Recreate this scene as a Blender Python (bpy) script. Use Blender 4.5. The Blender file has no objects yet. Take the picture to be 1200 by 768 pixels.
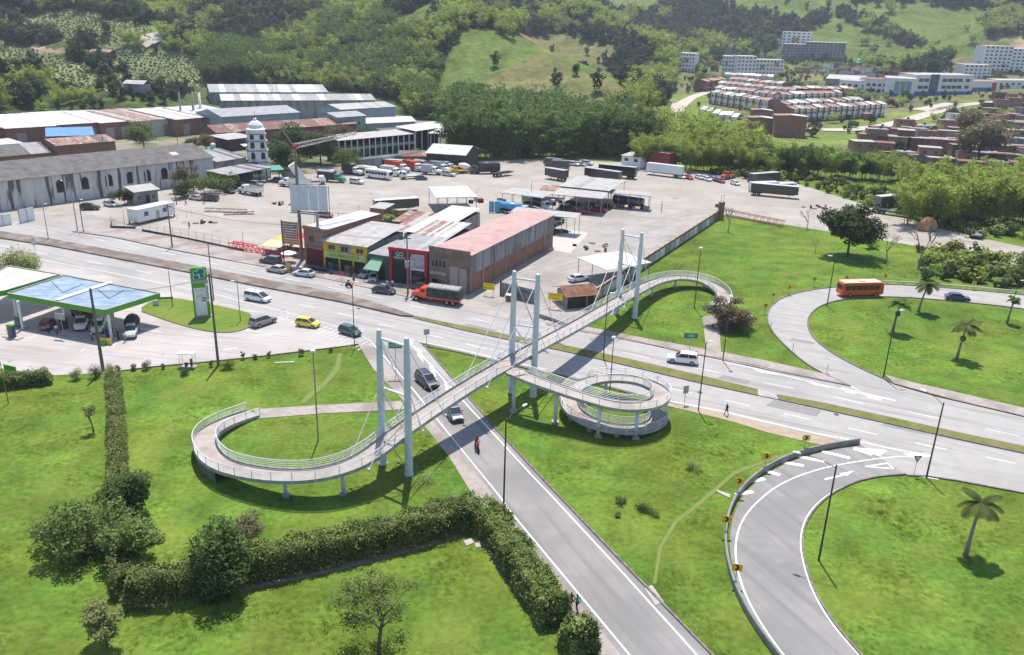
import bpy, math, random
import numpy as np
from mathutils import Vector, Matrix
from mathutils.geometry import tessellate_polygon
R=math.radians
random.seed(7); rng=np.random.default_rng(7)
S=bpy.context.scene; C=S.collection
# ------------------------------------------------ camera, light, exposure
F=950.0; TH=R(20.15); RO=R(1.7); H=46.0
cam=bpy.data.objects.new('camera',bpy.data.cameras.new('camera')); C.objects.link(cam); S.camera=cam
cam.data.lens=36*F/1200; cam.data.sensor_width=36; cam.data.clip_end=9000; cam.data.clip_start=.5
cam.matrix_world=Matrix.Translation((0,0,H))@Matrix.Rotation(R(90)-TH,4,'X')@Matrix.Rotation(RO,4,'Z')
SUN_EL=R(68); SUN_AZ=R(-3)
W=bpy.data.worlds.new('World'); S.world=W; W.use_nodes=True
nt=W.node_tree; nt.nodes.clear()
sky=nt.nodes.new('ShaderNodeTexSky'); sky.sky_type='NISHITA'; sky.sun_disc=False; sky.sun_elevation=SUN_EL; sky.sun_rotation=SUN_AZ
sky.air_density=1; sky.dust_density=1.2; sky.altitude=1200
bg=nt.nodes.new('ShaderNodeBackground'); bg.inputs[1].default_value=.15
wo=nt.nodes.new('ShaderNodeOutputWorld'); nt.links.new(sky.outputs[0],bg.inputs[0]); nt.links.new(bg.outputs[0],wo.inputs[0])
sd=bpy.data.lights.new('sun','SUN'); sd.energy=4.3; sd.angle=R(.5); sd.color=(1,.94,.85)
sun=bpy.data.objects.new('sun',sd); C.objects.link(sun)
sv=Vector((math.sin(SUN_AZ)*math.cos(SUN_EL),math.cos(SUN_AZ)*math.cos(SUN_EL),math.sin(SUN_EL)))
sun.rotation_euler=sv.to_track_quat('Z','Y').to_euler(); sun.location=(0,0,300)
S.view_settings.view_transform='Standard'; S.view_settings.look='None'; S.view_settings.exposure=.68
S.render.resolution_x=1024; S.render.resolution_y=655
S.cycles.volume_bounces=0
# ------------------------------------------------ photo pixel -> place
def ray(px,py):
    u=(px-600)/F; v=(py-384)/F
    a=u*math.cos(RO)+v*math.sin(RO); b=-u*math.sin(RO)+v*math.cos(RO)
    return (a,math.cos(TH)-b*math.sin(TH),-math.sin(TH)-b*math.cos(TH))
def G(px,py,z=0.):
    d=ray(px,py); k=(z-H)/d[2]; return (d[0]*k,d[1]*k)
def G3(px,py,z=0.): x,y=G(px,py,z); return (x,y,z)
def RY(px,py,Y):
    d=ray(px,py); k=Y/d[1]; return (d[0]*k,Y,H+d[2]*k)
def P(X,Y,Z):
    zc=Z-H; d=Y*math.cos(TH)-zc*math.sin(TH); b=-(Y*math.sin(TH)+zc*math.cos(TH))/d; a=X/d
    return 600+F*(a*math.cos(RO)-b*math.sin(RO)), 384+F*(a*math.sin(RO)+b*math.cos(RO))
def HT(base,top_y,z0=0.):      # height of something standing at pixel base whose top shows at row top_y
    X,Y=G(base[0],base[1],z0); lo,hi=z0,z0+80
    for _ in range(30):
        m=(lo+hi)/2
        if P(X,Y,m)[1]>top_y: lo=m
        else: hi=m
    return lo-z0
# ------------------------------------------------ objects
def tag(o,label=None,cat=None,group=None,kind=None):
    if label:o['label']=label
    if cat:o['category']=cat
    if group:o['group']=group
    if kind:o['kind']=kind
    return o
def thing(name,label,cat,loc=(0,0,0),rz=0,group=None,sc=None):
    o=bpy.data.objects.new(name,None); C.objects.link(o); o.location=loc; o.rotation_euler=(0,0,rz); o.empty_display_size=.2
    if sc: o.scale=(sc,sc,sc) if not isinstance(sc,tuple) else sc
    return tag(o,label,cat,group)
CH={}
def link(name,me,parent=None,loc=(0,0,0),rot=(0,0,0),sc=(1,1,1)):
    o=bpy.data.objects.new(name,me); C.objects.link(o); o.location=loc; o.rotation_euler=rot; o.scale=sc
    if parent is not None: o.parent=parent; CH.setdefault(parent.name,[]).append(o)
    return o
def copy_tree(o,parent=None):
    c=o.copy(); C.objects.link(c)
    if parent is not None: c.parent=parent; CH.setdefault(parent.name,[]).append(c)
    for ch in list(CH.get(o.name,[])): copy_tree(ch,c)
    return c
def put(proto,used,loc,rz,label,group=None,cat=None,sc=None):
    o=proto if not used else copy_tree(proto)
    o.location=loc; o.rotation_euler=(0,0,rz); o['label']=label
    if group:o['group']=group
    if cat:o['category']=cat
    if sc:o.scale=(sc,sc,sc) if not isinstance(sc,tuple) else sc
    return o
def rot2(x,y,a): c,s=math.cos(a),math.sin(a); return (x*c-y*s,x*s+y*c)
class MB:
    def __init__(s): s.v=[]; s.f=[]
    def add(s,v,f):
        n=len(s.v); s.v+= [tuple(p) for p in v]; s.f+=[tuple(i+n for i in q) for q in f]; return s
    def box(s,x0,y0,z0,x1,y1,z1,rz=0,o=(0,0)):
        p=[]
        for z in (z0,z1):
            for x,y in ((x0,y0),(x1,y0),(x1,y1),(x0,y1)):
                if rz: x,y=rot2(x,y,rz)
                p.append((x+o[0],y+o[1],z))
        return s.add(p,[(0,3,2,1),(4,5,6,7),(0,1,5,4),(1,2,6,5),(2,3,7,6),(3,0,4,7)])
    def cb(s,cx,cy,cz,sx,sy,sz,rz=0):
        return s.box(-sx/2,-sy/2,cz-sz/2,sx/2,sy/2,cz+sz/2,rz,(cx,cy))
    def cyl(s,p0,p1,r0,r1=None,n=8,caps=True):
        r1=r0 if r1 is None else r1
        p0=Vector(p0);p1=Vector(p1); d=(p1-p0)
        if d.length<1e-6: return s
        d.normalize(); u=d.orthogonal().normalized(); w=d.cross(u)
        v=[];f=[]
        for p,r in ((p0,r0),(p1,r1)):
            for i in range(n):
                a=2*math.pi*i/n; v.append(p+u*math.cos(a)*r+w*math.sin(a)*r)
        for i in range(n): j=(i+1)%n; f.append((i,j,n+j,n+i))
        if caps: f+= [tuple(range(n))[::-1],tuple(range(n,2*n))]
        return s.add(v,f)
    def tube(s,pts,r,n=6,close=False):
        pts=[Vector(p) for p in pts]; m=len(pts); v=[];f=[]
        rr=r if isinstance(r,(list,tuple)) else [r]*m
        u=None
        for i,p in enumerate(pts):
            a=pts[max(0,i-1)]; b=pts[min(m-1,i+1)]; d=(b-a).normalized()
            if u is None: u=d.orthogonal().normalized()
            u=(u-d*u.dot(d)).normalized(); w=d.cross(u)
            for k in range(n):
                t=2*math.pi*(k+.5)/n; v.append(p+u*math.cos(t)*rr[i]+w*math.sin(t)*rr[i])
        for i in range(m-1):
            for k in range(n): l=(k+1)%n; f.append((i*n+k,i*n+l,(i+1)*n+l,(i+1)*n+k))
        f+=[tuple(range(n))[::-1],tuple(range((m-1)*n,m*n))]
        return s.add(v,f)
    def poly(s,pts,z0,z1=None):
        # flat polygon (z1 None) or prism between z0 and z1; pts 2d
        A=sum(pts[i][0]*pts[(i+1)%len(pts)][1]-pts[(i+1)%len(pts)][0]*pts[i][1] for i in range(len(pts)))
        if A<0: pts=pts[::-1]
        n=len(pts); tri=tessellate_polygon([[Vector((p[0],p[1],0)) for p in pts]])
        T=[]
        for t in tri:
            a,b,c=(pts[i] for i in t)
            T.append(t if (b[0]-a[0])*(c[1]-a[1])-(b[1]-a[1])*(c[0]-a[0])>0 else (t[0],t[2],t[1]))
        if z1 is None: return s.add([(p[0],p[1],z0) for p in pts],T)
        v=[(p[0],p[1],z0) for p in pts]+[(p[0],p[1],z1) for p in pts]
        f=[(t[0],t[2],t[1]) for t in T]+[tuple(i+n for i in t) for t in T]
        f+=[(i,(i+1)%n,n+(i+1)%n,n+i) for i in range(n)]
        return s.add(v,f)
    def slab(s,a,b,c,d,t):
        # a..d top corners (counterclockwise from above), thickness t downwards
        v=[a,b,c,d]+[(p[0],p[1],p[2]-t) for p in (a,b,c,d)]
        return s.add(v,[(0,1,2,3),(7,6,5,4),(0,4,5,1),(1,5,6,2),(2,6,7,3),(3,7,4,0)])
    def ell(s,c,r,n=10,m=6,half=False):
        v=[];f=[]; lo=0 if half else -math.pi/2
        for j in range(m+1):
            t=lo+(math.pi/2-lo)*j/m
            for i in range(n):
                a=2*math.pi*i/n; v.append((c[0]+r[0]*math.cos(t)*math.cos(a),c[1]+r[1]*math.cos(t)*math.sin(a),c[2]+r[2]*math.sin(t)))
        for j in range(m):
            for i in range(n): k=(i+1)%n; f.append((j*n+i,j*n+k,(j+1)*n+k,(j+1)*n+i))
        return s.add(v,f)
    def lathe(s,prof,c=(0,0),n=16):
        v=[];f=[]
        for r,z in prof:
            for i in range(n): a=2*math.pi*i/n; v.append((c[0]+r*math.cos(a),c[1]+r*math.sin(a),z))
        for j in range(len(prof)-1):
            for i in range(n): k=(i+1)%n; f.append((j*n+i,j*n+k,(j+1)*n+k,(j+1)*n+i))
        f+=[tuple(range(n))[::-1],tuple(range((len(prof)-1)*n,len(prof)*n))]
        return s.add(v,f)
    def mesh(s,name,mat,smooth=False):
        me=bpy.data.meshes.new(name); me.from_pydata(s.v,[],s.f); me.materials.append(mat)
        if smooth: me.polygons.foreach_set('use_smooth',[True]*len(me.polygons))
        me.update(); return me
    def build(s,name,mat,parent=None,smooth=False,loc=(0,0,0),rot=(0,0,0)):
        return link(name,s.mesh(name,mat,smooth),parent,loc,rot)
# ------------------------------------------------ materials
MC={}
def srgb(h):
    h=h.lstrip('#'); c=[int(h[i:i+2],16)/255 for i in (0,2,4)]
    return tuple((x/12.92 if x<=.04045 else ((x+.055)/1.055)**2.4) for x in c)
def mat(name,col,col2=None,scale=1.,rough=.8,bump=0.,bscale=None,metal=0.,world=False,stretch=(1,1,1),detail=5,rnd=0.,
        transl=0.,spots=(),streak=None,col3=None,scale3=.1,lo3=.45,hi3=.6,spec=.4,lo=.35,hi=.65,coat=0.,brick=None,wave=None):
    if name in MC: return MC[name]
    m=bpy.data.materials.new(name); m.use_nodes=True; n=m.node_tree.nodes; L=m.node_tree.links
    b=n['Principled BSDF']; b.inputs['Roughness'].default_value=rough; b.inputs['Metallic'].default_value=metal
    b.inputs['Specular IOR Level'].default_value=spec
    if coat: b.inputs['Coat Weight'].default_value=coat; b.inputs['Coat Roughness'].default_value=.05
    if world: pos=n.new('ShaderNodeNewGeometry').outputs['Position']
    else: pos=n.new('ShaderNodeTexCoord').outputs['Object']
    mp=n.new('ShaderNodeMapping'); mp.inputs['Scale'].default_value=stretch; L.new(pos,mp.inputs[0]); pos=mp.outputs[0]
    def noise(sc,det=detail):
        t=n.new('ShaderNodeTexNoise'); t.inputs['Scale'].default_value=sc; t.inputs['Detail'].default_value=det; L.new(pos,t.inputs['Vector']); return t.outputs['Fac']
    def ramp(fac,a,c):
        r=n.new('ShaderNodeMapRange'); r.inputs['From Min'].default_value=a; r.inputs['From Max'].default_value=c; L.new(fac,r.inputs[0]); return r.outputs[0]
    def mix(fac,a,c):
        x=n.new('ShaderNodeMix'); x.data_type='RGBA'; L.new(fac,x.inputs[0])
        for i,q in ((6,a),(7,c)):
            if isinstance(q,tuple): x.inputs[i].default_value=(*q,1)
            else: L.new(q,x.inputs[i])
        return x.outputs[2]
    out=col
    if col2: out=mix(ramp(noise(scale),lo,hi),col,col2)
    if brick:   # sheets / blocks: (width,height,mortar colour,offset,colour2,swap)
        t=n.new('ShaderNodeTexBrick'); t.offset=brick.get('off',.5); t.inputs['Scale'].default_value=1
        t.inputs['Brick Width'].default_value=brick['w']; t.inputs['Row Height'].default_value=brick['h']; t.inputs['Mortar Size'].default_value=brick.get('m',.02)
        t.inputs['Mortar'].default_value=(*brick['mc'],1); t.inputs['Bias'].default_value=brick.get('bias',0)
        if brick.get('side'):
            sx=n.new('ShaderNodeSeparateXYZ'); cx=n.new('ShaderNodeCombineXYZ'); ad=n.new('ShaderNodeMath'); L.new(pos,sx.inputs[0]); L.new(sx.outputs[0],ad.inputs[0]); L.new(sx.outputs[1],ad.inputs[1]); L.new(ad.outputs[0],cx.inputs[0]); L.new(sx.outputs[2],cx.inputs[1]); L.new(cx.outputs[0],t.inputs['Vector'])
        else: L.new(pos,t.inputs['Vector'])
        if isinstance(out,tuple): t.inputs['Color1'].default_value=(*out,1)
        else: L.new(out,t.inputs['Color1'])
        t.inputs['Color2'].default_value=(*brick['c2'],1); out=t.outputs[0]
    if col3: out=mix(ramp(noise(scale3,4),lo3,hi3),out,col3)
    for (ssc,slo,shi,scol) in spots: out=mix(ramp(noise(ssc,5),slo,shi),out,scol)
    if streak:
        an,sx_,sy_,slo,shi,scol=streak; m2=n.new('ShaderNodeMapping'); m2.vector_type='TEXTURE'; m2.inputs['Rotation'].default_value=(0,0,an); m2.inputs['Scale'].default_value=(sx_,sy_,1); L.new(pos,m2.inputs[0])
        t=n.new('ShaderNodeTexNoise'); t.inputs['Scale'].default_value=1; t.inputs['Detail'].default_value=3; L.new(m2.outputs[0],t.inputs['Vector']); out=mix(ramp(t.outputs['Fac'],slo,shi),out,scol)
    if rnd:
        oi=n.new('ShaderNodeObjectInfo'); hs=n.new('ShaderNodeHueSaturation')
        mr=n.new('ShaderNodeMapRange'); mr.inputs['To Min'].default_value=1-rnd; mr.inputs['To Max'].default_value=1+rnd; L.new(oi.outputs['Random'],mr.inputs[0]); L.new(mr.outputs[0],hs.inputs['Value'])
        mr2=n.new('ShaderNodeMath'); mr2.operation='MULTIPLY_ADD'; mr2.inputs[1].default_value=rnd*.12; mr2.inputs[2].default_value=.5-rnd*.06; L.new(oi.outputs['Random'],mr2.inputs[0]); L.new(mr2.outputs[0],hs.inputs['Hue'])
        if isinstance(out,tuple): hs.inputs['Color'].default_value=(*out,1)
        else: L.new(out,hs.inputs['Color'])
        out=hs.outputs[0]
    if isinstance(out,tuple): b.inputs['Base Color'].default_value=(*out,1)
    else: L.new(out,b.inputs['Base Color'])
    if bump or wave:
        bp=n.new('ShaderNodeBump'); bp.inputs['Strength'].default_value=min(1,bump or 1); bp.inputs['Distance'].default_value=.05 if not wave else wave[1]
        if wave:
            t=n.new('ShaderNodeTexWave'); t.bands_direction=wave[2]; t.inputs['Scale'].default_value=wave[0]; L.new(pos,t.inputs['Vector']); L.new(t.outputs['Fac'],bp.inputs['Height'])
        else: L.new(noise(bscale or scale*4,6),bp.inputs['Height'])
        L.new(bp.outputs[0],b.inputs['Normal'])
    if transl:
        tr=n.new('ShaderNodeBsdfTranslucent'); mx=n.new('ShaderNodeMixShader'); mx.inputs[0].default_value=transl
        if isinstance(out,tuple): tr.inputs[0].default_value=(*out,1)
        else: L.new(out,tr.inputs[0])
        L.new(b.outputs[0],mx.inputs[1]); L.new(tr.outputs[0],mx.inputs[2]); L.new(mx.outputs[0],n['Material Output'].inputs[0])
    MC[name]=m; return m
def flat(name,col,rough=.6,**k): return mat(name,col if isinstance(col,tuple) else srgb(col),rough=rough,**k)
M={}
M['asphalt']=mat('asphalt',(.315,.298,.285),(.35,.332,.318),.6,.9,.25,30,world=True,col3=(.26,.245,.235),scale3=.07,lo3=.5,hi3=.75,streak=(R(-26),22,1.1,.5,.72,(.235,.222,.213)),spots=((.5,.68,.74,(.2,.19,.18)),(6,.62,.72,(.26,.25,.24))))
M['asphalt_dark']=mat('asphalt_dark',(.235,.222,.215),(.265,.25,.243),.5,.9,.25,30,world=True,col3=(.20,.19,.185),scale3=.1,streak=(R(-64.6),18,.9,.5,.7,(.18,.17,.165)),spots=((6,.62,.72,(.2,.19,.185)),))
M['yard']=mat('yard',(.30,.268,.232),(.365,.335,.302),.12,.95,.3,8,world=True,col3=(.28,.245,.205),scale3=.045,lo3=.45,hi3=.7,streak=(R(-12),16,.8,.52,.7,(.26,.225,.19)),spots=((.22,.62,.72,(.22,.19,.165)),(.7,.66,.72,(.15,.13,.115)),(3,.6,.7,(.29,.255,.22))))
M['apron']=mat('apron',(.37,.335,.315),(.42,.385,.365),.2,.9,.15,20,world=True,col3=(.31,.275,.258),scale3=.06,lo3=.5,hi3=.7,streak=(R(-10),12,.9,.52,.7,(.29,.26,.245)),spots=((.5,.67,.73,(.22,.2,.19)),))
M['sidewalk']=mat('sidewalk',(.30,.255,.232),(.35,.305,.28),1.2,.9,.2,20,world=True,col3=(.23,.195,.17),scale3=.2,spots=((2,.6,.7,(.2,.17,.15)),))
M['concrete']=mat('concrete',(.33,.3,.285),(.40,.37,.355),1.0,.85,.2,12,col3=(.24,.22,.20),scale3=.35,lo3=.5,hi3=.75)
M['kerb']=mat('kerb',(.2,.18,.165),(.12,.105,.095),2,.9,world=True)
M['medianwall']=mat('medianwall',(.17,.13,.105),(.115,.088,.07),1.2,.9,world=True,col3=(.22,.19,.165),scale3=.3)
M['paint_worn']=mat('paint_worn',(.62,.60,.58),(.36,.345,.33),1.2,.8,world=True,lo=.38,hi=.6)
M['paint']=mat('paint',(.74,.73,.71),(.55,.54,.52),3,.7,world=True,lo=.45,hi=.75)
M['steelwhite']=mat('steelwhite',(.66,.69,.71),(.58,.61,.64),1.5,.5,col3=(.36,.33,.31),scale3=.8,lo3=.62,hi3=.8)
M['railwhite']=mat('railwhite',(.72,.73,.73),(.6,.6,.6),3,.5)
M['steeldark']=flat('steeldark',(.07,.065,.06),.5,metal=.3)
M['galv']=flat('galv',(.33,.34,.35),.45,metal=.5)
M['glass']=flat('glass_dark',(.02,.025,.03),.08,spec=.8)
M['black']=flat('black',(.02,.02,.02),.6)
M['tyre']=flat('tyre',(.018,.018,.018),.85)
M['white']=mat('white',(.74,.73,.71),(.64,.63,.61),2,.6)
M['red']=flat('red',(.45,.03,.025),.5)
M['lightred']=flat('taillight',(.4,.02,.01),.25); M['lamp']=flat('headlight',(.75,.75,.72),.15,spec=.8)
# ------------------------------------------------ terrain
def crest(pts): return [RY(*p) for p in pts]
RIDGES=[
 (crest([(-260,-10,430),(-150,15,440),(-60,35,455),(0,50,465),(60,63,470),(105,82,455),(140,104,425)]),.42),
 (crest([(-200,-90,800),(-60,-50,760),(60,-20,720),(130,18,660),(200,55,610),(270,78,570),(345,100,530)]),.40),
 (crest([(100,-60,1050),(190,-10,980),(195,20,940),(180,44,900)]),.5),
 (crest([(300,-80,1000),(380,-20,860),(430,30,760),(465,75,650),(490,112,560)]),.42),
 (crest([(500,-20,760),(545,28,640),(570,33,600),(625,58,560),(685,88,515),(750,128,450)]),.45),
 (crest([(560,-60,1050),(640,5,920),(720,42,830),(800,62,790),(850,82,760)]),.42),
 (crest([(700,-60,1500),(770,-15,1350),(860,5,1250),(960,22,1150),(1010,40,1080)]),.4),
 (crest([(900,-60,1700),(1050,-20,1500),(1120,5,1300),(1100,45,1150)]),.4),
 (crest([(1420,0,950),(1300,25,900),(1200,50,860),(1140,68,820),(1085,92,760)]),.45)]
def vnoise(x,y,seed=0):
    xi=np.floor(x); yi=np.floor(y); fx=x-xi; fy=y-yi
    fx=fx*fx*(3-2*fx); fy=fy*fy*(3-2*fy)
    def h(i,j):
        s=np.sin(i*127.1+j*311.7+seed*74.7)*43758.5453; return s-np.floor(s)
    return (h(xi,yi)*(1-fx)+h(xi+1,yi)*fx)*(1-fy)+(h(xi,yi+1)*(1-fx)+h(xi+1,yi+1)*fx)*fy
def fbm(x,y,o=4,seed=0):
    r=0;a=.5
    for k in range(o): r=r+a*vnoise(x*2**k,y*2**k,seed+k); a*=.5
    return r
def hgt(X,Y):
    X=np.asarray(X,float); Y=np.asarray(Y,float); D=np.hypot(X,Y)
    base=.035*np.maximum(0,Y-400)*np.clip((X-20)/120,0,1)
    far=np.minimum(.33*np.maximum(0,D-980),230+.05*np.maximum(0,D-1700))
    h=np.maximum(base,far)
    for pts,sl in RIDGES:
        best=np.full(X.shape,-1e9)
        for (a,b) in zip(pts[:-1],pts[1:]):
            dx,dy=b[0]-a[0],b[1]-a[1]; L=dx*dx+dy*dy
            t=np.clip(((X-a[0])*dx+(Y-a[1])*dy)/L,0,1)
            d=np.hypot(X-(a[0]+t*dx),Y-(a[1]+t*dy))
            z=a[2]+t*(b[2]-a[2])-sl*(np.sqrt(d*d+15**2)-15)
            best=np.maximum(best,z)
        # smooth max
        k=14.; m=np.maximum(h,best); e=np.maximum(k-np.abs(h-best),0)/k
        h=np.where(best>-200,m+e*e*k*.25,h)
    m=np.clip((D-395)/120,0,1)
    n=(fbm(X/90,Y/90,4,3)-.47)*26+(fbm(X/22,Y/22,3,9)-.45)*5
    up=np.clip((h-base-1)/14,0,1)
    h=h+n*m*up
    return np.where(D<380,0,np.maximum(h,base*m))*np.clip((D-380)/40,0,1)
def hz(x,y): return float(hgt(np.array([x]),np.array([y]))[0])
def GT(px,py,add=0.):   # photo pixel -> point on the terrain
    d=ray(px,py)
    ks=np.linspace(40,3000,1500); X=d[0]*ks/d[1]; Y=ks; Z=H+d[2]*ks/d[1]
    hh=hgt(X,Y)+add; i=np.argmax(Z<hh)
    if Z[i]>=hh[i]: return (X[-1],Y[-1],float(hh[-1]))
    a=ks[i-1]; b=ks[i]
    for _ in range(12):
        m=(a+b)/2
        if H+d[2]*m/d[1]<hz(d[0]*m/d[1],m)+add: b=m
        else: a=m
    return (d[0]*b/d[1],b,hz(d[0]*b/d[1],b)+add)
def inpoly(px,py,poly):
    px=np.asarray(px,float); py=np.asarray(py,float); r=np.zeros(px.shape,bool); n=len(poly)
    for i in range(n):
        x0,y0=poly[i]; x1,y1=poly[(i+1)%n]
        if y0==y1: continue
        c=((y0>py)!=(y1>py))&(px<(x1-x0)*(py-y0)/(y1-y0)+x0); r^=c
    return r
def PV(X,Y,Z):
    zc=Z-H; d=Y*math.cos(TH)-zc*math.sin(TH); d=np.where(np.abs(d)<1e-3,1e-3,d); b=-(Y*math.sin(TH)+zc*math.cos(TH))/d; a=X/d
    px=600+F*(a*math.cos(RO)-b*math.sin(RO)); py=384+F*(a*math.sin(RO)+b*math.cos(RO))
    return np.where(d>1,px,-9999),np.where(d>1,py,-9999)
# cover kinds: where the hillsides carry pasture, crops, dry grass, bare earth (as seen in the photo)
PASTURE=[[(515,125),(505,95),(528,62),(548,36),(570,33),(600,42),(640,62),(610,75),(560,100),(540,125)],
 [(985,20),(1060,60),(1075,80),(1000,70),(940,45)],[(1010,0),(1160,10),(1150,50),(1090,60),(1040,30),(990,15)],[(800,0),(870,-10),(940,20),(880,15)],
 [(455,30),(500,5),(520,15),(480,40)],[(690,-10),(760,-10),(800,15),(740,20)],[(800,-5),(1000,-10),(1000,12),(930,25),(860,15)],[(1080,50),(1130,45),(1150,65),(1100,72)],[(640,62),(700,78),(730,95),(700,90),(650,75)],[(985,35),(1050,45),(1090,72),(1040,74),(990,62)],[(180,20),(195,40),(180,50),(160,45)]]
DRY=[[(520,128),(540,100),(600,75),(640,62),(700,80),(735,105),(750,130),(700,140),(600,135)],[(640,62),(600,42),(660,40),(730,62),(700,80)],[(1100,60),(1200,40),(1200,80),(1120,75)]]
COFFEE=[[(-40,40),(0,48),(60,63),(105,80),(135,108),(100,104),(60,96),(0,88),(-40,86)],[(110,64),(130,55),(200,62),(270,78),(320,94),(260,103),(190,103),(140,96)],[(20,20),(90,10),(170,30),(190,50),(110,55),(50,40)]]
EARTH=[[(30,55),(75,55),(75,62),(30,62)],[(1165,55),(1210,40),(1210,75),(1130,78)],[(108,80),(112,78),(150,92),(152,96)]]
LAWN=[[(720,150),(800,110),(830,105),(830,130),(815,150)],[(880,150),(930,165),(1000,140),(1150,115),(1150,128),(1010,165),(940,180),(880,185),(850,170)]]
def cover(X,Y,Z):
    px,py=PV(X,Y,Z)
    px=px+(fbm(X/14,Y/14,3,21)-.45)*22; py=py+(fbm(X/14,Y/14,3,33)-.45)*12
    def any_(ps):
        r=np.zeros(px.shape,bool)
        for p in ps: r|=inpoly(px,py,p)
        return r
    return any_(PASTURE),any_(DRY),any_(COFFEE),any_(EARTH),any_(LAWN)
def build_terrain():
    ang=np.concatenate([np.linspace(-180,-42,46)[:-1],np.linspace(-42,42,760),np.linspace(42,180,46)[1:]])
    rr=np.concatenate([[0,30,80,150,250,340],np.geomspace(380,1500,330),np.geomspace(1510,4200,60)])
    A,Rr=np.meshgrid(np.radians(ang),rr,indexing='ij')
    X=Rr*np.sin(A); Y=Rr*np.cos(A); Z=hgt(X,Y)-.03
    Z=np.where(Rr<379,-.03,Z)
    pa,dr,co,ea,la=cover(X,Y,Z)
    far=Rr>380
    col=np.zeros(X.shape+(4,)); col[...,3]=1
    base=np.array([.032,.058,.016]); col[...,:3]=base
    nz=fbm(X/40,Y/40,4,50)[...,None]
    def setc(m,c,c2): 
        cc=np.array(c)*(1-nz)+np.array(c2)*nz; col[...,:3]=np.where((m&far)[...,None],cc,col[...,:3])
    setc(far,(.035,.06,.017),(.08,.115,.035))  # forest ground darkened: shade in the gaps between trees put into its colour
    setc(co,(.15,.18,.08),(.2,.22,.11)); setc(la,(.12,.18,.03),(.17,.22,.06)); setc(dr,(.12,.13,.04),(.2,.18,.08)); setc(pa,(.08,.13,.028),(.135,.185,.045)); setc(ea,(.28,.19,.13),(.35,.27,.2))
    town=(Rr>400)&(Rr<980)&(X>70)&(~la)&(Z<34)
    col[...,:3]=np.where((town&far)[...,None],np.array([.10,.12,.045])*(1-nz)+np.array([.19,.17,.09])*nz,col[...,:3])
    near=~far; col[...,:3]=np.where(near[...,None],np.array([.098,.162,.023]),col[...,:3])
    na,nr=X.shape; v=np.stack([X,Y,Z],-1).reshape(-1,3)
    i,j=np.meshgrid(np.arange(na-1),np.arange(nr-1),indexing='ij'); a=i*nr+j
    f=np.stack([a,a+1,a+nr+1,a+nr],-1).reshape(-1,4)[:,::-1]
    me=bpy.data.meshes.new('ground'); me.vertices.add(len(v)); me.vertices.foreach_set('co',v.ravel())
    me.loops.add(f.size); me.polygons.add(len(f)); me.loops.foreach_set('vertex_index',f.ravel().astype(np.int32)); me.polygons.foreach_set('loop_start',(np.arange(len(f))*4).astype(np.int32))
    me.polygons.foreach_set('use_smooth',[True]*len(f)); me.update(calc_edges=True)
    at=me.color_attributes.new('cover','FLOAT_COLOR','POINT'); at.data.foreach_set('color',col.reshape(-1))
    m=bpy.data.materials.new('terrain'); m.use_nodes=True; n=m.node_tree.nodes; L=m.node_tree.links; b=n['Principled BSDF']; b.inputs['Roughness'].default_value=1; b.inputs['Specular IOR Level'].default_value=.1
    va=n.new('ShaderNodeVertexColor'); va.layer_name='cover'
    ge=n.new('ShaderNodeNewGeometry')
    def noise(s,d=6):
        t=n.new('ShaderNodeTexNoise'); t.inputs['Scale'].default_value=s; t.inputs['Detail'].default_value=d; L.new(ge.outputs['Position'],t.inputs['Vector']); return t.outputs['Fac']
    hs=n.new('ShaderNodeHueSaturation')
    def rng_(fac,a,b_,lo=.3,hi=.7):
        r=n.new('ShaderNodeMapRange'); r.inputs[1].default_value=lo; r.inputs[2].default_value=hi; r.inputs[3].default_value=a; r.inputs[4].default_value=b_; L.new(fac,r.inputs[0]); return r.outputs[0]
    mu=n.new('ShaderNodeMath'); mu.operation='MULTIPLY'; L.new(rng_(noise(.25),.72,1.25),mu.inputs[0]); L.new(rng_(noise(1.6,4),.75,1.25),mu.inputs[1])
    mu2=n.new('ShaderNodeMath'); mu2.operation='MULTIPLY'; L.new(mu.outputs[0],mu2.inputs[0]); L.new(rng_(noise(.04,3),.74,1.22),mu2.inputs[1])
    L.new(mu2.outputs[0],hs.inputs['Value']); L.new(rng_(noise(.09,4),.478,.515),hs.inputs['Hue']); L.new(va.outputs[0],hs.inputs['Color'])
    # warm, drier patches
    mx=n.new('ShaderNodeMix'); mx.data_type='RGBA'; L.new(rng_(noise(.13,5),0,.5,.52,.72),mx.inputs[0]); L.new(hs.outputs[0],mx.inputs[6]); mx.inputs[7].default_value=(.185,.20,.042,1)
    L.new(mx.outputs[2],b.inputs['Base Color'])
    bp=n.new('ShaderNodeBump'); bp.inputs['Strength'].default_value=.6; bp.inputs['Distance'].default_value=.25; L.new(noise(2.2,8),bp.inputs['Height']); L.new(bp.outputs[0],b.inputs['Normal'])
    me.materials.append(m)
    o=link('ground',me); tag(o,kind='structure'); return o
build_terrain()
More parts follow.
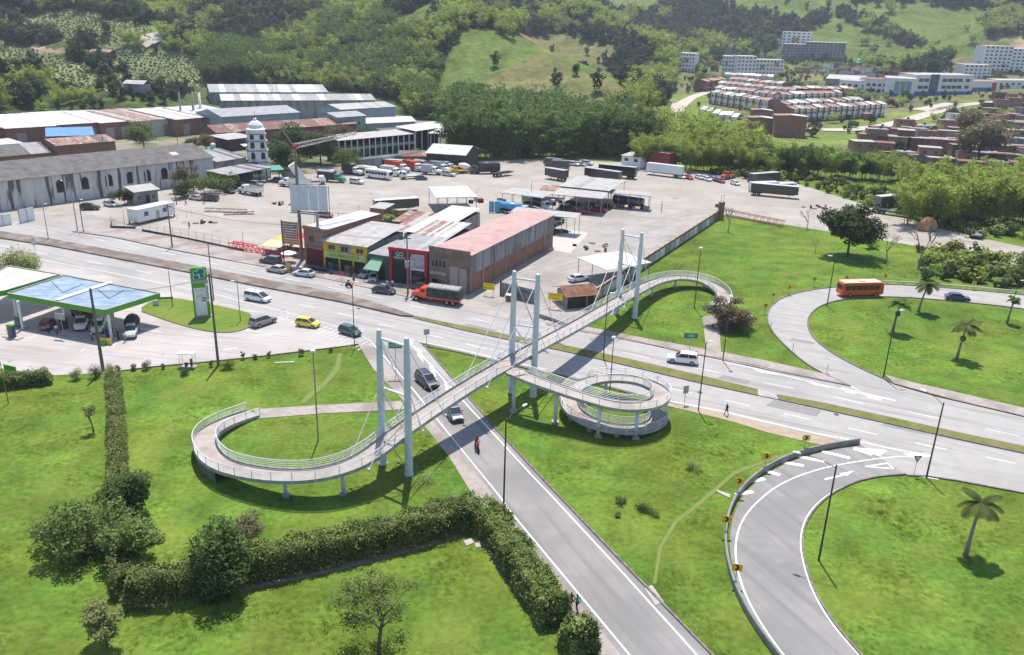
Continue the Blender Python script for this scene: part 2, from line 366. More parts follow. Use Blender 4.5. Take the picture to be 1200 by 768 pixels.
# ------------------------------------------------ paved ground, kerbs, markings
def px2(pts,z=0.): return [G(p[0],p[1],z) for p in pts]
def sheet(name,pts,m,z,kind='structure',parent=None):
    mb=MB(); mb.poly(px2(pts) if parent is None else pts,z); o=mb.build(name,m,parent)
    if parent is None: tag(o,kind=kind)
    return o
def smooth(pts,it=2):
    for _ in range(it):
        q=[pts[0]]
        for a,b in zip(pts[:-1],pts[1:]):
            q.append(tuple(a[i]*.75+b[i]*.25 for i in range(len(a)))); q.append(tuple(a[i]*.25+b[i]*.75 for i in range(len(a))))
        q.append(pts[-1]); pts=q
    return pts
def offs(pts,d):
    r=[]
    for i,p in enumerate(pts):
        a=pts[max(0,i-1)]; b=pts[min(len(pts)-1,i+1)]; dx,dy=b[0]-a[0],b[1]-a[1]; l=math.hypot(dx,dy) or 1
        r.append((p[0]-dy/l*d,p[1]+dx/l*d))
    return r
def strip(mb,pts,w,z0,z1=None,d=0.):
    a=offs(pts,d-w/2); b=offs(pts,d+w/2)
    for i in range(len(pts)-1):
        q=[a[i],a[i+1],b[i+1],b[i]]
        if z1 is None: mb.add([(p[0],p[1],z0) for p in q],[(0,1,2,3)])
        else:
            v=[(p[0],p[1],z0) for p in q]+[(p[0],p[1],z1) for p in q]
            mb.add(v,[(4,5,6,7),(0,1,5,4),(2,3,7,6),(1,2,6,5),(3,0,4,7)])
    return mb
def ext(p,q,L): # extend beyond q (world)
    dx,dy=q[0]-p[0],q[1]-p[1]; l=math.hypot(dx,dy); return (q[0]+dx/l*L,q[1]+dy/l*L)
# north edge of the avenue, left to right
N_EDGE=[(-90,242),(0,257),(85,271),(130,277),(200,292),(270,305),(336,317),(400,330),(435,339),(480,348),(545,360),(600,371),(666,384),(740,399),(800,413),(867,425),(933,440),(997,453)]
N_EDGE2=[(1048,451),(1100,466),(1150,477),(1200,488),(1290,508)]
S_EDGE=[(490,401),(540,412),(590,424),(640,435),(700,449),(783,471),(820,479),(900,498),(960,512),(1010,522)]
S_EDGE2=[(1062,557),(1085,558),(1120,563),(1200,578),(1290,596)]
OUT1=smooth([(997,453),(967,439),(945,427),(922,407),(906,390),(899,375),(902,361),(915,350),(940,342),(975,337),(1030,333),(1100,337),(1200,346),(1290,356)])
IN1=smooth([(1290,376),(1200,362),(1120,353),(1040,347),(990,350),(960,358),(947,370),(945,382),(952,397),(972,413),(1003,430),(1038,446),(1048,451)])
OUT2=smooth([(1010,522),(970,528),(930,539),(900,554),(874,576),(860,600),(854,632),(858,665),(870,700),(890,735),(915,768),(940,800),(985,850)])
IN2=smooth([(1090,850),(1045,805),(1010,768),(980,733),(957,697),(945,663),(940,632),(948,606),(968,584),(998,567),(1030,559),(1062,557)])
RL=[(420,404),(437,432),(471,468),(498,500),(526,535),(555,582),(601,636),(650,698),(703,768),(760,842)]
RR=[(496,405),(579,502),(652,580),(740,672),(833,768),(910,848)]
def avenue():
    pts=N_EDGE+OUT1[1:]+IN1+N_EDGE2[1:]+S_EDGE2[::-1]+IN2[::-1][1:]+OUT2[::-1]+S_EDGE[::-1][1:]+RR+RL[::-1]+[(400,407),(300,419),(240,425),(180,430),(128,437),(60,440),(0,432),(-90,425)]
    sheet('road',pts,M['asphalt'],0)
avenue()
# truck yard and other paved ground north of the avenue
YARD=[(-90,242),(0,257),(85,271),(130,277),(200,292),(270,305),(336,317),(400,330),(435,339),(480,348),(545,360),(600,371),(640,379),(668,383),(690,362),(705,350),(775,300),(848,252),(925,264),(1010,278),(1100,292),(1200,312),(1290,330),(1290,312),(1200,290),(1100,268),(1040,250),(1000,236),(930,214),(850,206),(760,192),(640,186),(530,190),(470,200),(400,203),(330,205),(260,205),(0,225),(-90,225)]
sheet('yard_pavement',YARD,M['yard'],-.012)
sheet('station_apron',[(-90,425),(0,432),(60,440),(128,437),(180,430),(240,425),(300,419),(400,407),(418,403),(400,392),(350,377),(250,352),(120,322),(36,304),(-90,280)],M['apron'],.006)
sheet('yard_asphalt',[(556,350),(640,284),(700,262),(716,247),(830,252),(775,300),(704,351),(690,362),(668,383),(640,378),(600,370)],mat('yard_asphalt',(.29,.262,.24),(.34,.31,.288),.3,.95,.3,8,world=True,col3=(.22,.2,.18),scale3=.09,lo3=.5,hi3=.7,streak=(R(45),14,.8,.5,.7,(.23,.205,.185)),spots=((.7,.66,.72,(.15,.13,.12)),)),-.004)
sheet('yard_asphalt',[(0,257),(60,249),(110,252),(150,262),(262,282),(290,299),(270,304.5),(200,291.5),(130,276.5),(85,270.5)],MC['yard_asphalt'],-.004)
sheet('yard_slab',[(628,290),(668,297),(690,273),(655,268)],mat('yard_slab',(.42,.38,.33),(.46,.42,.37),.5,.9,world=True),0.0)
sheet('lot_ground',[(-90,225),(0,225),(260,205),(330,205),(400,203),(470,200),(530,190),(560,186),(556,150),(480,137),(390,122),(240,122),(120,128),(-90,140)],mat('lot_ground',(.2,.165,.12),(.26,.22,.17),.2,1,.3,6,world=True,col3=(.10,.13,.04),scale3=.06,lo3=.48,hi3=.56,spots=((.3,.6,.7,(.14,.11,.085)),)),-.008)
# darker old asphalt on the ramps and far left
sheet('ramp_road',[G and p for p in [(436,402),(482,409),(500,421)]+RR[1:]+[(760+0,842)]+RL[::-1][1:-2]+[(437,432)]],M['asphalt_dark'],.004)
sheet('loop_road',OUT2+IN2,M['asphalt_dark'],.004)
# sidewalks
def band(name,a,b,z1,m): 
    mb=MB(); mb.poly(px2(a+b[::-1]),-.02,z1); o=mb.build(name,m); tag(o,kind='structure'); return o
band('pavement',[(640,376),(700,386),(760,398),(828,410),(900,424),(967,439)],[(640,381),(700,392.5),(760,404.5),(828,418.5),(900,434),(996,453)],.12,M['sidewalk'])
band('pavement',[(1037,440),(1070,449),(1110,458),(1200,479),(1290,499)],[(1049,451),(1085,461),(1115,469),(1200,489),(1290,509)],.12,M['sidewalk'])
band('pavement',[(85,271),(130,269),(160,272),(240,283),(330,297),(350,303),(420,318),(500,338),(540,352)],[(85,272),(130,278),(200,293),(270,306),(336,318),(400,331),(480,349),(505,354),(540,358)],.12,M['sidewalk'])
band('pavement',[(420,404),(437,432),(471,468),(498,500),(526,535),(555,582),(601,636),(650,698),(703,768),(760,842)],[(437,404),(455,428),(487,468),(508,494),(535,528),(572,573),(616,630),(664,690),(728,768),(782,835)],.02,M['sidewalk'])
band('path',[(298,480),(375,475),(470,470),(474,478),(500,477)],[(300,491),(375,485),(472,480),(480,485),(502,486)],.03,M['sidewalk'])
band('path',[(823,373),(826,371),(850,368),(872,366),(882,370)],[(828,412),(845,415),(843,384),(860,377),(884,377)],.04,M['sidewalk'])
band('dirt_shoulder',[(783,472),(850,485),(900,498),(960,512),(1000,521)],[(783,476),(850,492),(900,507),(950,519),(985,525)],.015,mat('dirt',(.30,.235,.17),(.36,.29,.22),1,.95,world=True))
band('dirt_path',[(960,522),(905,536),(860,552),(822,585),(790,610),(772,640),(765,684),(770,684)],[(960,524),(906,539),(862,556),(826,588),(794,613),(776,642),(769,684),(770,684)],.0,mat('dirt_grassy',(.128,.165,.034),(.165,.182,.052),1,.95,world=True))
band('dirt_path',[(396,414),(392,432),(378,448),(352,470),(354,473)],[(401,414),(398,434),(382,452),(358,472),(356,473)],.0,MC['dirt_grassy'])
band('concrete_pad',[(755,690),(764,686)],[(768,710),(778,706)],.05,M['concrete'])
band('concrete_pad',[(839,574),(856,580)],[(841,577),(855,584)],.05,M['concrete'])
# medians
med_top=[(-90,256),(0,272),(60,281),(220,311),(300,327),(400,345),(440,356),(470,366),(484,371)]
med_bot=[(-90,262),(0,280),(60,289),(220,320),(300,336),(400,355),(440,364),(470,371),(484,372)]
mb=MB(); mb.poly(px2(med_top+med_bot[::-1]),-.02,.28); tag(mb.build('median',M['medianwall']),kind='structure')
def gmed(a,b,lbl):
    mb=MB(); mb.poly(px2(a+b[::-1]),-.02,.14); tag(mb.build('median',M['kerb']),kind='structure')
    ce=[((a[0][0]+a[-1][0]+b[0][0]+b[-1][0])/4,(a[0][1]+a[-1][1]+b[0][1]+b[-1][1])/4)]
    A=offs(px2(a),-.16); B=offs(px2(b),.16)
    mb=MB(); mb.poly(A+B[::-1],.145); o=mb.build('median_turf',GR2); tag(o,kind='structure')
GR2=mat('median_grass',(.10,.13,.025),(.16,.17,.05),2,1,.8,12,world=True,col3=(.19,.16,.07),scale3=.4,spec=.1)
gmed([(484,370.5),(540,382),(600,394),(660,405),(740,422),(822,441),(888,457)],[(485,373.5),(540,387),(600,400),(660,412),(740,430.5),(822,450),(888,464)],'')
gmed([(910,463),(960,472),(1040,489),(1120,507),(1200,524),(1290,544)],[(912,469),(960,479.5),(1040,497),(1120,515),(1200,532),(1290,552)],'')
sheet('median_crossing',[(888,457),(910,463),(912,469),(888,464)],M['concrete'],.1)
# kerbs
def kerb(pts,d=.1,z=.14,w=.2,world=False):
    mb=MB(); strip(mb,pts if world else px2(pts),w,-.02,z,d); tag(mb.build('kerb',M['kerb']),kind='structure')
kerb(RR,.1); kerb(OUT1,.1); kerb(IN1,.1); kerb(IN2,.1); kerb([(996,453),(930,439.5),(867,425.5),(800,413.5),(740,399.7),(666,384.7),(640,380)][::-1],.1,.15)
kerb([(128,437),(180,430.5),(240,425),(300,419),(400,407),(420,404)],.1,.12); kerb([(1049,451),(1085,461),(1115,469),(1200,489),(1290,509)],.1,.15)
kerb([(496,405),(540,413.5),(590,425.5),(640,437),(700,451),(745,463)],-.1,.12)
kerb([(270,306),(200,293),(130,278),(85,272)],-.1,.16); kerb([(1062,557),(1085,558),(1120,563),(1200,578),(1290,596)],-.1,.12)
# lawn islands by the station
isl=smooth([(166,361),(178,353),(200,349),(240,356),(290,366),(297,372),(293,384),(280,389),(262,391),(235,388),(200,378),(166,366)],1)
mb=MB(); mb.poly(px2(isl),-.02,.13); tag(mb.build('traffic_island',M['kerb']),kind='structure')
ip=px2(isl); cxy=(sum(p[0] for p in ip)/len(ip),sum(p[1] for p in ip)/len(ip))
mb=MB(); mb.poly([((p[0]-cxy[0])*.985+cxy[0],(p[1]-cxy[1])*.985+cxy[1]) for p in ip],.135); tag(mb.build('island_lawn',mat('lawn',(.10,.17,.022),(.13,.19,.03),.6,1,.7,10,world=True,col3=(.16,.19,.04),scale3=.15,spec=.1)),kind='structure')
# painted markings: every stroke its own piece of one road-marking set
def mark(name,strokes,w,z=.012,m='paint'):
    for s in strokes:
        mb=MB(); strip(mb,px2(s),w,z); tag(mb.build(name,M[m]),kind='structure')
def edge_line(pts,w=.14,z=.012): mark('edge_line',[pts],w,z)
edge_line([(436,402),(480,451.6),(584,580),(600,602),(738,768),(800,842)],.16)
edge_line([(484,405),(500,423),(545,472.4),(623,557),(647,582),(733,675),(817,768),(882,840)],.16)
edge_line([(36,302),(120,318),(200,334),(250,344.5),(347,369),(400,384),(436,400)],.12)
edge_line([(490,400),(540,410),(590,422),(640,433)],.14); edge_line([(783,470),(850,483),(900,495),(960,509),(1010,518),(1040,525),(1072,531),(1094,534)],.22)
edge_line(smooth([(1094,534),(1050,535),(1010,540),(960,549),(915,566),(888,587),(870,608),(862,632),(862,660),(872,695),(892,732),(918,768),(945,800)]),.16)
edge_line(smooth([(1100,562),(1062,556),(1030,557),(998,565),(966,582),(945,604),(937,632),(942,664),(954,698),(977,735),(1007,768),(1040,803)]),.16)
edge_line([(820,479)]+[(900,423),(960,436)][:0]+[(850,485.5)],.16) if 0 else None
edge_line([(847,424),(880,431),(930,443),(985,456),(1020,464),(1050,470)],.16)
edge_line([(967,439.5),(990,449),(1010,460),(1048,469)],.14)
mark('edge_line',[[(90,273),(150,284),(220,298),(300,313)],[(690,391),(760,405),(850,424)]],.1)
for nm,pts in (('lane_dash',[((894.4,448.5),(930,455.5)),((976,465),(1011,473)),((1063,482.5),(1100,490.5)),((1155,502.5),(1195,511)),((812,431),(842,437)),((730,413),(762,420)),((552,373),(580,379)),((480,358),(500,362)),
   ((849,469),(879,476)),((919,485),(950,492)),((994,502),(1028,509.5)),((1073,519),(1109,527)),((1155,536),(1190,543)),((784,455),(812,461)),((695,437),(722,443)),
   ((546,403),(571,409)),((496,391),(519,396)),((443,380),(465,384)),((396,367),(420,373)),((350,357),(370,361)),((300,349),(318,353)),((520,430),(520,430)),
   ((430,346),(450,350)),((385,337),(405,341)),((335,327),(352,330)),((280,316),(300,320)),((238,307),(255,310)),((190,296),(206,299)),((150,288),(165,291)),((110,280),(124,283)),((56,277),(72,279)),
   ((100,306),(120,310)),((160,317),(180,321)),((215,329),(235,333)),((262,338),(274,341)),((0,288),(16,291)),((40,295),(56,298))]),):
    for a,b in pts:
        if a!=b: mark(nm,[[a,b]],.13)
# zebra-like exit hatch beside the station, chevrons in the gores
for k in range(20):
    t=k/19; a=(335+t*98,366+t*37); n0=(a[0]-4.5-5*t,a[1]+6.5); b=(a[0]+6,a[1]-1)
    mark('hatch_bar',[[(a[0]-16+t*2,a[1]+4.5+t*3),(a[0]+3,a[1]-1.5+t)]],.2,m='paint_worn')
for a,b in (((862,580),(882,576)),((876,565),(896,561)),((892,550),(914,557)),((912,541),(942,546)),((935,535),(966,541)),((963,529),(996,537)),((1000,526),(1022,533))):
    mb=MB(); A=G(*a); B=G(*b); strip(mb,[A,B],.6,.012); tag(mb.build('hatch_bar',M['paint']),kind='structure')
sheet('gore_paint',[(1058,531),(1084,533),(1096,535),(1068,536)],M['paint'],.013); sheet('gore_paint',[(1000,524.5),(1040,528),(1030,535),(1015,529)],M['paint'],.013)
for q in ([(481,396),(486,399),(482,405),(478,401)],[(489,407),(494,411),(497,426),(489,417)],[(503,425),(508,428),(513,447),(503,435)],[(520,445),(526,449),(534,470),(522,458)],[(985,454),(1005,459),(1003,462),(990,460)],[(1015,463),(1034,468),(1032,470),(1018,467)],[(940,445),(962,450),(975,455),(955,452)],[(880,432),(905,437),(915,441),(892,437)]):
    sheet('gore_paint',q,M['paint_worn'],.013)
def arrow(name,pl): sheet(name,pl,M['paint'],.014)
arrow('arrow_marking',[(966,561),(985,557),(984,555),(1001,552),(992,558),(990,556.5),(989,557.5),(967,563)])
yt=[G(*p) for p in ((1014,547),(1040,543),(1047,549.5))]
for i in range(3):
    mb=MB(); strip(mb,[yt[i],yt[(i+1)%3]],.22,.014+.0005*i); tag(mb.build('yield_marking',M['paint']),kind='structure')
mark('arrow_marking',[[(322,426-1),(345,424)],[(262,415-5),(278,408)],[(300,393),(325,391)]],.18)
# patches, drains, bare soil
PM=mat('road_patch',(.2,.19,.182),(.23,.22,.21),1,.9,world=True)
for k,(x,y,w,h) in enumerate(((560,385,9,3),(700,440,8,2.5),(930,478,10,2),(380,345,9,2.5),(240,318,10,2),(1060,500,9,2.5),(900,640,10,8),(940,400,6,5),(150,305,8,2),(860,445,8,2))):
    g=G(x,y); a=R(-26) if y<520 or x<630 else R(-62); mb=MB(); r=random.Random(k); ww,hh=r.uniform(1.2,3.5),r.uniform(.6,1.3); mb.poly([(g[0]+rot2(u*ww,v*hh,a)[0],g[1]+rot2(u*ww,v*hh,a)[1]) for u,v in ((-1,-1),(.9,-1),(1,.8),(-.8,1))],.0085); tag(mb.build('road_patch',PM),kind='structure')
for (x,y) in ((530,466),(585,420),(980,486),(820,460),(420,362),(300,335)):
    g=G(x,y); mb=MB(); mb.cyl((g[0],g[1],.004),(g[0],g[1],.016),.35,.35,14); tag(mb.build('manhole_cover',M['steeldark']),kind='structure')
SOIL=mat('bare_soil',(.17,.125,.085),(.24,.19,.14),1,1,.4,10,world=True)
for pts,w in (([(160,709),(262,694),(330,678),(400,663),(460,647),(520,630),(545,622)],1.2),([(560,624),(580,648),(602,680),(622,704),(638,722)],1.2)):
    mb=MB(); strip(mb,px2(pts),w,-.006); tag(mb.build('bare_soil',SOIL),kind='structure')
for q in ([(543,634),(552,631),(556,636),(547,640)],[(556,637),(562,635),(564,641),(558,642)]):
    sheet('concrete_pad',q,M['concrete'],.03)
# ------------------------------------------------ foliage
def leafmat(name,c,c2,tr=.35,rnd=.25): return mat(name,c,c2,.9,.75,transl=tr,rnd=rnd,spec=.25,lo=.35,hi=.65)
LM={'dark':leafmat('leaf_dark',(.045,.075,.018),(.085,.125,.03)),'mid':leafmat('leaf_mid',(.085,.13,.026),(.15,.195,.045)),
 'light':leafmat('leaf_light',(.21,.26,.075),(.31,.35,.13)),'bamboo':leafmat('leaf_bamboo',(.23,.31,.045),(.38,.43,.10),.45),'bamboo_dark':leafmat('leaf_bamboo_dark',(.08,.145,.03),(.17,.245,.06),.4),
 'brown':leafmat('leaf_brown',(.15,.125,.07),(.22,.175,.11)),'hedge':leafmat('leaf_hedge',(.075,.125,.022),(.20,.25,.075)),'yellow':leafmat('leaf_yellow',(.3,.26,.03),(.4,.33,.04)),
 'silver':leafmat('leaf_silver',(.22,.25,.17),(.3,.32,.24)),'hill':leafmat('leaf_hill',(.055,.092,.024),(.12,.16,.042),.35,.45),'hill2':leafmat('leaf_hill2',(.034,.062,.022),(.06,.095,.032),.35,.4)}
BARK=mat('bark',(.11,.085,.06),(.17,.14,.11),3,.95,.5,20,stretch=(1,1,.2)); BARKP=mat('bark_pale',(.24,.2,.17),(.32,.28,.24),3,.9,.3,20)
def leaves(name,c,out,size,m,asp=.62,up=.7,jit=.5,seed=0,fold=True):
    r=np.random.default_rng(seed); c=np.asarray(c,float); n=len(c); out=np.asarray(out,float)
    nn=out*(1-jit)+r.normal(size=(n,3))*jit; nn[:,2]+=up; nn/=np.linalg.norm(nn,axis=1,keepdims=True)+1e-9
    t=r.normal(size=(n,3)); t-=nn*(t*nn).sum(1,keepdims=True); t/=np.linalg.norm(t,axis=1,keepdims=True)+1e-9
    b=np.cross(nn,t); s=(size*r.uniform(.6,1.35,n))[:,None]; 
    v=np.stack([c-t*s*.5,c+b*s*asp*.5-nn*s*.08,c+t*s*.5,c-b*s*asp*.5-nn*s*.08],1).reshape(-1,3)
    f=np.arange(n*4).reshape(-1,4); return mk(name,v,f,m)
def mk(name,v,f,m,smooth=False):
    me=bpy.data.meshes.new(name); f=np.asarray(f,np.int32); me.vertices.add(len(v)); me.vertices.foreach_set('co',np.asarray(v,float).ravel())
    me.loops.add(f.size); me.polygons.add(len(f)); me.loops.foreach_set('vertex_index',f.ravel()); me.polygons.foreach_set('loop_start',(np.arange(len(f))*f.shape[1]).astype(np.int32))
    me.update(calc_edges=True); me.materials.append(m); return me
def blobs(cl,n,seed=0,shell=.6):
    # leaf positions spread through a list of ellipsoid clumps (x,y,z,rx,ry,rz)
    r=np.random.default_rng(seed); cl=np.array(cl,float); w=(cl[:,3]*cl[:,4]*cl[:,5])**(2/3); k=r.choice(len(cl),n,p=w/w.sum())
    d=r.normal(size=(n,3)); d/=np.linalg.norm(d,axis=1,keepdims=True); rad=r.uniform(shell,1.05,n)[:,None]
    return cl[k,:3]+d*rad*cl[k,3:], d
def crown_clumps(R_,Hc,zc,n,seed,sz=.38,flat_=.75):
    r=np.random.default_rng(seed); o=[]
    for i in range(n):
        d=r.normal(size=3); d/=np.linalg.norm(d); q=r.uniform(.35,.85); s=r.uniform(.7,1.3)*sz*R_
        o.append((d[0]*q*R_,d[1]*q*R_,zc+d[2]*q*Hc,s,s,s*flat_))
    return o
def trunk_mb(cl,h,r,seed,k=7,lean=.3):
    rr=np.random.default_rng(seed); mb=MB(); top=(rr.normal()*lean,rr.normal()*lean,h)
    mb.tube([(0,0,-.1),(top[0]*.3,top[1]*.3,h*.5),top],[r,r*.75,r*.55],7)
    for i in range(min(k,len(cl))):
        c=cl[i]; b=.55+.4*rr.random(); s=(top[0]*b,top[1]*b,h*b)
        mid=((s[0]+c[0])/2+rr.normal()*.1,(s[1]+c[1])/2,(s[2]+c[2])/2-.1*h*.3)
        mb.tube([s,mid,c[:3]],[r*.4,r*.25,r*.08],5)
    return mb
def tree(name,label,cat,loc,h,rad,th,nl,ls,lm,clumps=14,seed=0,group=None,bark=None,shell=.55,sz=.38,flat_=.75,hc=None):
    t=thing(name,label,cat,loc,random.random()*6,group)
    hc=hc or (h-th)*.55; zc=h-hc
    cl=crown_clumps(rad,hc*.8,zc,clumps,seed,sz,flat_); c,d=blobs(cl,nl,seed,shell)
    link('crown',leaves('crown',c,d,ls,LM[lm],seed=seed),t); trunk_mb(cl,max(th,zc*.8),max(.09,h*.022),seed).build('trunk',bark or BARK,t,True)
    return t
# ---- small shared prototypes for the wooded hills (kept as instances of one stuff object)
def proto(me): o=bpy.data.objects.new(me.name,me); return o
def crownmesh(name,R_,Hh,n,ls,lm,seed,clumps=12):
    cl=crown_clumps(R_,Hh*.42,Hh*.58,clumps,seed,.36,.8)+[(0,0,Hh*.4,R_*.6,R_*.6,Hh*.35)]
    c,d=blobs(cl,n,seed,.7); return leaves(name,c,d,ls,LM[lm],seed=seed,asp=.8)
def bamboo_arrays(n,h,spread,per,seed,droop=.5):
    r=np.random.default_rng(seed); cs=[];ds=[];st=[]
    for i in range(n):
        a=r.uniform(0,6.283); b=r.uniform(.1,.3)*spread; hh=h*r.uniform(.7,1.08); lean=r.uniform(.35,1.)*spread
        base=np.array([math.cos(a)*b,math.sin(a)*b,0]); dr=np.array([math.cos(a),math.sin(a),0])
        T=np.linspace(0,1,12); p=base+dr*(lean*T**2.6)[:,None]*1.0; p[:,2]=hh*(T-.28*droop*T**4*(lean/spread)*1.6); st.append(p)
        t=r.uniform(.16,1,per)**.75; idx=t*11; i0=np.minimum(idx.astype(int),10); fr=(idx-i0)[:,None]; q=p[i0]*(1-fr)+p[i0+1]*fr
        w=.4+.7*np.sin(np.clip((t-.2)/.8,0,1)*2.8); off=r.normal(size=(per,3))*w[:,None]*np.array([1,1,.55]); off[:,2]-=.25*w
        cs.append(q+off); ds.append(off/(np.linalg.norm(off,axis=1,keepdims=True)+1e-6))
    return np.concatenate(cs),np.concatenate(ds),st
def bamboo_mesh(h,spread,n,per,ls,lm,seed): 
    c,d,st=bamboo_arrays(n,h,spread,per,seed); me=leaves('foliage',c,d,ls,LM[lm],seed=seed,asp=.45,up=.6); return me,st
CULM=flat('culm',(.16,.17,.06),.6)
def scatter(name,pts,sc,rz,pick,protos,label=None,cat=None,kind='stuff',rxy=None):
    me=bpy.data.meshes.new(name); me.vertices.add(len(pts)); me.vertices.foreach_set('co',np.asarray(pts,float).ravel()); me.update()
    for nm,ar,ty in (('sc',sc,'FLOAT'),('rz',rz,'FLOAT'),('pick',pick,'INT')):
        a=me.attributes.new(nm,ty,'POINT'); a.data.foreach_set('value',np.asarray(ar))
    o=bpy.data.objects.new(name,me); C.objects.link(o); tag(o,label,cat,None,kind)
    g=bpy.data.node_groups.new(name,'GeometryNodeTree'); g.interface.new_socket('Geometry',in_out='INPUT',socket_type='NodeSocketGeometry'); g.interface.new_socket('Geometry',in_out='OUTPUT',socket_type='NodeSocketGeometry')
    N=g.nodes; L=g.links; gi=N.new('NodeGroupInput'); go=N.new('NodeGroupOutput'); jn=N.new('GeometryNodeJoinGeometry')
    def at(nm,ty): 
        q=N.new('GeometryNodeInputNamedAttribute'); q.data_type=ty; q.inputs['Name'].default_value=nm; return q.outputs['Attribute']
    cx=N.new('ShaderNodeCombineXYZ'); L.new(at('rz','FLOAT'),cx.inputs[2]); e2r=N.new('FunctionNodeEulerToRotation'); L.new(cx.outputs[0],e2r.inputs[0])
    scl=at('sc','FLOAT'); pk=at('pick','INT')
    for k,p in enumerate(protos):
        ob=N.new('GeometryNodeObjectInfo'); ob.inputs['Object'].default_value=p; ob.inputs['As Instance'].default_value=True
        cm=N.new('FunctionNodeCompare'); cm.data_type='INT'; cm.operation='EQUAL'; L.new(pk,cm.inputs[2]); cm.inputs[3].default_value=k
        ip=N.new('GeometryNodeInstanceOnPoints'); L.new(gi.outputs[0],ip.inputs['Points']); L.new(cm.outputs[0],ip.inputs['Selection']); L.new(ob.outputs['Geometry'],ip.inputs['Instance']); L.new(e2r.outputs[0],ip.inputs['Rotation']); L.new(scl,ip.inputs['Scale'])
        L.new(ip.outputs[0],jn.inputs[0])
    L.new(jn.outputs[0],go.inputs[0]); md=o.modifiers.new('scatter','NODES'); md.node_group=g; return o
FACT=[(-80,128),(60,131),(150,127),(200,124),(235,103),(300,100),(400,108),(475,118),(485,140),(560,150),(560,196),(240,230),(-80,260)]
TOWN=[(790,82),(830,72),(860,75),(920,52),(1000,50),(1010,80),(1100,88),(1120,62),(1200,58),(1260,60),(1260,215),(1180,215),(1100,190),(1000,188),(930,182),(880,168),(810,158),(770,140),(790,100)]
BAND=[(500,182),(512,150),(530,128),(740,120),(790,150),(840,180),(930,198),(1000,206),(1100,212),(1200,220),(1300,226),(1300,262),(1150,268),(1060,228),(1000,210),(930,202),(850,197),(760,182),(640,176),(560,180)]
def hillwood():
    r=np.random.default_rng(5); n=62000
    Y=np.sqrt(r.uniform(300**2,1500**2,n)); X=(r.uniform(-.70,.70,n))*Y
    Z=hgt(X,Y); px,py=PV(X,Y,Z)
    pa,dr,co,ea,la=cover(X,Y,Z); u=r.random(n)
    keep=(px>-40)&(px<1240)&(py>-45)&(py<262)
    keep&=~((pa|dr)&(u>.01)); keep&=~(co&(u>.015)); keep&=~ea; keep&=~(la&(u>.03))
    tw=inpoly(px,py,TOWN); keep&=~(tw&(u>.13)); keep&=~inpoly(px,py,FACT)
    bd=inpoly(px,py,BAND); D=np.hypot(X,Y)
    ok=inpoly(px,py,[(-60,60),(560,60),(760,110),(800,140),(760,184),(560,184),(540,150),(480,142),(470,118),(400,107),(300,99),(236,102),(200,126),(150,129),(60,133),(-60,130)])|bd
    keep&=~((D<400)&~bd&(Z<1)&~ok)
    dens=fbm(X/45,Y/45,3,77); keep&=(u<.62+ (dens>.42)*.4)|bd
    X,Y,Z,px,py,bd=[q[keep] for q in (X,Y,Z,px,py,bd)]; m=len(X)
    nz=fbm(X/70,Y/70,3,12); pick=np.where(nz+r.normal(size=m)*.1>.5,r.integers(0,2,m),r.integers(2,4,m))
    bam=(fbm(X/80,Y/80,3,91)>.5)&(r.random(m)<.6)|(bd&(r.random(m)<.8)); pick=np.where(bam,np.where((px>735)|(~bd),4,5),pick)
    sc=r.uniform(.6,1.1,m)*r.choice([.85,1,1.3],m)*np.where(np.hypot(X,Y)>900,1.15,1); sc=np.where(tw[keep],sc*.5,sc); sc=np.where(inpoly(px,py,[(50,96),(330,98),(330,112),(240,112),(235,130),(50,132)]),sc*.55,sc)
    P_=[proto(crownmesh('crown',4.2,9.5,420,1.15,'hill',1)),proto(crownmesh('crown',5,8.5,420,1.2,'hill',2)),proto(crownmesh('crown',4.4,10,420,1.15,'hill2',3)),proto(crownmesh('crown',3.6,11,380,1.1,'hill2',4)),
        proto(bamboo_mesh(13,6,14,60,1.2,'bamboo',5)[0]),proto(bamboo_mesh(15,6,14,60,1.2,'bamboo_dark',6)[0])]
    scatter('hillside_forest',np.stack([X,Y,Z-.3],1),sc,r.uniform(0,6.28,m),pick.astype(int),P_,'green broadleaf and bamboo woodland covering the hills behind the valley','woodland')
    n=9000; Y=r.uniform(360,900,n); X=r.uniform(-.45,.0,n)*Y; Z=hgt(X,Y); px,py=PV(X,Y,Z); k=inpoly(px,py,[(240,62),(330,66),(380,30),(440,20),(500,60),(512,120),(500,142),(485,138),(470,116),(400,106),(300,98),(240,100)])&(r.random(n)<.75)
    X,Y,Z=X[k],Y[k],Z[k]; m=len(X); scatter('valley_woodland',np.stack([X,Y,Z-.3],1),r.uniform(.7,1.25,m),r.uniform(0,6.28,m),r.choice([5,5,2,0],m),P_,'dense dark bamboo woodland behind the factory halls','woodland')
    # far slopes
    n=9000; Y=r.uniform(1450,3000,n); X=r.uniform(-.7,.7,n)*Y; Z=hgt(X,Y); px,py=PV(X,Y,Z); pa,dr,co,ea,la=cover(X,Y,Z)
    k=(px>-30)&(px<1230)&(py>-40)&~(pa|dr|la)&(fbm(X/120,Y/120,3,7)>.4); X,Y,Z=X[k],Y[k],Z[k]; m=len(X)
    scatter('distant_forest',np.stack([X,Y,Z-.5],1),r.uniform(1.6,2.8,m),r.uniform(0,6.28,m),r.integers(0,4,m),P_[:4],'distant dark woodland on the farthest hill slopes','woodland')
    # coffee bushes in rows on the two planted slopes
    b=proto(crownmesh('bush',1.1,1.5,60,.8,'light',11,4)); pts=[]
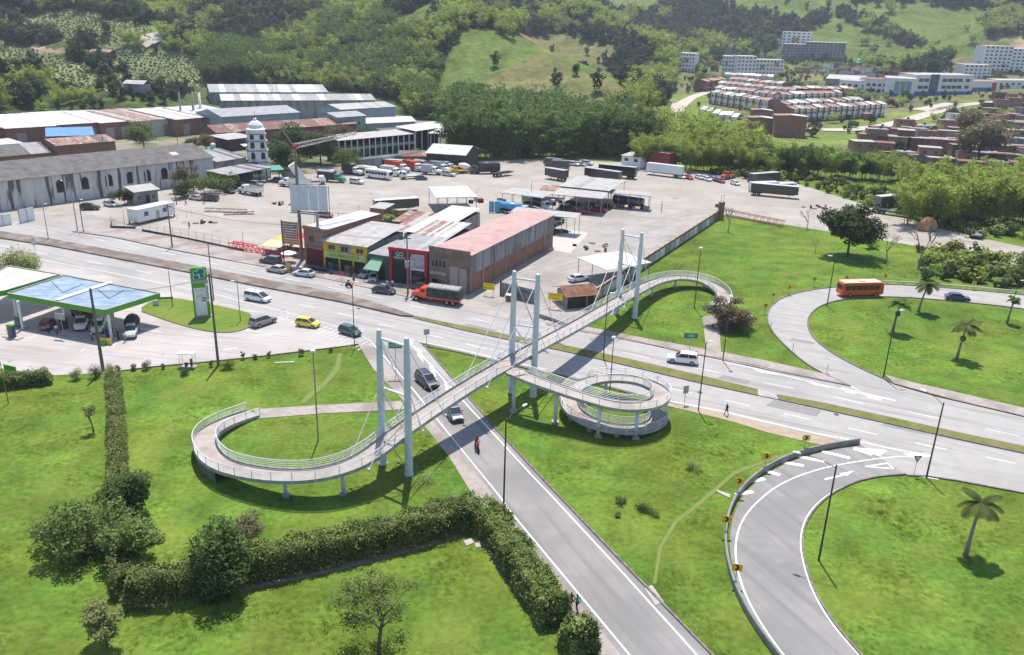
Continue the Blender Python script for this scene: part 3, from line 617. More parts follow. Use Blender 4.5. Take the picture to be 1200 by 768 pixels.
    for poly,yaw in ((COFFEE[0],.5),(COFFEE[1],.1),(COFFEE[2],-.2)):
        g=[]; xs=[GT(*q)[:2] for q in poly]; cx=sum(q[0] for q in xs)/len(xs); cy=sum(q[1] for q in xs)/len(xs)
        U,V=np.meshgrid(np.arange(-230,230,2.2),np.arange(-260,260,3.6)); U=U.ravel()+r.normal(size=U.size)*.5; V=V.ravel()+r.normal(size=U.size)*.35
        Xc=cx+U*math.cos(yaw)-V*math.sin(yaw); Yc=cy+U*math.sin(yaw)+V*math.cos(yaw); Zc=hgt(Xc,Yc); px,py=PV(Xc,Yc,Zc)
        k=inpoly(px,py,poly)&(Zc>2); pts.append(np.stack([Xc[k],Yc[k],Zc[k]-.1],1))
    pts=np.concatenate(pts); m=len(pts)
    scatter('coffee_bushes',pts,r.uniform(.5,.95,m),r.uniform(0,6.28,m),np.zeros(m,int),[b],'rows of low coffee bushes planted across the left hill slopes','crop')
hillwood()
def clump_protos():
    ps=[]
    for i,(lm,h,sp,ls) in enumerate((('bamboo_dark',19,7.5,.95),('bamboo_dark',17,7,.95),('bamboo',17,8,.9),('bamboo',15,7,.9))):
        me,st=bamboo_mesh(h,sp,16,280,ls,lm,20+i)
        mb=MB()
        for p in st[::2]: mb.tube([tuple(p[k]) for k in (0,3,6,9)],[.13,.11,.08,.04],4)
        ps.append((me,mb.mesh('culms',CULM)))
    return ps
CP=clump_protos()
def bamboo(px,py,k,s,label,group='bamboo clumps edging the truck yard',rz=None):
    x,y=G(px,py); t=thing('bamboo_clump',label,'bamboo',(x,y,0),random.random()*6 if rz is None else rz,group,s)
    link('foliage',CP[k][0],t); link('culms',CP[k][1],t); return t
random.seed(3)
ORD=('first','second','third','fourth','fifth','sixth','seventh','eighth','ninth','tenth','eleventh','twelfth','thirteenth','fourteenth','fifteenth','sixteenth','seventeenth','eighteenth','nineteenth','twentieth')
def ordinal(i,n): return ORD[i]
for i in range(20):
    x=536+i*11.6; bamboo(x+random.uniform(-3,3),186-random.uniform(0,3)-(x-536)*.01,i%2,random.uniform(.85,1.12),'dark green bamboo clump at the front of the row, '+ordinal(i,20)+' from the left','dark bamboo clumps behind the truck yard')
for i in range(14):
    x=530+i*17; bamboo(x+random.uniform(-5,5),170,i%2,random.uniform(.9,1.15),'taller dark bamboo clump behind the front row, '+ordinal(i,14)+' from the left','dark bamboo clumps behind the truck yard')
for i in range(30):
    x=752+i*10.3; y=196+(x-752)*.055+random.uniform(-3,2); kk=2+(i%2) if i<12 else (1 if i%3 else 2)
    bamboo(x+random.uniform(-3,3),y,kk,random.uniform(.6,.85)*(1.05 if i<10 else .9),('bright yellow green bamboo clump behind the white container, '+ordinal(i,12)+' from the left') if i<12 else ('mid green bamboo clump along the cabins\' edge, '+ordinal(i-12,18)+' from the bright ones'),'bright bamboo clumps behind the white container' if i<12 else 'green bamboo clumps behind the site cabins')
for i in range(16):
    x=1068+(i%8)*19; y=262-(i//8)*16+random.uniform(-4,4); bamboo(x,y,2+(i%2),random.uniform(.85,1.08),'feathery light bamboo clump in the '+('front' if i<8 else 'back')+' rank of the right stand, '+ordinal(i%8,8)+' from the left','bamboo clumps in the large stand on the right')
# ---- palms
def palm(label,px,py,h,lean=(0,0),seed=0,nf=15,L_=2.6,brown=False):
    x,y=G(px,py); t=thing('palm_tree',label,'palm tree',(x,y,0),0,'palms on the roundabout lawns'); r=np.random.default_rng(seed)
    mb=MB(); mb.tube([(0,0,-.1),(lean[0]*.2,lean[1]*.2,h*.35),(lean[0]*.6,lean[1]*.6,h*.7),(lean[0],lean[1],h)],[.26,.17,.14,.12],8); mb.build('trunk',BARKP,t,True)
    V=[];Fc=[]
    for i in range(nf):
        a=i*2.4+r.uniform(-.3,.3); el=r.uniform(.1,1.15); p=np.array([lean[0],lean[1],h]); d=np.array([math.cos(a)*math.cos(el),math.sin(a)*math.cos(el),math.sin(el)]); pts=[p.copy()]
        for k in range(9): d[2]-=.19; d/=np.linalg.norm(d); p=p+d*L_/9; pts.append(p.copy())
        for k in range(1,10):
            for s in (-1,1):
                for m_ in (0,.5):
                    b=pts[k-1]*(1-m_)+pts[k]*m_; dd=pts[k]-pts[k-1]; dd/=np.linalg.norm(dd); side=np.cross(dd,[0,0,1]); side/=np.linalg.norm(side)+1e-6
                    l=.85*math.sin(.35+k/9*2.5); tip=b+side*s*l*.75+dd*l*.5-np.array([0,0,l*.45]); w=dd*.1
                    n0=len(V); V+= [b-w,b+w,tip+w*.3,tip-w*.3]; Fc.append((n0,n0+1,n0+2,n0+3))
    link('fronds',mk('fronds',V,Fc,LM['mid']),t)
    if brown:
        mb=MB(); mb.ell((lean[0]*.7,lean[1]*.7,h*.62),(.45,.45,.5),8,6); mb.build('fruit_cluster',LM['brown'],t)
    return t
palm('wind blown palm on the lawn inside the lower right loop, near the give way sign',1131,652,5.6,(.5,.5),1,11,2.3)
palm('palm below the orange bus with white lamp beside its crown',1046,389,5.2,(.4,0),2,17,2.3,True)
palm('taller palm closest to the upper bend guardrail',1076,366,5.2,(.7,0),3,16,2.4)
palm('palm in mid lawn of the upper loop with brown collar on trunk',1121,421,5.4,(.5,.2),4,17,2.6,True)
palm('small thin palm at the right edge of the upper roundabout lawn',1180,379,4.4,(.3,.1),5,9,1.3)
# ---- individual trees
def at(px,py): x,y=G(px,py); return (x,y,0)
tree('tree','reddish leaved spreading tree at the end of the footbridge ramp','tree',at(853,384),7.2,4.2,1.5,9000,.36,'brown',24,31,sz=.34,flat_=.5,shell=.3,hc=5.2)
tree('tree','large dark green tree standing alone on the grass by the dirt road','tree',at(993,300),14.2,6.8,2.2,8000,.7,'dark',24,32,sz=.36)
tree('tree','dark narrow leafy tree rising out of the long hedge','tree',at(264,690),8.2,3.0,.8,9500,.26,'dark',30,33,sz=.36,flat_=1.2,hc=6.2)
tree('tree','reddish brown shrub tree behind the dark narrow tree in the hedge','tree',at(293,640),3.6,1.9,.8,2600,.18,'brown',9,34)
tree('tree','sparse airy tree in the bottom foreground lawn','tree',at(444,768),8.3,4.0,3.4,4800,.2,'hedge',26,35,sz=.26,flat_=.5,shell=.2,hc=3.6)
tree('tree','young pale leaved tree at the bottom left corner of the hedge','tree',at(126,756),4.6,2.0,1.6,2600,.26,'light',12,36,sz=.42,hc=1.8)
tree('tree','slender young tree on the lawn just left of the narrow hedge','tree',at(110,507),3.9,.95,2.2,650,.18,'light',6,37,sz=.5)
tree('tree','broad dark spreading tree overhanging the left lawn','tree',at(105,640),6.4,4.9,1.0,9000,.3,'hedge',30,38,sz=.32,flat_=.6,hc=4.6)
tree('tree','round leafy bush tree right of the broad tree by the hedge','tree',at(160,662),5.0,3.0,.4,5200,.3,'hedge',14,39)
tree('tree','dark bushy tree behind the broad tree at the hedge','tree',at(150,605),5.2,3.2,.4,5200,.3,'dark',14,40,flat_=.7)
tree('tree','bushy green tree in front of the white workshop gallery','tree',at(412,203),9,5.5,1.5,3000,.5,'mid',16,41)
tree('tree','dark round tree between the white tower and the crane boom','tree',at(326,198),12,6.5,2,4500,.6,'dark',20,48)
tree('tree','big dark tree behind the crane boom beside the church tower','tree',at(350,192),16,9,2,6000,.7,'dark',24,42)
tree('tree','tall spreading tree between the boom mast and the gallery','tree',at(376,194),14,7.5,2,5000,.65,'dark',14,43)
tree('tree','round dense green bush tree at the foot of the white tower','tree',at(303,206),6.5,4.5,1,2600,.5,'mid',12,44)
tree('tree','tree in the scrap yard behind the long warehouse roof','tree',at(170,181),13,7,4,3400,.6,'mid',16,45)
tree('tree','brown green tree by the last windows of the warehouse','tree',at(220,225),9,4,2,2400,.45,'brown',12,46)
for i,(x,y,h,rd,lm,lb) in enumerate(((240,228,5,4.5,'mid','low leafy shrub mass left of the dark roofed truck shelter'),(262,224,5,5,'mid','green shrub mass between warehouse end and truck shelter'),(212,232,4.5,3.5,'dark','dark shrub by the small annex of the warehouse'),(146,241,4.5,3,'dark','round dark bush against the warehouse wall beside the annex'),
   (450,196,5,4,'dark','dark bush below the retaining wall of the gallery'),(490,190,5,4,'mid','bush behind the parked buses'),(340,200,7,5,'dark','dark shrub tree behind the white dump trucks'),(326,192,9,5,'mid','leafy tree right of the white church tower'),
   (465,262,3.4,2.2,'mid','cluster of tall weeds among the rusty roofs'),(455,265,3,2.,'light','pale weeds growing beside the rusty roofs'),(1143,165,24,13,'brown','huge brownish green tree rising above the brick hillside houses'),
   (385,178,7,6,'dark','dark tree row behind the boom'),(430,170,8,6,'dark','dark tree left of the upper gallery roof'),(400,165,8,6,'brown','brownish tree behind the gallery'),(242,180,7,4,'brown','scrubby tree beside the green water tanks'),(228,178,6,4,'dark','scrub behind the long warehouse end'))):
    tree('shrub' if h<6 else 'tree',lb,'shrub' if h<6 else 'tree',at(x,y) if y!=165 or x!=1143 else GT(1143,198),h,rd,h*.2,int(1500+h*90) if h<15 else 7000,.45 if h<15 else 1.0,lm,12,60+i)
# bare trees on the upper grass
def bare(label,px,py,h,seed):
    x,y=G(px,py); t=thing('bare_tree',label,'tree',(x,y,0),0,'leafless trees on the upper grass'); r=np.random.default_rng(seed); mb=MB()
    def br(p,d,l,rad,dep):
        q=p+d*l; mb.tube([tuple(p),tuple((p+q)/2+r.normal(size=3)*l*.05),tuple(q)],[rad,rad*.8,rad*.6],4)
        if dep:
            for _ in range(3 if dep>1 else 2):
                nd=d+r.normal(size=3)*.45; nd[2]=abs(nd[2])*.8+.3; nd/=np.linalg.norm(nd); br(q,nd,l*.68,rad*.6,dep-1)
    br(np.array([0,0,-.1]),np.array([.05,0,1.]),h*.33,h*.022,4); mb.build('branches',BARKP,t); return t
bare('leafless sapling on the grass right of the brick wall corner',853,272,7.5,1); bare('leafless slim tree left of the dark round tree',945,270,6.5,2)
bare('leafless forked tree right of the dark round tree',1036,308,8,3); bare('tall leafless tree in front of the light bamboo stand',1076,316,12.5,4); bare('small leafless shrub left of the dark tree trunk',955,296,4,5)
# ---- hedges
def hedge(label,pts,w,h,n,ls,lm,seed,dots=0,sub=None):
    P_=[G(*p) for p in pts]; r=np.random.default_rng(seed); cl=[]
    seg=[math.dist(a,b) for a,b in zip(P_[:-1],P_[1:])]; tot=sum(seg); k=int(tot/.8); x0,y0=P_[0]
    for i in range(k):
        s=i/k*tot; j=0
        while s>seg[j]: s-=seg[j]; j+=1
        a,b=P_[j],P_[j+1]; f=s/seg[j]; x=a[0]+(b[0]-a[0])*f; y=a[1]+(b[1]-a[1])*f; hh=h*r.uniform(.78,1.12)
        for q in range(5): cl.append((x-x0+r.normal()*w*.25,y-y0+r.normal()*w*.25,hh*r.uniform(.25,.78),w*r.uniform(.22,.34),w*r.uniform(.22,.34),hh*r.uniform(.17,.28)))
    def skin(n,sd):
        r=np.random.default_rng(sd); cum=np.concatenate([[0],np.cumsum(seg)]); s=r.uniform(-.2,tot+.2,n); sc_=np.clip(s,0,tot-1e-6); j=np.searchsorted(cum,sc_,'right')-1; A=np.array(P_)
        f=((s-cum[j])/np.array(seg)[j])[:,None]; p=A[j]*(1-f)+A[j+1]*f; dv=(A[j+1]-A[j])/np.array(seg)[j][:,None]; nv=np.stack([-dv[:,1],dv[:,0]],1)
        k=r.random(n); top=k<.42; u=np.where(top,r.uniform(-1,1,n),np.sign(k-.71)); z=np.where(top,1,r.uniform(0,1,n)**.8)
        lump=fbm(p[:,0]*.9+u*3,p[:,1]*.9+z*2,3,sd+3)-.45; g=1+lump*1.0; end=np.clip(np.minimum(s,tot-s)/.8+.5,.4,1)
        round_=np.where(top,1-.22*np.abs(u)**3,1); uu=u*(w/2)*g*np.where(top,1,1-.25*z**3); zz=z*h*(1+lump*.75)*round_*end; dep=r.uniform(.75,1.02,n); uu*=dep; zz*=np.where(top,dep,1)
        q=p+nv*uu[:,None]; c=np.stack([q[:,0]-x0,q[:,1]-y0,np.maximum(zz,.05)],1); d=np.stack([nv[:,0]*np.sign(uu)*~top,nv[:,1]*np.sign(uu)*~top,np.where(top,1,.25)],1); return c+r.normal(size=c.shape)*.06,d
    c,d=skin(n,seed); t=thing('hedge',label,'hedge',(x0,y0,0))
    link('foliage',leaves('foliage',c,d,ls,LM[lm],seed=seed),t)
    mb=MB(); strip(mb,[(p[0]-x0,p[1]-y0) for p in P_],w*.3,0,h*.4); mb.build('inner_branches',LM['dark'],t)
    c,d=skin(n//5,seed+9); c=c+d*.08; link('young_leaves',leaves('young_leaves',c,d,ls*.9,LM['light'],seed=seed+9),t)
    if dots:
        c,d=skin(dots,seed+1); c=c+d*.05; link('blossom',leaves('blossom',c,d,ls*.8,LM['yellow'],seed=seed),t)
    return t
hedge('narrow knobbly hedge running from the station pole down to the big trees',[(133,442),(136,470),(137,500),(138,540),(140,585)],1.9,1.8,12000,.22,'hedge',1,900)
hedge('lower part of the knobbly hedge below the spreading trees',[(142,640),(143,668),(150,700)],2.2,2.1,3500,.25,'hedge',2)
hedge('long thick hedge crossing the lawn from the corner tree to the ramp road',[(150,704),(210,697),(262,685),(330,668),(400,653),(460,638),(520,622),(548,612)],2.7,2.9,30000,.23,'hedge',3,500)
hedge('yellow dotted hedge bending along the sidewalk of the ramp road',[(538,618),(560,612),(580,630),(602,660),(622,690),(640,716),(650,735)],2.7,2.7,22000,.23,'hedge',4,2200)
hedge('last leafy clump of hedge at the bottom edge beside the two walkers',[(668,752),(686,775)],2.6,3.0,5000,.25,'hedge',5,200)
hedge('trimmed low hedge at the left edge below the green station sign',[(-10,456),(20,453),(60,448)],2.,1.9,5000,.25,'hedge',6)
for i,(x,y,w,h,lm,lb) in enumerate(((90,445,.9,1.8,'light','pointed pale shrub between the low hedge and the station pole'),(112,443,1.,1.8,'mid','green shrub at the foot of the leaning station pole'),(126,441,.9,1.9,'light','pale yellow shrub right of the station pole'),
   (157,434,.5,1.1,'brown','thin brownish shrub at the station kerb'),(172,433,.8,1.4,'brown','reddish shrub at the station kerb beside the white frame'),(192,432,.4,1.1,'brown','small thin shrub right of the reddish one'),(214,440,.9,1.,'dark','low dark bush on the lawn below the white frame'),
   (285,421,.35,1.5,'dark','small clipped columnar shrub on the lawn edge'),(268,432,1.2,1.3,'mid','bushy green plant on the lawn near the dark pole'),(300,421,.5,.9,'mid','small bush right of the columnar shrub'),(316,419,.4,1.1,'mid','small spiky plant on the lawn edge'),(353,417,.5,1.5,'brown','reddish spiky shrub on the lawn edge near the lamp'),(388,413,.4,1.,'brown','last thin shrub on the lawn edge before the junction'),
   (247,430,.4,1.2,'brown','thin brown sapling left of the dark pole base'),(6,318,5,4.5,'light','large yellowish bush at the left edge behind the station roof'),(32,319,3,3,'light','smaller pale bush by the median sign'),
   (812,550,.9,.9,'light','pale tuft of tall weeds on the central lawn'),(727,590,.7,.9,'mid','tuft of tall weeds on the central lawn near the dirt path'),(753,598,.9,.7,'dark','dark tuft of weeds on the central lawn'),(765,602,.8,.7,'mid','second dark tuft of weeds near the dirt path'),(726,605,.5,.5,'light','small pale weed tuft'),(497,565,1.8,.7,'light','patch of tall pale grass beside the first pylon'))):
    hl=h; t=thing('shrub',lb,'shrub',at(x,y)); cl=crown_clumps(w,hl*.35,hl*.5,7,i,.5,1); c,d=blobs(cl,int(350+900*w*hl*.5) if w<2 else 3500,i,.4); c[:,2]=np.abs(c[:,2]); link('foliage',leaves('foliage',c,d,.16 if w<2 else .4,LM[lm],seed=i,asp=.4),t)
    mb=MB()
    for k in range(3): mb.tube([(0,0,0),(w*.3*math.cos(k*2.1),w*.3*math.sin(k*2.1),hl*.6)],[.04,.015],4)
    mb.build('stems',BARK,t)
# ---- grass blades over the near lawns, scrub on the rough ground to the right
def lawn_grass():
    r=np.random.default_rng(8); V=[];Fc=[]
    for i in range(26):
        a=r.uniform(0,6.28); x,y=r.normal(size=2)*.16; h=r.uniform(.06,.16); w=.022; dx,dy=math.cos(a),math.sin(a); n0=len(V)
        l=r.normal(size=2)*.06; V+=[(x-dx*w,y-dy*w,0),(x+dx*w,y+dy*w,0),(x+l[0]+dx*w*.3,y+l[1]+dy*w*.3,h),(x+l[0]-dx*w*.3,y+l[1]-dy*w*.3,h)]; Fc.append((n0,n0+1,n0+2,n0+3))
    gm=leafmat('grass_blade',(.16,.26,.035),(.24,.33,.05),.5,.25); p1=proto(mk('tuft',V,Fc,gm))
    n=60000; polys=[
      [(-60,458),(128,445),(300,424),(420,407),(437,432),(471,468),(498,500),(526,535),(555,582),(601,636),(650,698),(703,768),(720,800),(-60,800)],
      [(500,408),(590,427),(700,453),(783,474),(850,490),(950,518),(985,528),(930,541),(900,556),(872,578),(856,602),(850,632),(854,668),(868,706),(905,768),(840,772),(740,674),(655,580),(582,500)],
      [(1062,560),(1120,566),(1200,582),(1240,590),(1240,800),(1040,800),(1012,768),(985,733),(960,697),(948,663),(945,632),(955,604),(975,582),(1005,567)],
      [(748,305),(848,256),(1000,282),(1060,300),(1100,335),(1000,331),(920,346),(897,370),(905,395),(960,436),(900,421),(845,410),(700,383),(680,375)],
      [(958,362),(1000,352),(1120,355),(1200,365),(1240,372),(1240,486),(1100,455),(1010,430),(975,412),(950,388)]]
    X=r.uniform(-75,90,n); Y=r.uniform(44,200,n)**1.0; Y=44+(Y-44)*r.random(n)**.5; px,py=PV(X,Y,0*X); k=np.zeros(n,bool)
    for q in polys: k|=inpoly(px,py,q)
    # keep path and ramps free
    k&=~inpoly(px,py,[(298,478),(375,474),(480,470),(480,486),(375,487),(298,493)])
    X,Y=X[k],Y[k]; m=len(X); dn=fbm(X/5,Y/5,4,40); sc=np.clip((dn-.42)*3.0,.3,1.3)*r.uniform(.7,1.3,m); kk=dn>.47
    X,Y,sc=X[kk],Y[kk],sc[kk]; m=len(X)
    scatter('lawn_grass',np.stack([X,Y,np.full(m,-.03)],1),sc,r.uniform(0,6.28,m),np.zeros(m,int),[p1],'short green grass growing over the lawns between the roads','grass')
    # rough scrub bottom right of the bamboo
    b=[proto(crownmesh('bush',1.5,2.4,160,.55,'hill',61,6)),proto(crownmesh('bush',1.8,2.,160,.55,'bamboo',62,6)),proto(crownmesh('bush',1.3,2.6,160,.5,'mid',63,6)),proto(crownmesh('bush',1.4,2.,160,.55,'light',64,6))]
    n=5000; X=r.uniform(40,190,n); Y=r.uniform(120,330,n); px,py=PV(X,Y,0*X)
    k=inpoly(px,py,[(1082,330),(1078,305),(1110,297),(1140,300),(1200,305),(1260,300),(1260,345),(1150,335)])|(inpoly(px,py,[(1050,240),(1150,262),(1260,280),(1260,296),(1130,275)])&(r.random(n)<.35))|(inpoly(px,py,[(800,203),(930,205),(1060,230),(1150,258),(1150,282),(1060,256),(1000,236),(930,214)])&(r.random(n)<.7))|(inpoly(px,py,[(1010,283),(1080,295),(1080,305),(1010,290)])&(r.random(n)<.25))
    X,Y=X[k],Y[k]; m=len(X); scatter('scrub',np.stack([X,Y,0*X],1),r.uniform(.5,1.5,m),r.uniform(0,6.28,m),r.integers(0,4,m),b,'tangled scrub on the rough ground right of the upper grass','scrub')
lawn_grass()
# ------------------------------------------------ footbridge
def cl3(pts): return [G3(*p) for p in pts]
def resample(pts,step):
    out=[pts[0]]; acc=0
    for a,b in zip(pts[:-1],pts[1:]):
        L=math.dist(a,b); t=step-acc
        while t<=L: out.append(tuple(a[i]+(b[i]-a[i])*t/L for i in range(3))); t+=step
        acc=L-(t-step)
    if math.dist(out[-1],pts[-1])>step*.3: out.append(pts[-1])
    return out
BR=thing('footbridge','white steel and concrete pedestrian footbridge with pylons and curved ramps crossing both roads','footbridge')
TA=((-14.0,79.9),(-10.8,77.7)); TB=((.1,100.),(3.1,98.9)); TC=((18.2,134.1),(21.1,132.1))
mid=lambda t:((t[0][0]+t[1][0])/2,(t[0][1]+t[1][1])/2)
a,b,c=mid(TA),mid(TB),mid(TC)
HC=(13.3,94.1); HR=5.9
ramp1=cl3([(297,484,.1),(272,492,.4),(248,503,.8),(238,516,1.2),(244,533,1.55),(262,546,1.8),(295,554,2.1),(333,558,2.45),(372,556,2.85),(410,546,3.3),(440,529,3.8)])
main=ramp1+[(a[0],a[1],4.3),(a[0]*.5+b[0]*.5+.0,(a[1]+b[1])/2,5.5),(b[0],b[1],5.9),(b[0]*.5+c[0]*.5+.4,(b[1]+c[1])/2-.8,5.1),(c[0],c[1],3.6)]+cl3([(764,331,2.5),(790,325,2.05),(811,326,1.7),(830,331,1.3),(844,340,.9),(850,350,.6),(846,359,.35),(836,367,.12)])
main=smooth(main,3)
nodeB=G3(600,437,5.65)
hx=lambda an,z:(HC[0]+HR*math.cos(R(an)),HC[1]+HR*math.sin(R(an)),z)
spiral=[hx(a_,z) for a_,z in [(-125,4.35),(-105,4.2),(-90,4.05)]]+[hx(-90+k*15,4.05-k*.126) for k in range(1,33)]
branch=smooth(cl3([(603,436,5.6),(622,444,5.3),(645,452,4.95),(668,460,4.6)])+spiral,2)
def deck(pts,w,name,base):
    P_=resample(pts,1.0); L2=offs(P_,w/2); R2=offs(P_,-w/2); mb=MB(); ebs={1:MB(),-1:MB()}
    for i in range(len(P_)-1):
        z0,z1=P_[i][2],P_[i+1][2]; l0,l1,r0,r1=L2[i],L2[i+1],R2[i],R2[i+1]
        mb.slab((*r0,z0),(*r1,z1),(*l1,z1),(*l0,z0),.28)
        for q0,q1,s in ((l0,l1,1),(r0,r1,-1)):
            d=math.hypot(q1[0]-q0[0],q1[1]-q0[1]) or 1; nx,ny=-(q1[1]-q0[1])/d*s*.09,(q1[0]-q0[0])/d*s*.09
            p=[(q0[0],q0[1]),(q1[0],q1[1]),(q1[0]+nx,q1[1]+ny),(q0[0]+nx,q0[1]+ny)]
            if s<0: p=[p[1],p[0],p[3],p[2]]; za,zb=z1,z0
            else: za,zb=z0,z1
            ebs[s].add([(*p[0],za-.3),(*p[1],zb-.3),(*p[2],zb-.3),(*p[3],za-.3),(*p[0],za+.1),(*p[1],zb+.1),(*p[2],zb+.1),(*p[3],za+.1)],[(0,3,2,1),(4,5,6,7),(0,1,5,4),(1,2,6,5),(2,3,7,6),(3,0,4,7)])
    d=mb.build('deck',M['decktop'],base); [e.build('edge_beam',M['decksteel'],base) for e in ebs.values()]; return P_
M['decktop']=mat('decktop',(.31,.265,.235),(.37,.325,.295),.8,.9,.2,15,col3=(.22,.18,.155),scale3=.3,lo3=.55,hi3=.75)
M['decksteel']=mat('decksteel',(.42,.41,.40),(.3,.28,.26),1.5,.6)
def railing(pts,w,side,base,i0=0,i1=None,h=1.05,skip=None,rows=(.22,.44,.66,.86)):
    P_=resample(pts,.7); O=offs(P_,side*(w/2+.05)); i1=i1 or len(P_)
    rr=[(O[i][0],O[i][1],P_[i][2]) for i in range(i0,i1)]
    if skip: 
        runs=[];cur=[]
        for q in rr:
            if skip(q):
                if len(cur)>2: runs.append(cur)
                cur=[]
            else: cur.append(q)
        if len(cur)>2: runs.append(cur)
    else: runs=[rr]
    for run in runs:
        for hh in (*rows,h):
            mb=MB(); mb.tube([(q[0],q[1],q[2]+hh) for q in run],.045 if hh==h else .026,5); mb.build('handrail' if hh==h else 'rail',M['railwhite'],base)
        for q in run[::3]: link('post',POST,base,q)
mbp=MB(); mbp.box(-.035,-.035,-.25,.035,.035,1.03); POST=mbp.mesh('post',M['railwhite'])
W_=2.4
P1=deck(main,W_,'deck',BR); WB=2.1; P2=deck(branch,WB,'deck',BR)
railing(main,W_,1,BR); 
node=nodeB
def nearnode(q): return math.dist(q[:2],(branch[0][0],branch[0][1]))<1.9
railing(main,W_,-1,BR,skip=nearnode)
railing(branch,WB,1,BR,i0=2); railing(branch,WB,-1,BR,i0=2,rows=(.35,.7))
# widened landing where the branch leaves
mb=MB(); q=branch[0]; mb.lathe([(1.25,q[2]-.26),(1.25,q[2]+.004)],(q[0]+.1,q[1]+.1),14); mb.build('landing',M['decktop'],BR)
# pylons: two tapered columns, crossbars, braces and stays
def nearest(P_,xy): return min(range(len(P_)),key=lambda i:math.dist(P_[i][:2],xy))
def pylon(T,h,zd,reach,mbar):
    for (x,y) in T:
        mb=MB(); mb.lathe([(.50,-.1),(.50,.12),(.44,.14),(.40,h*.5),(.33,h*.92),(.26,h),(.05,h+.12)],(x,y),12); mb.build('column',M['steelwhite'],BR,False)
    (x0,y0),(x1,y1)=T; mb=MB(); mb.cyl((x0,y0,h-.9),(x1,y1,h-.9),.18,.18,6); mb.build('crossbar',M['steelwhite'],BR)
    mb=MB(); mb.cyl((x0,y0,mbar),(x1,y1,mbar),.16,.16,6); mb.build('crossbar',M['steelwhite'],BR)
    mb=MB(); mb.cyl((x0,y0,zd-.55),(x1,y1,zd-.55),.22,.22,6); mb.build('crossbar',M['steelwhite'],BR)
    for (p,q) in (((x0,y0,h-1.1),(x1,y1,mbar)),((x0,y0,mbar-.2),(x1,y1,zd+.2)),((x0,y0,zd-.6),(x1,y1,.5))):
        mb=MB(); mb.cyl(p,q,.045,.045,5); mb.build('brace',M['galv'],BR)
    i=nearest(P1,mid(T))
    for k,(dist,zt) in enumerate(reach):
        s=1 if dist>0 else -1; j=i+int(round(dist)); 
        if not 1<=j<len(P1)-1: continue
        p=P1[j]; d=(P1[j+1][0]-P1[j-1][0],P1[j+1][1]-P1[j-1][1]); l=math.hypot(*d); nx,ny=-d[1]/l,d[0]/l
        ends=[]
        for sd in (1,-1):
            ends.append((p[0]+nx*sd*1.75,p[1]+ny*sd*1.75,p[2]-.35))
        mb=MB(); mb.cyl(ends[0],ends[1],.09,.09,6); mb.build('outrigger',M['steelwhite'],BR)
        # order the columns to the same side
        cols=sorted(T,key=lambda q:-((q[0]-p[0])*nx+(q[1]-p[1])*ny))
        for e,cq in zip(ends,cols):
            mb=MB(); mb.cyl(e,(cq[0],cq[1],zt),.055,.055,5); mb.build('stay_cable',M['railwhite'],BR)
            mb=MB(); mb.ell(e,(.2,.2,.2),6,4); mb.build('anchor',M['railwhite'],BR)
pylon(TA,16.,4.3,((7,15.2),(3,10.5),(-5,9.6)),9.4)
pylon(TB,17.,5.9,((-10,16.2),(-5.,12.2),(8,16.2),(4,10)),8.8+1)
pylon(TC,15.,3.6,((-13,14.2),(-7,11.),(7,14.2),(3,6)),9.)
# piers under the ramps
def pier(px,py,ztop,r=.2,cap=True,base=BR,pos=None):
    x,y=pos or G(px,py); mb=MB(); mb.cyl((x,y,-.1),(x,y,ztop),r,r,10); mb.build('pier',M['steelwhite'],base,True)
    mb=MB(); mb.cb(x,y,.12,r*3.6,r*3.6,.3); mb.build('footing',M['concrete'],base)
def zat(P_,xy): return P_[nearest(P_,xy)][2]
for q in ((333,586),(407,579)): X=G(*q); X2=min(P1,key=lambda p:math.dist(p[:2],X)); pier(0,0,X2[2]-.28,pos=(X2[0],X2[1]))
for q in ((597,488),(645,501)): X=G(*q); X2=min(P2,key=lambda p:math.dist(p[:2],X)); pier(0,0,X2[2]-.28,.24,pos=(X2[0],X2[1]))
for an in (-112,-72,20,95,170):
    z=4.05-(an+90)/15*.126 if an>-90 else 4.1; rr=HR+(.75 if an<0 else -.5 if an<100 else 0); pier(0,0,z-.28,.22,pos=(HC[0]+rr*math.cos(R(an)),HC[1]+rr*math.sin(R(an))))
for q in ((764,331,2.5),(791,326,2.05),(829,328,1.6)): X=G(*q); X2=min(P1,key=lambda p:math.dist(p[:2],X)); pier(0,0,X2[2]-.28,.2,pos=(X2[0],X2[1]))
# solid retaining sides where the ramps come down to the ground
M['rampwall']=mat('rampwall',(.22,.2,.18),(.13,.12,.1),1,.9,.3,10)
def skirt(P_,idx,w):
    for s in (1,-1):
        mb=MB(); O=offs(P_,s*(w/2-.1))
        for i in idx:
            if i+1>=len(P_): continue
            a_,b_=O[i],O[i+1]; mb.add([(*a_,-.1),(*b_,-.1),(*b_,P_[i+1][2]-.27),(*a_,P_[i][2]-.27)],[(0,1,2,3)])
        mb.build('side_wall',M['rampwall'],BR)
skirt(P1,[i for i in range(len(P1)) if P1[i][2]<1.75 and P1[i][0]<0],W_); skirt(P1,[i for i in range(len(P1)) if P1[i][2]<.9 and P1[i][0]>0],W_)
for an in (200,235,268,300,335): z=4.05-(an+90)/15*.126; pier(0,0,max(.3,z-.28),.16,pos=(HC[0]+HR*math.cos(R(an)),HC[1]+HR*math.sin(R(an))))
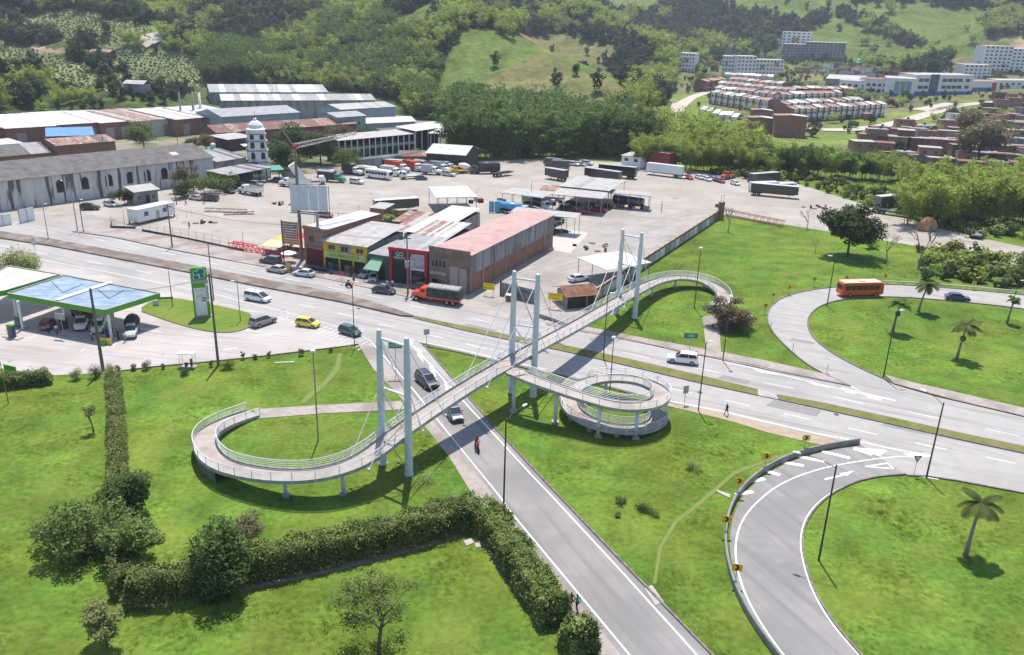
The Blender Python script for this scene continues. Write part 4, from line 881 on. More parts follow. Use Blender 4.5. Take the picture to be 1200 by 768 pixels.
# ------------------------------------------------ vehicles
def loft(mb,st,ch=.1):
    v=[];f=[]
    for (x,w,z0,z1) in st:
        c=min(ch,(z1-z0)*.45,w*.4); y=w/2
        for (a,b) in ((-y+c,z0),(y-c,z0),(y,z0+c),(y,z1-c),(y-c,z1),(-y+c,z1),(-y,z1-c),(-y,z0+c)): v.append((x,a,b))
    n=len(st)
    for i in range(n-1):
        for k in range(8): l=(k+1)%8; f.append((i*8+k,(i+1)*8+k,(i+1)*8+l,i*8+l))
    f+=[tuple(range(8)),tuple(range((n-1)*8,n*8))[::-1]]
    return mb.add(v,f)
PAINT={}
def paint(c):
    k=c if isinstance(c,str) else str(c)
    if k not in PAINT: PAINT[k]=mat('car_paint_'+k.strip('#'),srgb(c),rough=.32,spec=.6,coat=.6) if isinstance(c,str) else mat('paint_%d'%len(PAINT),c,rough=.35,spec=.6,coat=.5)
    return PAINT[k]
def slotobj(o,m): 
    o.material_slots[0].link='OBJECT'; o.material_slots[0].material=m
def wheel(t,x,y,r=.32,w=.22):
    s=1 if y>0 else -1
    key=('whl',r,w)
    if key not in MC:
        mb=MB(); mb.cyl((0,-w/2,0),(0,w/2,0),r,r,14); a=mb.mesh('wheel',M['tyre'])
        mb=MB(); mb.cyl((0,-w/2-.012,0),(0,w/2+.012,0),r*.58,r*.58,10); b=mb.mesh('rim',M['galv']); MC[key]=(a,b)
    o=link('wheel',MC[key][0],t,(x,y,r)); link('rim',MC[key][1],o); return o
CARS={
 'sedan':(4.4,1.72,[(-.5,.84,.36,.8),(-.47,.95,.24,.95),(-.3,1,.2,.98),(0,1,.2,.94),(.2,1,.2,.93),(.38,.97,.22,.84),(.47,.9,.24,.7),(.5,.78,.32,.6)],[(-.42,.80,.86,.96),(-.27,.76,.86,1.37),(-.05,.75,.86,1.43),(.06,.76,.86,1.38),(.25,.84,.84,.93)],(-.27,.06,1.40)),
 'hatch':(3.9,1.66,[(-.5,.86,.34,.85),(-.47,.96,.24,.98),(-.3,1,.2,.98),(0,1,.2,.96),(.2,1,.2,.95),(.38,.96,.22,.86),(.47,.9,.24,.7),(.5,.78,.32,.6)],[(-.49,.80,.88,.98),(-.40,.76,.88,1.40),(-.05,.76,.88,1.48),(.08,.76,.88,1.42),(.28,.84,.86,.95)],(-.40,.08,1.45)),
 'suv':(4.6,1.85,[(-.5,.88,.4,1.0),(-.48,.97,.3,1.12),(-.3,1,.26,1.12),(0,1,.26,1.08),(.2,1,.26,1.08),(.4,.98,.28,1.0),(.48,.92,.3,.86),(.5,.82,.4,.74)],[(-.48,.84,1.0,1.12),(-.42,.79,1.0,1.62),(-.05,.78,1.0,1.70),(.06,.78,1.0,1.64),(.24,.86,1.0,1.08)],(-.42,.06,1.68)),
 'van':(4.9,1.85,[(-.5,.9,.36,1.0),(-.48,.98,.26,1.12),(-.3,1,.24,1.12),(0,1,.24,1.1),(.25,1,.24,1.05),(.42,.97,.24,.9),(.49,.88,.28,.72),(.5,.8,.36,.62)],[(-.49,.84,1.0,1.12),(-.45,.8,1.0,1.68),(-.1,.79,1.0,1.75),(.12,.8,1.0,1.66),(.36,.88,.96,1.0)],(-.45,.12,1.73)),
}
def car(kind='sedan'):
    L_,W,bs,cs,(rx0,rx1,rz)=CARS[kind]; t=thing('car','x','car')
    mb=MB(); loft(mb,[(a*L_,b*W,c,d) for a,b,c,d in bs],.13); slotobj(mb.build('body',paint('#808080'),t),paint('#808080'))
    mb=MB(); loft(mb,[(a*L_,b*W,c,d) for a,b,c,d in cs],.12); mb.build('windows',M['glass'],t)
    mb=MB(); loft(mb,[((rx0-.015)*L_,W*.70,rz-.08,rz-.02),(rx0*L_+.25,W*.75,rz-.06,rz+.035),((rx0+rx1)/2*L_,W*.755,rz-.04,rz+.055),(rx1*L_-.05,W*.75,rz-.06,rz+.03),((rx1+.02)*L_,W*.70,rz-.09,rz-.03)],.04); slotobj(mb.build('roof',paint('#808080'),t),paint('#808080'))
    zb=cs[0][2]+.06; hw=W*.42
    for s in (-1,1):
        for (x0,x1,z1) in ((cs[-1][0]*L_-.05,rx1*L_,rz-.02),(cs[0][0]*L_+.08,rx0*L_,rz-.04)):
            mb=MB(); mb.cyl((x0,s*hw*1.0,zb),(x1,s*W*.375,z1),.045,.045,4); slotobj(mb.build('pillar',paint('#808080'),t),paint('#808080'))
        xm=(rx0+rx1)/2*L_; mb=MB(); mb.cyl((xm,s*hw*.99,zb),(xm,s*W*.385,rz-.02),.04,.04,4); slotobj(mb.build('pillar',paint('#808080'),t),paint('#808080'))
        mb=MB(); mb.cb(L_*.475,s*W*.33,bs[-2][3]-.10,.18,.32,.15); mb.build('headlight',M['lamp'],t)
        mb=MB(); mb.cb(-L_*.485,s*W*.38,bs[1][3]-.16,.10,.26,.2); mb.build('taillight',M['lightred'],t)
        mb=MB(); mb.cb(cs[-1][0]*L_-.28,s*W*.53,zb+.1,.12,.16,.12); mb.build('mirror',M['black'],t)
    for x in (-.31,.31):
        for s in (-1,1): wheel(t,x*L_,s*(W/2-.08),.31 if kind!='suv' else .36)
    mb=MB(); mb.cb(L_*.5,0,.48,.03,W*.5,.16); mb.build('grille',M['black'],t); mb=MB(); mb.cb(-L_*.497,0,.62,.04,.42,.14); mb.build('number_plate',flat('plate',(.6,.5,.1),.5),t)
    return t
def box_on(t,nm,x0,x1,w,z0,z1,m,ch=.05): mb=MB(); loft(mb,[(x0,w,z0,z1),(x1,w,z0,z1)],ch); return mb.build(nm,m,t)
def pickup():
    t=thing('pickup','x','pickup'); c=paint('#e8e8e8')
    mb=MB(); loft(mb,[(-2.5,1.7,.45,.95),(-2.45,1.78,.4,1.05),(-.3,1.8,.35,1.05),(.9,1.8,.35,1.08),(2.2,1.7,.38,1.0),(2.5,1.5,.45,.8)],.1); slotobj(mb.build('body',c,t),c)
    mb=MB(); loft(mb,[(-.75,1.5,.98,1.1),(-.6,1.4,.98,1.68),(.45,1.4,.98,1.7),(1.15,1.55,.98,1.05)],.1); mb.build('windows',M['glass'],t)
    mb=MB(); loft(mb,[(-.62,1.3,1.66,1.74),(.48,1.3,1.68,1.74)],.03); slotobj(mb.build('roof',c,t),c)
    mb=MB(); mb.box(-2.35,-.75,1.052,-.85,.75,1.07); mb.build('cargo_bed',M['black'],t)
    for s in (-1,1):
        mb=MB(); mb.box(-2.4,s*.83-.05,1.04,-.8,s*.83+.05,1.22); slotobj(mb.build('bed_side',c,t),c)
        for x in (-1.6,1.6): wheel(t,x,s*.8,.37)
        mb=MB(); mb.cb(2.45,s*.62,.82,.1,.3,.16); mb.build('headlight',M['lamp'],t)
        mb=MB(); mb.cb(-2.48,s*.78,.85,.06,.14,.25); mb.build('taillight',M['lightred'],t)
    return t
TARP=mat('tarp',(.03,.032,.036),(.055,.057,.06),2,.6,.4,6)
TARPG=mat('tarp_grey',(.22,.22,.21),(.32,.32,.31),1.5,.6,.4,6)
def truck(L_=9.,cab='#d8421c',body='tarp',bcol=None,conv=True,bh=2.9,name='truck'):
    t=thing(name,'x',name.replace('_',' ')); cp=paint(cab); xf=L_/2
    box_on(t,'chassis',-xf+.2,xf-.6,.9,.55,.85,paint(cab) if cab=='#d8421c' else M['black'])
    if conv:
        mb=MB(); loft(mb,[(xf-3.1,2.1,.8,2.55),(xf-2.9,2.15,.75,2.7),(xf-1.9,2.1,.75,2.6),(xf-1.55,1.9,.75,1.8),(xf-.3,1.6,.7,1.65),(xf,1.4,.7,1.4)],.15); slotobj(mb.build('cab',cp,t),cp)
        mb=MB(); loft(mb,[(xf-2.7,2.19,1.75,2.35),(xf-2.05,2.17,1.75,2.35)],.05); mb.build('window',M['glass'],t)
        mb=MB(); mb.add([(xf-1.84,-.85,2.45),(xf-1.84,.85,2.45),(xf-1.5,.85,1.85),(xf-1.5,-.85,1.85)],[(0,1,2,3)]); mb.build('windscreen',M['glass'],t); b1=xf-3.25
    else:
        mb=MB(); loft(mb,[(xf-1.9,2.1,.7,2.4),(xf-1.7,2.15,.65,2.6),(xf-.4,2.1,.65,2.5),(xf-.05,2.05,.65,1.6),(xf,1.9,.7,1.2)],.12); slotobj(mb.build('cab',cp,t),cp)
        mb=MB(); loft(mb,[(xf-1.4,2.17,1.5,2.2),(xf-.55,2.17,1.5,2.2)],.05); mb.build('window',M['glass'],t)
        mb=MB(); mb.add([(xf-.33,-.88,2.4),(xf-.33,.88,2.4),(xf-.0,.88,1.6),(xf-.0,-.88,1.6)],[(0,1,2,3)]); mb.build('windscreen',M['glass'],t); b1=xf-2.05
    x0=-xf
    if body=='tarp':
        box_on(t,'cargo_bed',x0,b1,2.35,.85,1.15,paint(cab) if bcol is None else paint(bcol))
        mb=MB(); mb.box(x0+.1,-1.15,1.15,b1-.05,1.15,bh); mb.build('tarp_cover',TARP,t)
        n=9; mb=MB(); mb.add([(x,1.16*math.cos(math.pi*k/n),bh+.5*math.sin(math.pi*k/n)) for x in (x0+.1,b1-.05) for k in range(n+1)],[(k,k+1,n+2+k,n+1+k) for k in range(n)]+[tuple(range(n+1))[::-1],tuple(range(n+1,2*n+2))]); mb.build('tarp_roof',TARPG,t)
        for k in range(8):
            x=x0+.3+k*(b1-x0-.6)/7; mb=MB(); mb.tube([(x,1.18*math.cos(math.pi*q/8),bh+.52*math.sin(math.pi*q/8)) for q in range(9)],.035,4); mb.build('roof_hoop',TARPG,t)
    elif body=='dump':
        bc=paint(bcol or '#e6e4de'); mb=MB(); mb.add([(x0,-1.2,1.05),(b1,-1.2,1.05),(b1,1.2,1.05),(x0,1.2,1.05),(x0-.2,-1.25,2.35),(b1,-1.25,2.5),(b1,1.25,2.5),(x0-.2,1.25,2.35)],[(0,3,2,1),(0,1,5,4),(1,2,6,5),(2,3,7,6),(3,0,4,7)]); mb.build('dump_body',bc,t)
        mb=MB(); mb.box(x0+.1,-1.1,1.3,b1-.1,1.1,1.9); mb.build('load',mat('soil',(.16,.12,.09),(.22,.17,.13),1,1),t)
    elif body=='box':
        mb=MB(); mb.box(x0,-1.22,.95,b1,1.22,bh+.5); mb.build('cargo_box',paint(bcol or '#e8e6e2'),t)
    elif body=='flat': box_on(t,'cargo_bed',x0,b1,2.3,.85,1.1,paint(bcol or '#c8c8c4'))
    elif body=='mixer':
        mb=MB(); mb.lathe([(.5,0),(1.05,1.2),(1.2,2.2),(1.05,3.2),(.6,4.4)],(0,0),14); o=mb.build('drum',paint('#e4e2dc'),t,True,(b1-.2,0,1.6),(0,R(-80),0)); box_on(t,'frame',x0,b1,1.,.85,1.2,M['black'])
    elif body=='tank':
        mb=MB(); mb.cyl((x0,0,1.95),(b1,0,1.95),1.05,1.05,16); mb.build('tank',paint(bcol or '#8a8c8e'),t,True); box_on(t,'frame',x0,b1,1.,.85,1.1,M['black'])
    ws=[xf-1.1,x0+1.2]+([x0+2.35] if L_>7 else [])
    for x in ws:
        for s in (-1,1): wheel(t,x,s*.98,.48,.3)
    for s in (-1,1):
        mb=MB(); mb.cb(xf-.02,s*.7,1.0,.1,.3,.22); mb.build('headlight',M['lamp'],t); mb=MB(); mb.cb(x0-.02,s*.95,.95,.06,.3,.15); mb.build('taillight',M['lightred'],t)
    mb=MB(); mb.box(xf-.1,-1.05,.45,xf+.12,1.05,.72); mb.build('bumper',M['galv'],t)
    return t
def trailer(L_=12,col='#202428',h=3.6,ttype='box',roof='#c8c8c8'):
    t=thing('trailer','x','trailer'); 
    if ttype=='box':
        mb=MB(); mb.box(-L_/2,-1.25,1.2,L_/2,1.25,h); mb.build('cargo_box',paint(col),t)
        mb=MB(); mb.box(-L_/2+.02,-1.24,h,L_/2-.02,1.24,h+.05); mb.build('roof_panel',paint(roof),t)
        for k in range(int(L_/1.5)): 
            x=-L_/2+.6+k*1.5; mb=MB(); mb.box(x-.04,-1.29,1.2,x+.04,1.29,h-.02); mb.build('side_rib',paint(col),t)
    elif ttype=='tank':
        mb=MB(); mb.cyl((-L_/2,0,2.1),(L_/2,0,2.1),1.15,1.15,16); mb.build('tank',paint(col),t,True)
    else:
        mb=MB(); mb.box(-L_/2,-1.2,1.1,L_/2,1.2,1.35); mb.build('flatbed',paint(col),t)
    box_on(t,'frame',-L_/2,L_/2-1,.9,.8,1.15,M['black'])
    for x in (-L_/2+1.2,-L_/2+2.5):
        for s in (-1,1): wheel(t,x,s*1.,.48,.3)
    for s in (-1,1): mb=MB(); mb.cyl((L_/2-2.5,s*.7,0),(L_/2-2.5,s*.7,1.1),.07,.07,6); mb.build('landing_leg',M['black'],t)
    return t
def bus(L_=9.5,col='#e0481c',roof='#f0c8b0',W=2.3,h=2.9,band='#e0481c'):
    t=thing('bus','x','bus'); c=paint(col)
    mb=MB(); loft(mb,[(-L_/2,W*.93,.5,h-.25),(-L_/2+.2,W,.4,h-.03),(L_/2-.6,W,.4,h-.02),(L_/2-.15,W*.97,.42,h-.35),(L_/2,W*.9,.5,1.5)],.15); slotobj(mb.build('body',c,t),c)
    mb=MB(); loft(mb,[(-L_/2+.2,W*.97,h-.12,h+.05),(L_/2-.8,W*.97,h-.12,h+.05)],.04); slotobj(mb.build('roof',paint(roof),t),paint(roof))
    n=int(L_/1.35)
    for k in range(n):
        for s in (-1,1):
            x=-L_/2+.55+k*(L_-1.4)/n; mb=MB(); mb.box(x,s*(W/2+.008)-.012,1.45,x+(L_-1.4)/n-.12,s*(W/2+.008)+.012,2.35); mb.build('window',M['glass'],t)
    mb=MB(); mb.add([(L_/2-.08,-W*.43,2.5),(L_/2-.08,W*.43,2.5),(L_/2+.03,W*.42,1.45),(L_/2+.03,-W*.42,1.45)],[(0,1,2,3)]); mb.build('windscreen',M['glass'],t)
    mb=MB(); mb.box(-L_/2-.02,-W*.4,1.55,-L_/2+.03,W*.4,2.35); mb.build('rear_window',M['glass'],t)
    for x in (-L_*.3,L_*.32):
        for s in (-1,1): wheel(t,x,s*(W/2-.12),.45,.28)
    for s in (-1,1):
        mb=MB(); mb.cb(L_/2,s*W*.36,.85,.08,.3,.2); mb.build('headlight',M['lamp'],t); mb=MB(); mb.cb(-L_/2,s*W*.4,1.0,.06,.18,.4); mb.build('taillight',M['lightred'],t)
    mb=MB(); mb.box(-.6,-.6,h+.05,.5,.6,h+.22); mb.build('roof_hatch',paint(roof),t)
    return t
PRO={}
def veh(kind,pc,pr,pf,label,group=None,z=0,**kw):
    key=(kind,)+tuple(sorted(kw.items())); A=G(*pr); B=G(*pf); loc=((A[0]+B[0])/2,(A[1]+B[1])/2,z); rz=math.atan2(B[1]-A[1],B[0]-A[0])
    make={'pickup':pickup,'truck':truck,'trailer':trailer,'bus':bus}
    if kind in CARS: f=lambda **k:car(kind)
    else: f=make[kind]
    if key in PRO: t=copy_tree(PRO[key]); 
    else: t=f(**kw); PRO[key]=t
    t.location=loc; t.rotation_euler=(0,0,rz); t['label']=label
    if group:t['group']=group
    if kind=='bus' or kind in CARS or kind=='pickup' :
        if pc:
            m=paint(pc)
            for c in CH.get(t.name,[]):
                if c.name.split('.')[0] in ('body','pillar','bed_side') or (c.name.split('.')[0]=='roof' and kind!='bus'): c.material_slots[0].material=m
    if kind=='suv': t['category']='car'
    return t
RD='vehicles driving on the roads'; SH='cars parked in front of the shops'; YD='vehicles parked in the truck yard'
veh('suv','#eceae6',(816,427),(783,423),'white SUV driving on the far carriageway behind the spiral ramp',RD)
veh('van','#e6e4e0',(288,350),(317,355),'white minivan driving past the station lawn island',RD)
veh('suv','#8a8684',(298,384),(319,377),'grey brown SUV leaving the station across the exit lane',RD)
veh('hatch','#e8c840',(350,381),(372,384),'small yellow taxi on the hatched exit marking',RD)
veh('hatch','#1e4a44',(400,389),(421,395),'dark green hatchback near the junction lamp post',RD)
veh('suv','#3a4450',(332,311),(303,307),'dark blue grey SUV parked behind the beige sedan by the market stalls',SH)
veh('sedan','#b0a89a',(336,321),(313,317),'beige sedan parked at the kerb beside the yellow sign board',SH)
veh('sedan','#c8ccd2',(368,325),(345,322),'silver sedan driving just right of the beige sedan',RD)
veh('sedan','#39434f',(438,342),(462,345),'dark blue sedan parked slantwise in front of the red shop',SH)
veh('hatch','#c8c4ba',(440,324),(436,333),'pale beige small car nosed toward the road under the green awning',SH)
veh('hatch','#b8bcc0',(436,322),(424,327),'silver hatchback half hidden in the green awning shade',SH)
veh('hatch','#4a4440',(499,341),(482,338),'dark hatchback parked at the tan facade behind the orange truck',SH)
veh('truck',None,(541,358),(484,350),'orange truck with black tarpaulin cargo cover parked by the tan workshop','trucks at the roadside',L_=9.4,bh=2.8)
veh('suv','#16161a',(491,443),(510,459),'black pickup shaped car with pale bonnet on the ramp road before the bridge',RD)
veh('sedan','#2c4444',(526,480),(537,496),'dark teal sedan coming out from under the footbridge',RD)
veh('bus','#e0481c',(986,347),(1027,346),'orange bus driving round the upper loop','buses',L_=8.6)
veh('sedan','#39445a',(1110,351),(1133,353),'dark blue sedan following the upper loop toward the right edge',RD)
veh('suv','#18181a',(98,246),(114,246),'black SUV parked by the warehouse wall',YD)
veh('hatch','#d8dade',(122,241),(138,243),'silver white hatchback parked beside the black SUV at the warehouse',YD)
veh('sedan','#c4b8a4',(240,236),(220,233),'champagne sedan parked by the two pedestrians in the yard',YD)
veh('van','#252c40',(254,236),(238,235),'dark blue van parked right of the champagne sedan',YD)
veh('sedan','#d4d4d4',(222,231),(208,227),'pale car with open bonnet left of the champagne sedan',YD)
veh('hatch','#3a2c2a',(262,225),(276,228),'dark brown car below the shrubs at the truck shelter',YD)
veh('suv','#22262a',(322,214),(335,215),'dark jeep under the front of the truck shelter',YD)
veh('truck',None,(306,230),(281,226),'white dump truck parked left of the billboard','dump trucks',L_=8.2,cab='#e8e6e0',body='dump')
veh('truck',None,(364,220),(327,218),'long white dump truck behind the billboard','dump trucks',L_=9.5,cab='#eae8e2',body='dump')
veh('truck',None,(378,212),(400,214),'green cabbed truck with dark cover left of the bus row','trucks lined up in the yard',L_=9,cab='#2e8a5e',body='tarp',bcol='#1c1e22',bh=3.0)
veh('truck',None,(405,203),(422,206),'black covered truck with white cab behind the green one','trucks lined up in the yard',L_=8.5,cab='#e4e4e0',body='tarp',bcol='#16181c',bh=3.3)
veh('bus','#e2dccc',(418,204),(436,206),'cream bus at the left end of the bus row','buses',L_=9.5,roof='#e8e4d8')
veh('bus','#e8e8e6',(432,208),(456,211),'white bus with dark windows in front of the cream bus','buses',L_=9.5,roof='#e8e4d8')
veh('truck',None,(452,205),(468,207),'white cabbed truck right of the white bus','trucks lined up in the yard',L_=8,cab='#e6e6e2',body='box',bcol='#c8c2b8',bh=2.6)
veh('truck',None,(452,199),(480,203),'truck with an orange cargo body in the bus row','trucks lined up in the yard',L_=10,cab='#e6e6e2',body='box',bcol='#c8502c',bh=2.9)
veh('trailer',None,(440,198),(466,200),'black box trailer behind the white bus','trailers in the yard',L_=12,col='#141414')
veh('truck',None,(490,209),(471,210),'small white flatbed truck beside the blue car','trucks lined up in the yard',L_=6.6,cab='#dfe4e6',body='flat',conv=False)
veh('hatch','#3c5468',(488,211),(500,211),'blue car at the tail of the small flatbed',YD)
veh('truck',None,(500,204),(512,205),'white truck cab facing the yard beside the grey crates','trucks lined up in the yard',L_=7,cab='#e8e8e4',body='box',bcol='#a8b0b4',bh=2.7)
veh('truck',None,(545,203),(528,204),'yellow truck beside the concrete mixer','trucks lined up in the yard',L_=7,cab='#d8a820',body='flat',bcol='#c89820')
veh('truck',None,(543,202),(557,203),'concrete mixer truck with white drum','trucks lined up in the yard',L_=8,cab='#2a3438',body='mixer')
veh('truck',None,(584,203),(551,204),'black box truck right of the mixer','trucks lined up in the yard',L_=10.5,cab='#262c30',body='box',bcol='#22282c',bh=2.9)
veh('trailer',None,(576,208),(601,205),'empty flatbed trailer in the middle of the yard','trailers in the yard',L_=8,col='#2a2a2a',ttype='flat')
veh('bus','#3c4650',(656,196),(640,194),'grey minibus at the bamboo edge of the yard','buses',L_=7,roof='#8a9298')
veh('bus','#2e3840',(665,198),(647,197),'second dark grey minibus in front of the first','buses',L_=7,roof='#8a9298')
veh('suv','#d8dade',(668,194),(676,195),'silver car right of the dark minibuses under the bamboo',YD); veh('sedan','#a8b0b4',(676,194),(684,195),'grey car second right of the minibuses',YD); veh('suv','#c8ccd0',(684,193),(692,194),'pale grey car third right of the minibuses under the bamboo',YD)
veh('trailer',None,(743,210),(704,206),'black box trailer farthest of the two behind the open sheds','trailers in the yard',L_=13,col='#1a1c20',h=4.)
veh('trailer',None,(727,215),(686,209),'black box trailer with pale roof nearest the open sheds','trailers in the yard',L_=13,col='#1c1e22',h=3.7)
veh('trailer',None,(664,213),(640,209),'short black trailer left of the corrugated shed roof','trailers in the yard',L_=8,col='#1a1c20',h=3.6)
veh('trailer',None,(800,209),(758,204),'white container trailer in front of the bright bamboo','trailers in the yard',L_=13,col='#dfe4e2',h=4.,roof='#eeeeee')
for i,(x,y,k,c,l) in enumerate(((797,208,'sedan','#e0dcd8','white car first after the white container'),(806,209,'sedan','#b02430','red car second in the row after the white container'),(819,209,'hatch','#dadad6','white hatchback third in the row after the container'),(828,211,'hatch','#e4e4e0','white hatchback fourth in the row after the container'),(836,211,'hatch','#9aa0a4','grey hatchback fifth in the row'),(843,213,'sedan','#8a3038','dark red car beside the orange truck'),(861,216,'hatch','#dcdcda','white car left of the white site cabins'))):
    veh(k,c,(x-3,y),(x+4,y+2),l,YD)
veh('truck',None,(860,208),(846,211),'rust orange truck parked at the end of the car row','trucks lined up in the yard',L_=8,cab='#a83c20',body='flat',bcol='#a03820')
veh('trailer',None,(880,228),(934,233),'long black trailer alone right of the yard','trailers in the yard',L_=14,col='#17181c',h=3.7)
veh('trailer',None,(875,219),(913,216),'flat dark trailer roof behind the white site cabins','trailers in the yard',L_=12,col='#2c3030',h=4.2)
veh('trailer',None,(1030,250),(1070,256),'dark trailer with pale load by the bamboo stand on the right','trailers in the yard',L_=12,col='#20242c',ttype='flat'); veh('trailer',None,(1024,244),(1058,240),'grey box trailer at the bamboo stand behind the dark one','trailers in the yard',L_=11,col='#5c6060',h=3.4)
veh('trailer',None,(436,250),(492,246),'black tarpaulin covered trailer behind the rusty roofs','trailers in the yard',L_=12,col='#15161a',h=3.4)
veh('truck',None,(615,240),(645,249),'grey tanker truck under the long shed','tanker trucks',L_=12,cab='#e0e0dc',body='tank',bcol='#3c4044'); veh('truck',None,(585,248),(622,254),'blue tanker truck beside the blue gate','tanker trucks',L_=11,cab='#b8c4c8',body='tank',bcol='#3c90c0')
veh('trailer',None,(720,241),(752,246),'dark green tank trailer under the bare steel frame','tanker trucks',L_=9,col='#28383a',ttype='tank')
veh('sedan','#a81c28',(677,249),(692,251),'red car under the shed at the scrap yard, left of the other red one',YD); veh('sedan','#b82430',(695,247),(709,249),'red car at the right end of the open sheds',YD)
veh('suv','#26282a',(660,247),(670,249),'black car under the shed left of the red cars',YD); veh('sedan','#c8ccd0',(668,331),(688,328),'silver sedan beside the tile roofed guard house',YD)
veh('hatch','#8a2c28',(375,254),(388,255),'small red tractor like car behind the white roofed brick house',YD)
veh('truck',None,(645,266),(658,260),'dark truck behind the pink roofed workshop','trucks lined up in the yard',L_=7,cab='#3a4044',body='flat',bcol='#30343a')
for i,(x,y,c,b,bc,l) in enumerate(((486,199,'#e6e6e2','box','#c8502c','orange box truck behind the small flatbed'),(497,198,'#b83028','tarp','#1c1e22','red cabbed covered truck behind the grey crates'),(516,200,'#e0e0dc','box','#8a9498','grey box truck left of the yellow truck'),(524,199,'#dcdcd8','tarp','#22242a','covered truck directly behind the yellow truck'),(460,197,'#d8d8d4','box','#b8b4ac','beige box truck at the foot of the gallery wall'),(440,197,'#c8ccd0','tarp','#1c1e22','dark covered truck at the foot of the gallery wall'),(384,207,'#e0dcd4','dump','#d0ccc4','white dump truck half hidden behind the raised one'),(345,211,'#3a4a44','dump','#8a8c88','grey dump truck behind the long white one'))):
    veh('truck',None,(x-7,y),(x+7,y+2.5),l,'trucks lined up in the yard',L_=8.5,cab=c,body=b,bcol=bc,bh=2.8)
for i,(x,y,c,l) in enumerate(((286,221,'#30343a','dark car at the left mouth of the truck shelter'),(300,218,'#8a8c90','grey car in the middle of the truck shelter'),(526,206,'#c8c8c4','pale car parked before the yellow truck'),(418,215,'#d8d8d4','white car in front of the bus row'))): veh('suv',c,(x-5,y),(x+5,y+1),l,YD)
ST='vehicles at the fuel pumps'
veh('hatch','#8e1c28',(50,392),(62,376),'red hatchback refuelling at the second pump',ST)
veh('pickup','#dcdcd8',(98,376),(94,391),'white pickup between the second and third pumps',ST); veh('pickup','#d0d0cc',(120,378),(112,396),'pale pickup behind the leaning pole at the station',ST)
tk=veh('pickup','#b8b8b4',(158,383),(151,402),'grey pickup with a round black cargo hood at the last pump',ST)
mb=MB(); mb.cyl((-2.6,0,1.5),(-.9,0,1.6),1.1,1.1,14); mb.build('cargo_hood',TARP,tk,True)
veh('truck',None,(92,368),(104,378),'dark truck under the station canopy behind the pickups',ST,L_=6.5,cab='#6a3a30',body='tarp',bcol='#2a2a2a',conv=False,bh=2.4)
# the dump truck with its body raised
x,y=G(368,216); t=thing('dump_truck','white dump truck with its body raised, right of the long dump truck','dump truck',(x,y,0),R(20),'dump trucks')
box_on(t,'chassis',-4,3,.9,.55,.95,M['black']); mb=MB(); loft(mb,[(1.6,2.2,.8,2.5),(3.,2.2,.8,2.6),(3.5,2.1,.8,1.7)],.12); mb.build('cab',paint('#e6e4de'),t)
mb=MB(); mb.box(-1.2,-1.2,0,1.2,1.2,6.2); mb.build('dump_body',paint('#dad8d0'),t,False,(-3,0,1.0),(0,R(-32),0))
for xx in (-3.2,-2,2.5):
    for s in (-1,1): wheel(t,xx,s,.48,.3)
# motorcycles
def moto(label,pr,pf,col,rider=True,helmet='#e8e8e8',shirt='#303038',g='motorcycles'):
    A=G(*pr);B=G(*pf); t=thing('motorcycle',label,'motorcycle',((A[0]+B[0])/2,(A[1]+B[1])/2,0),math.atan2(B[1]-A[1],B[0]-A[0]),g)
    for x in (-.65,.65): mb=MB(); mb.cyl((x,-.06,.31),(x,.06,.31),.31,.31,12); mb.build('wheel',M['tyre'],t)
    mb=MB(); loft(mb,[(-.75,.22,.72,.84),(-.2,.3,.62,.82),(.1,.32,.55,1.0),(.45,.24,.6,.98)],.05); mb.build('body',paint(col),t)
    mb=MB(); mb.box(-.25,-.14,.3,.3,.14,.62); mb.build('engine',M['steeldark'],t); mb=MB(); mb.box(-.7,-.12,.82,.0,.12,.9); mb.build('seat',M['black'],t)
    mb=MB(); mb.tube([(.35,-.36,1.08),(.45,0,1.02),(.35,.36,1.08)],.02,5); mb.build('handlebar',M['black'],t); mb=MB(); mb.cyl((.45,0,1.0),(.65,0,.31),.035,.035,5); mb.build('fork',M['galv'],t)
    return t
# ------------------------------------------------ people
def skinmesh(name,V,E_,Rd,m,sub=1):
    me=bpy.data.meshes.new(name+'_k'); me.from_pydata(V,E_,[]); o=bpy.data.objects.new(name+'_k',me); C.objects.link(o)
    md=o.modifiers.new('s','SKIN'); md.use_smooth_shade=True
    if sub: o.modifiers.new('u','SUBSURF').levels=sub; o.modifiers[-1].render_levels=sub
    for i,s in enumerate(me.skin_vertices[0].data): s.radius=(Rd[i],Rd[i]) if not isinstance(Rd[i],tuple) else Rd[i]; s.use_root=(i==0)
    dg=bpy.context.evaluated_depsgraph_get(); dg.update(); r=bpy.data.meshes.new_from_object(o.evaluated_get(dg)); r.name=name
    bpy.data.objects.remove(o); bpy.data.meshes.remove(me); r.materials.clear(); r.materials.append(m); r.polygons.foreach_set('use_smooth',[True]*len(r.polygons)); return r
SKIN=flat('skin',(.34,.19,.12),.6); HAIR=flat('hair',(.02,.015,.012),.7)
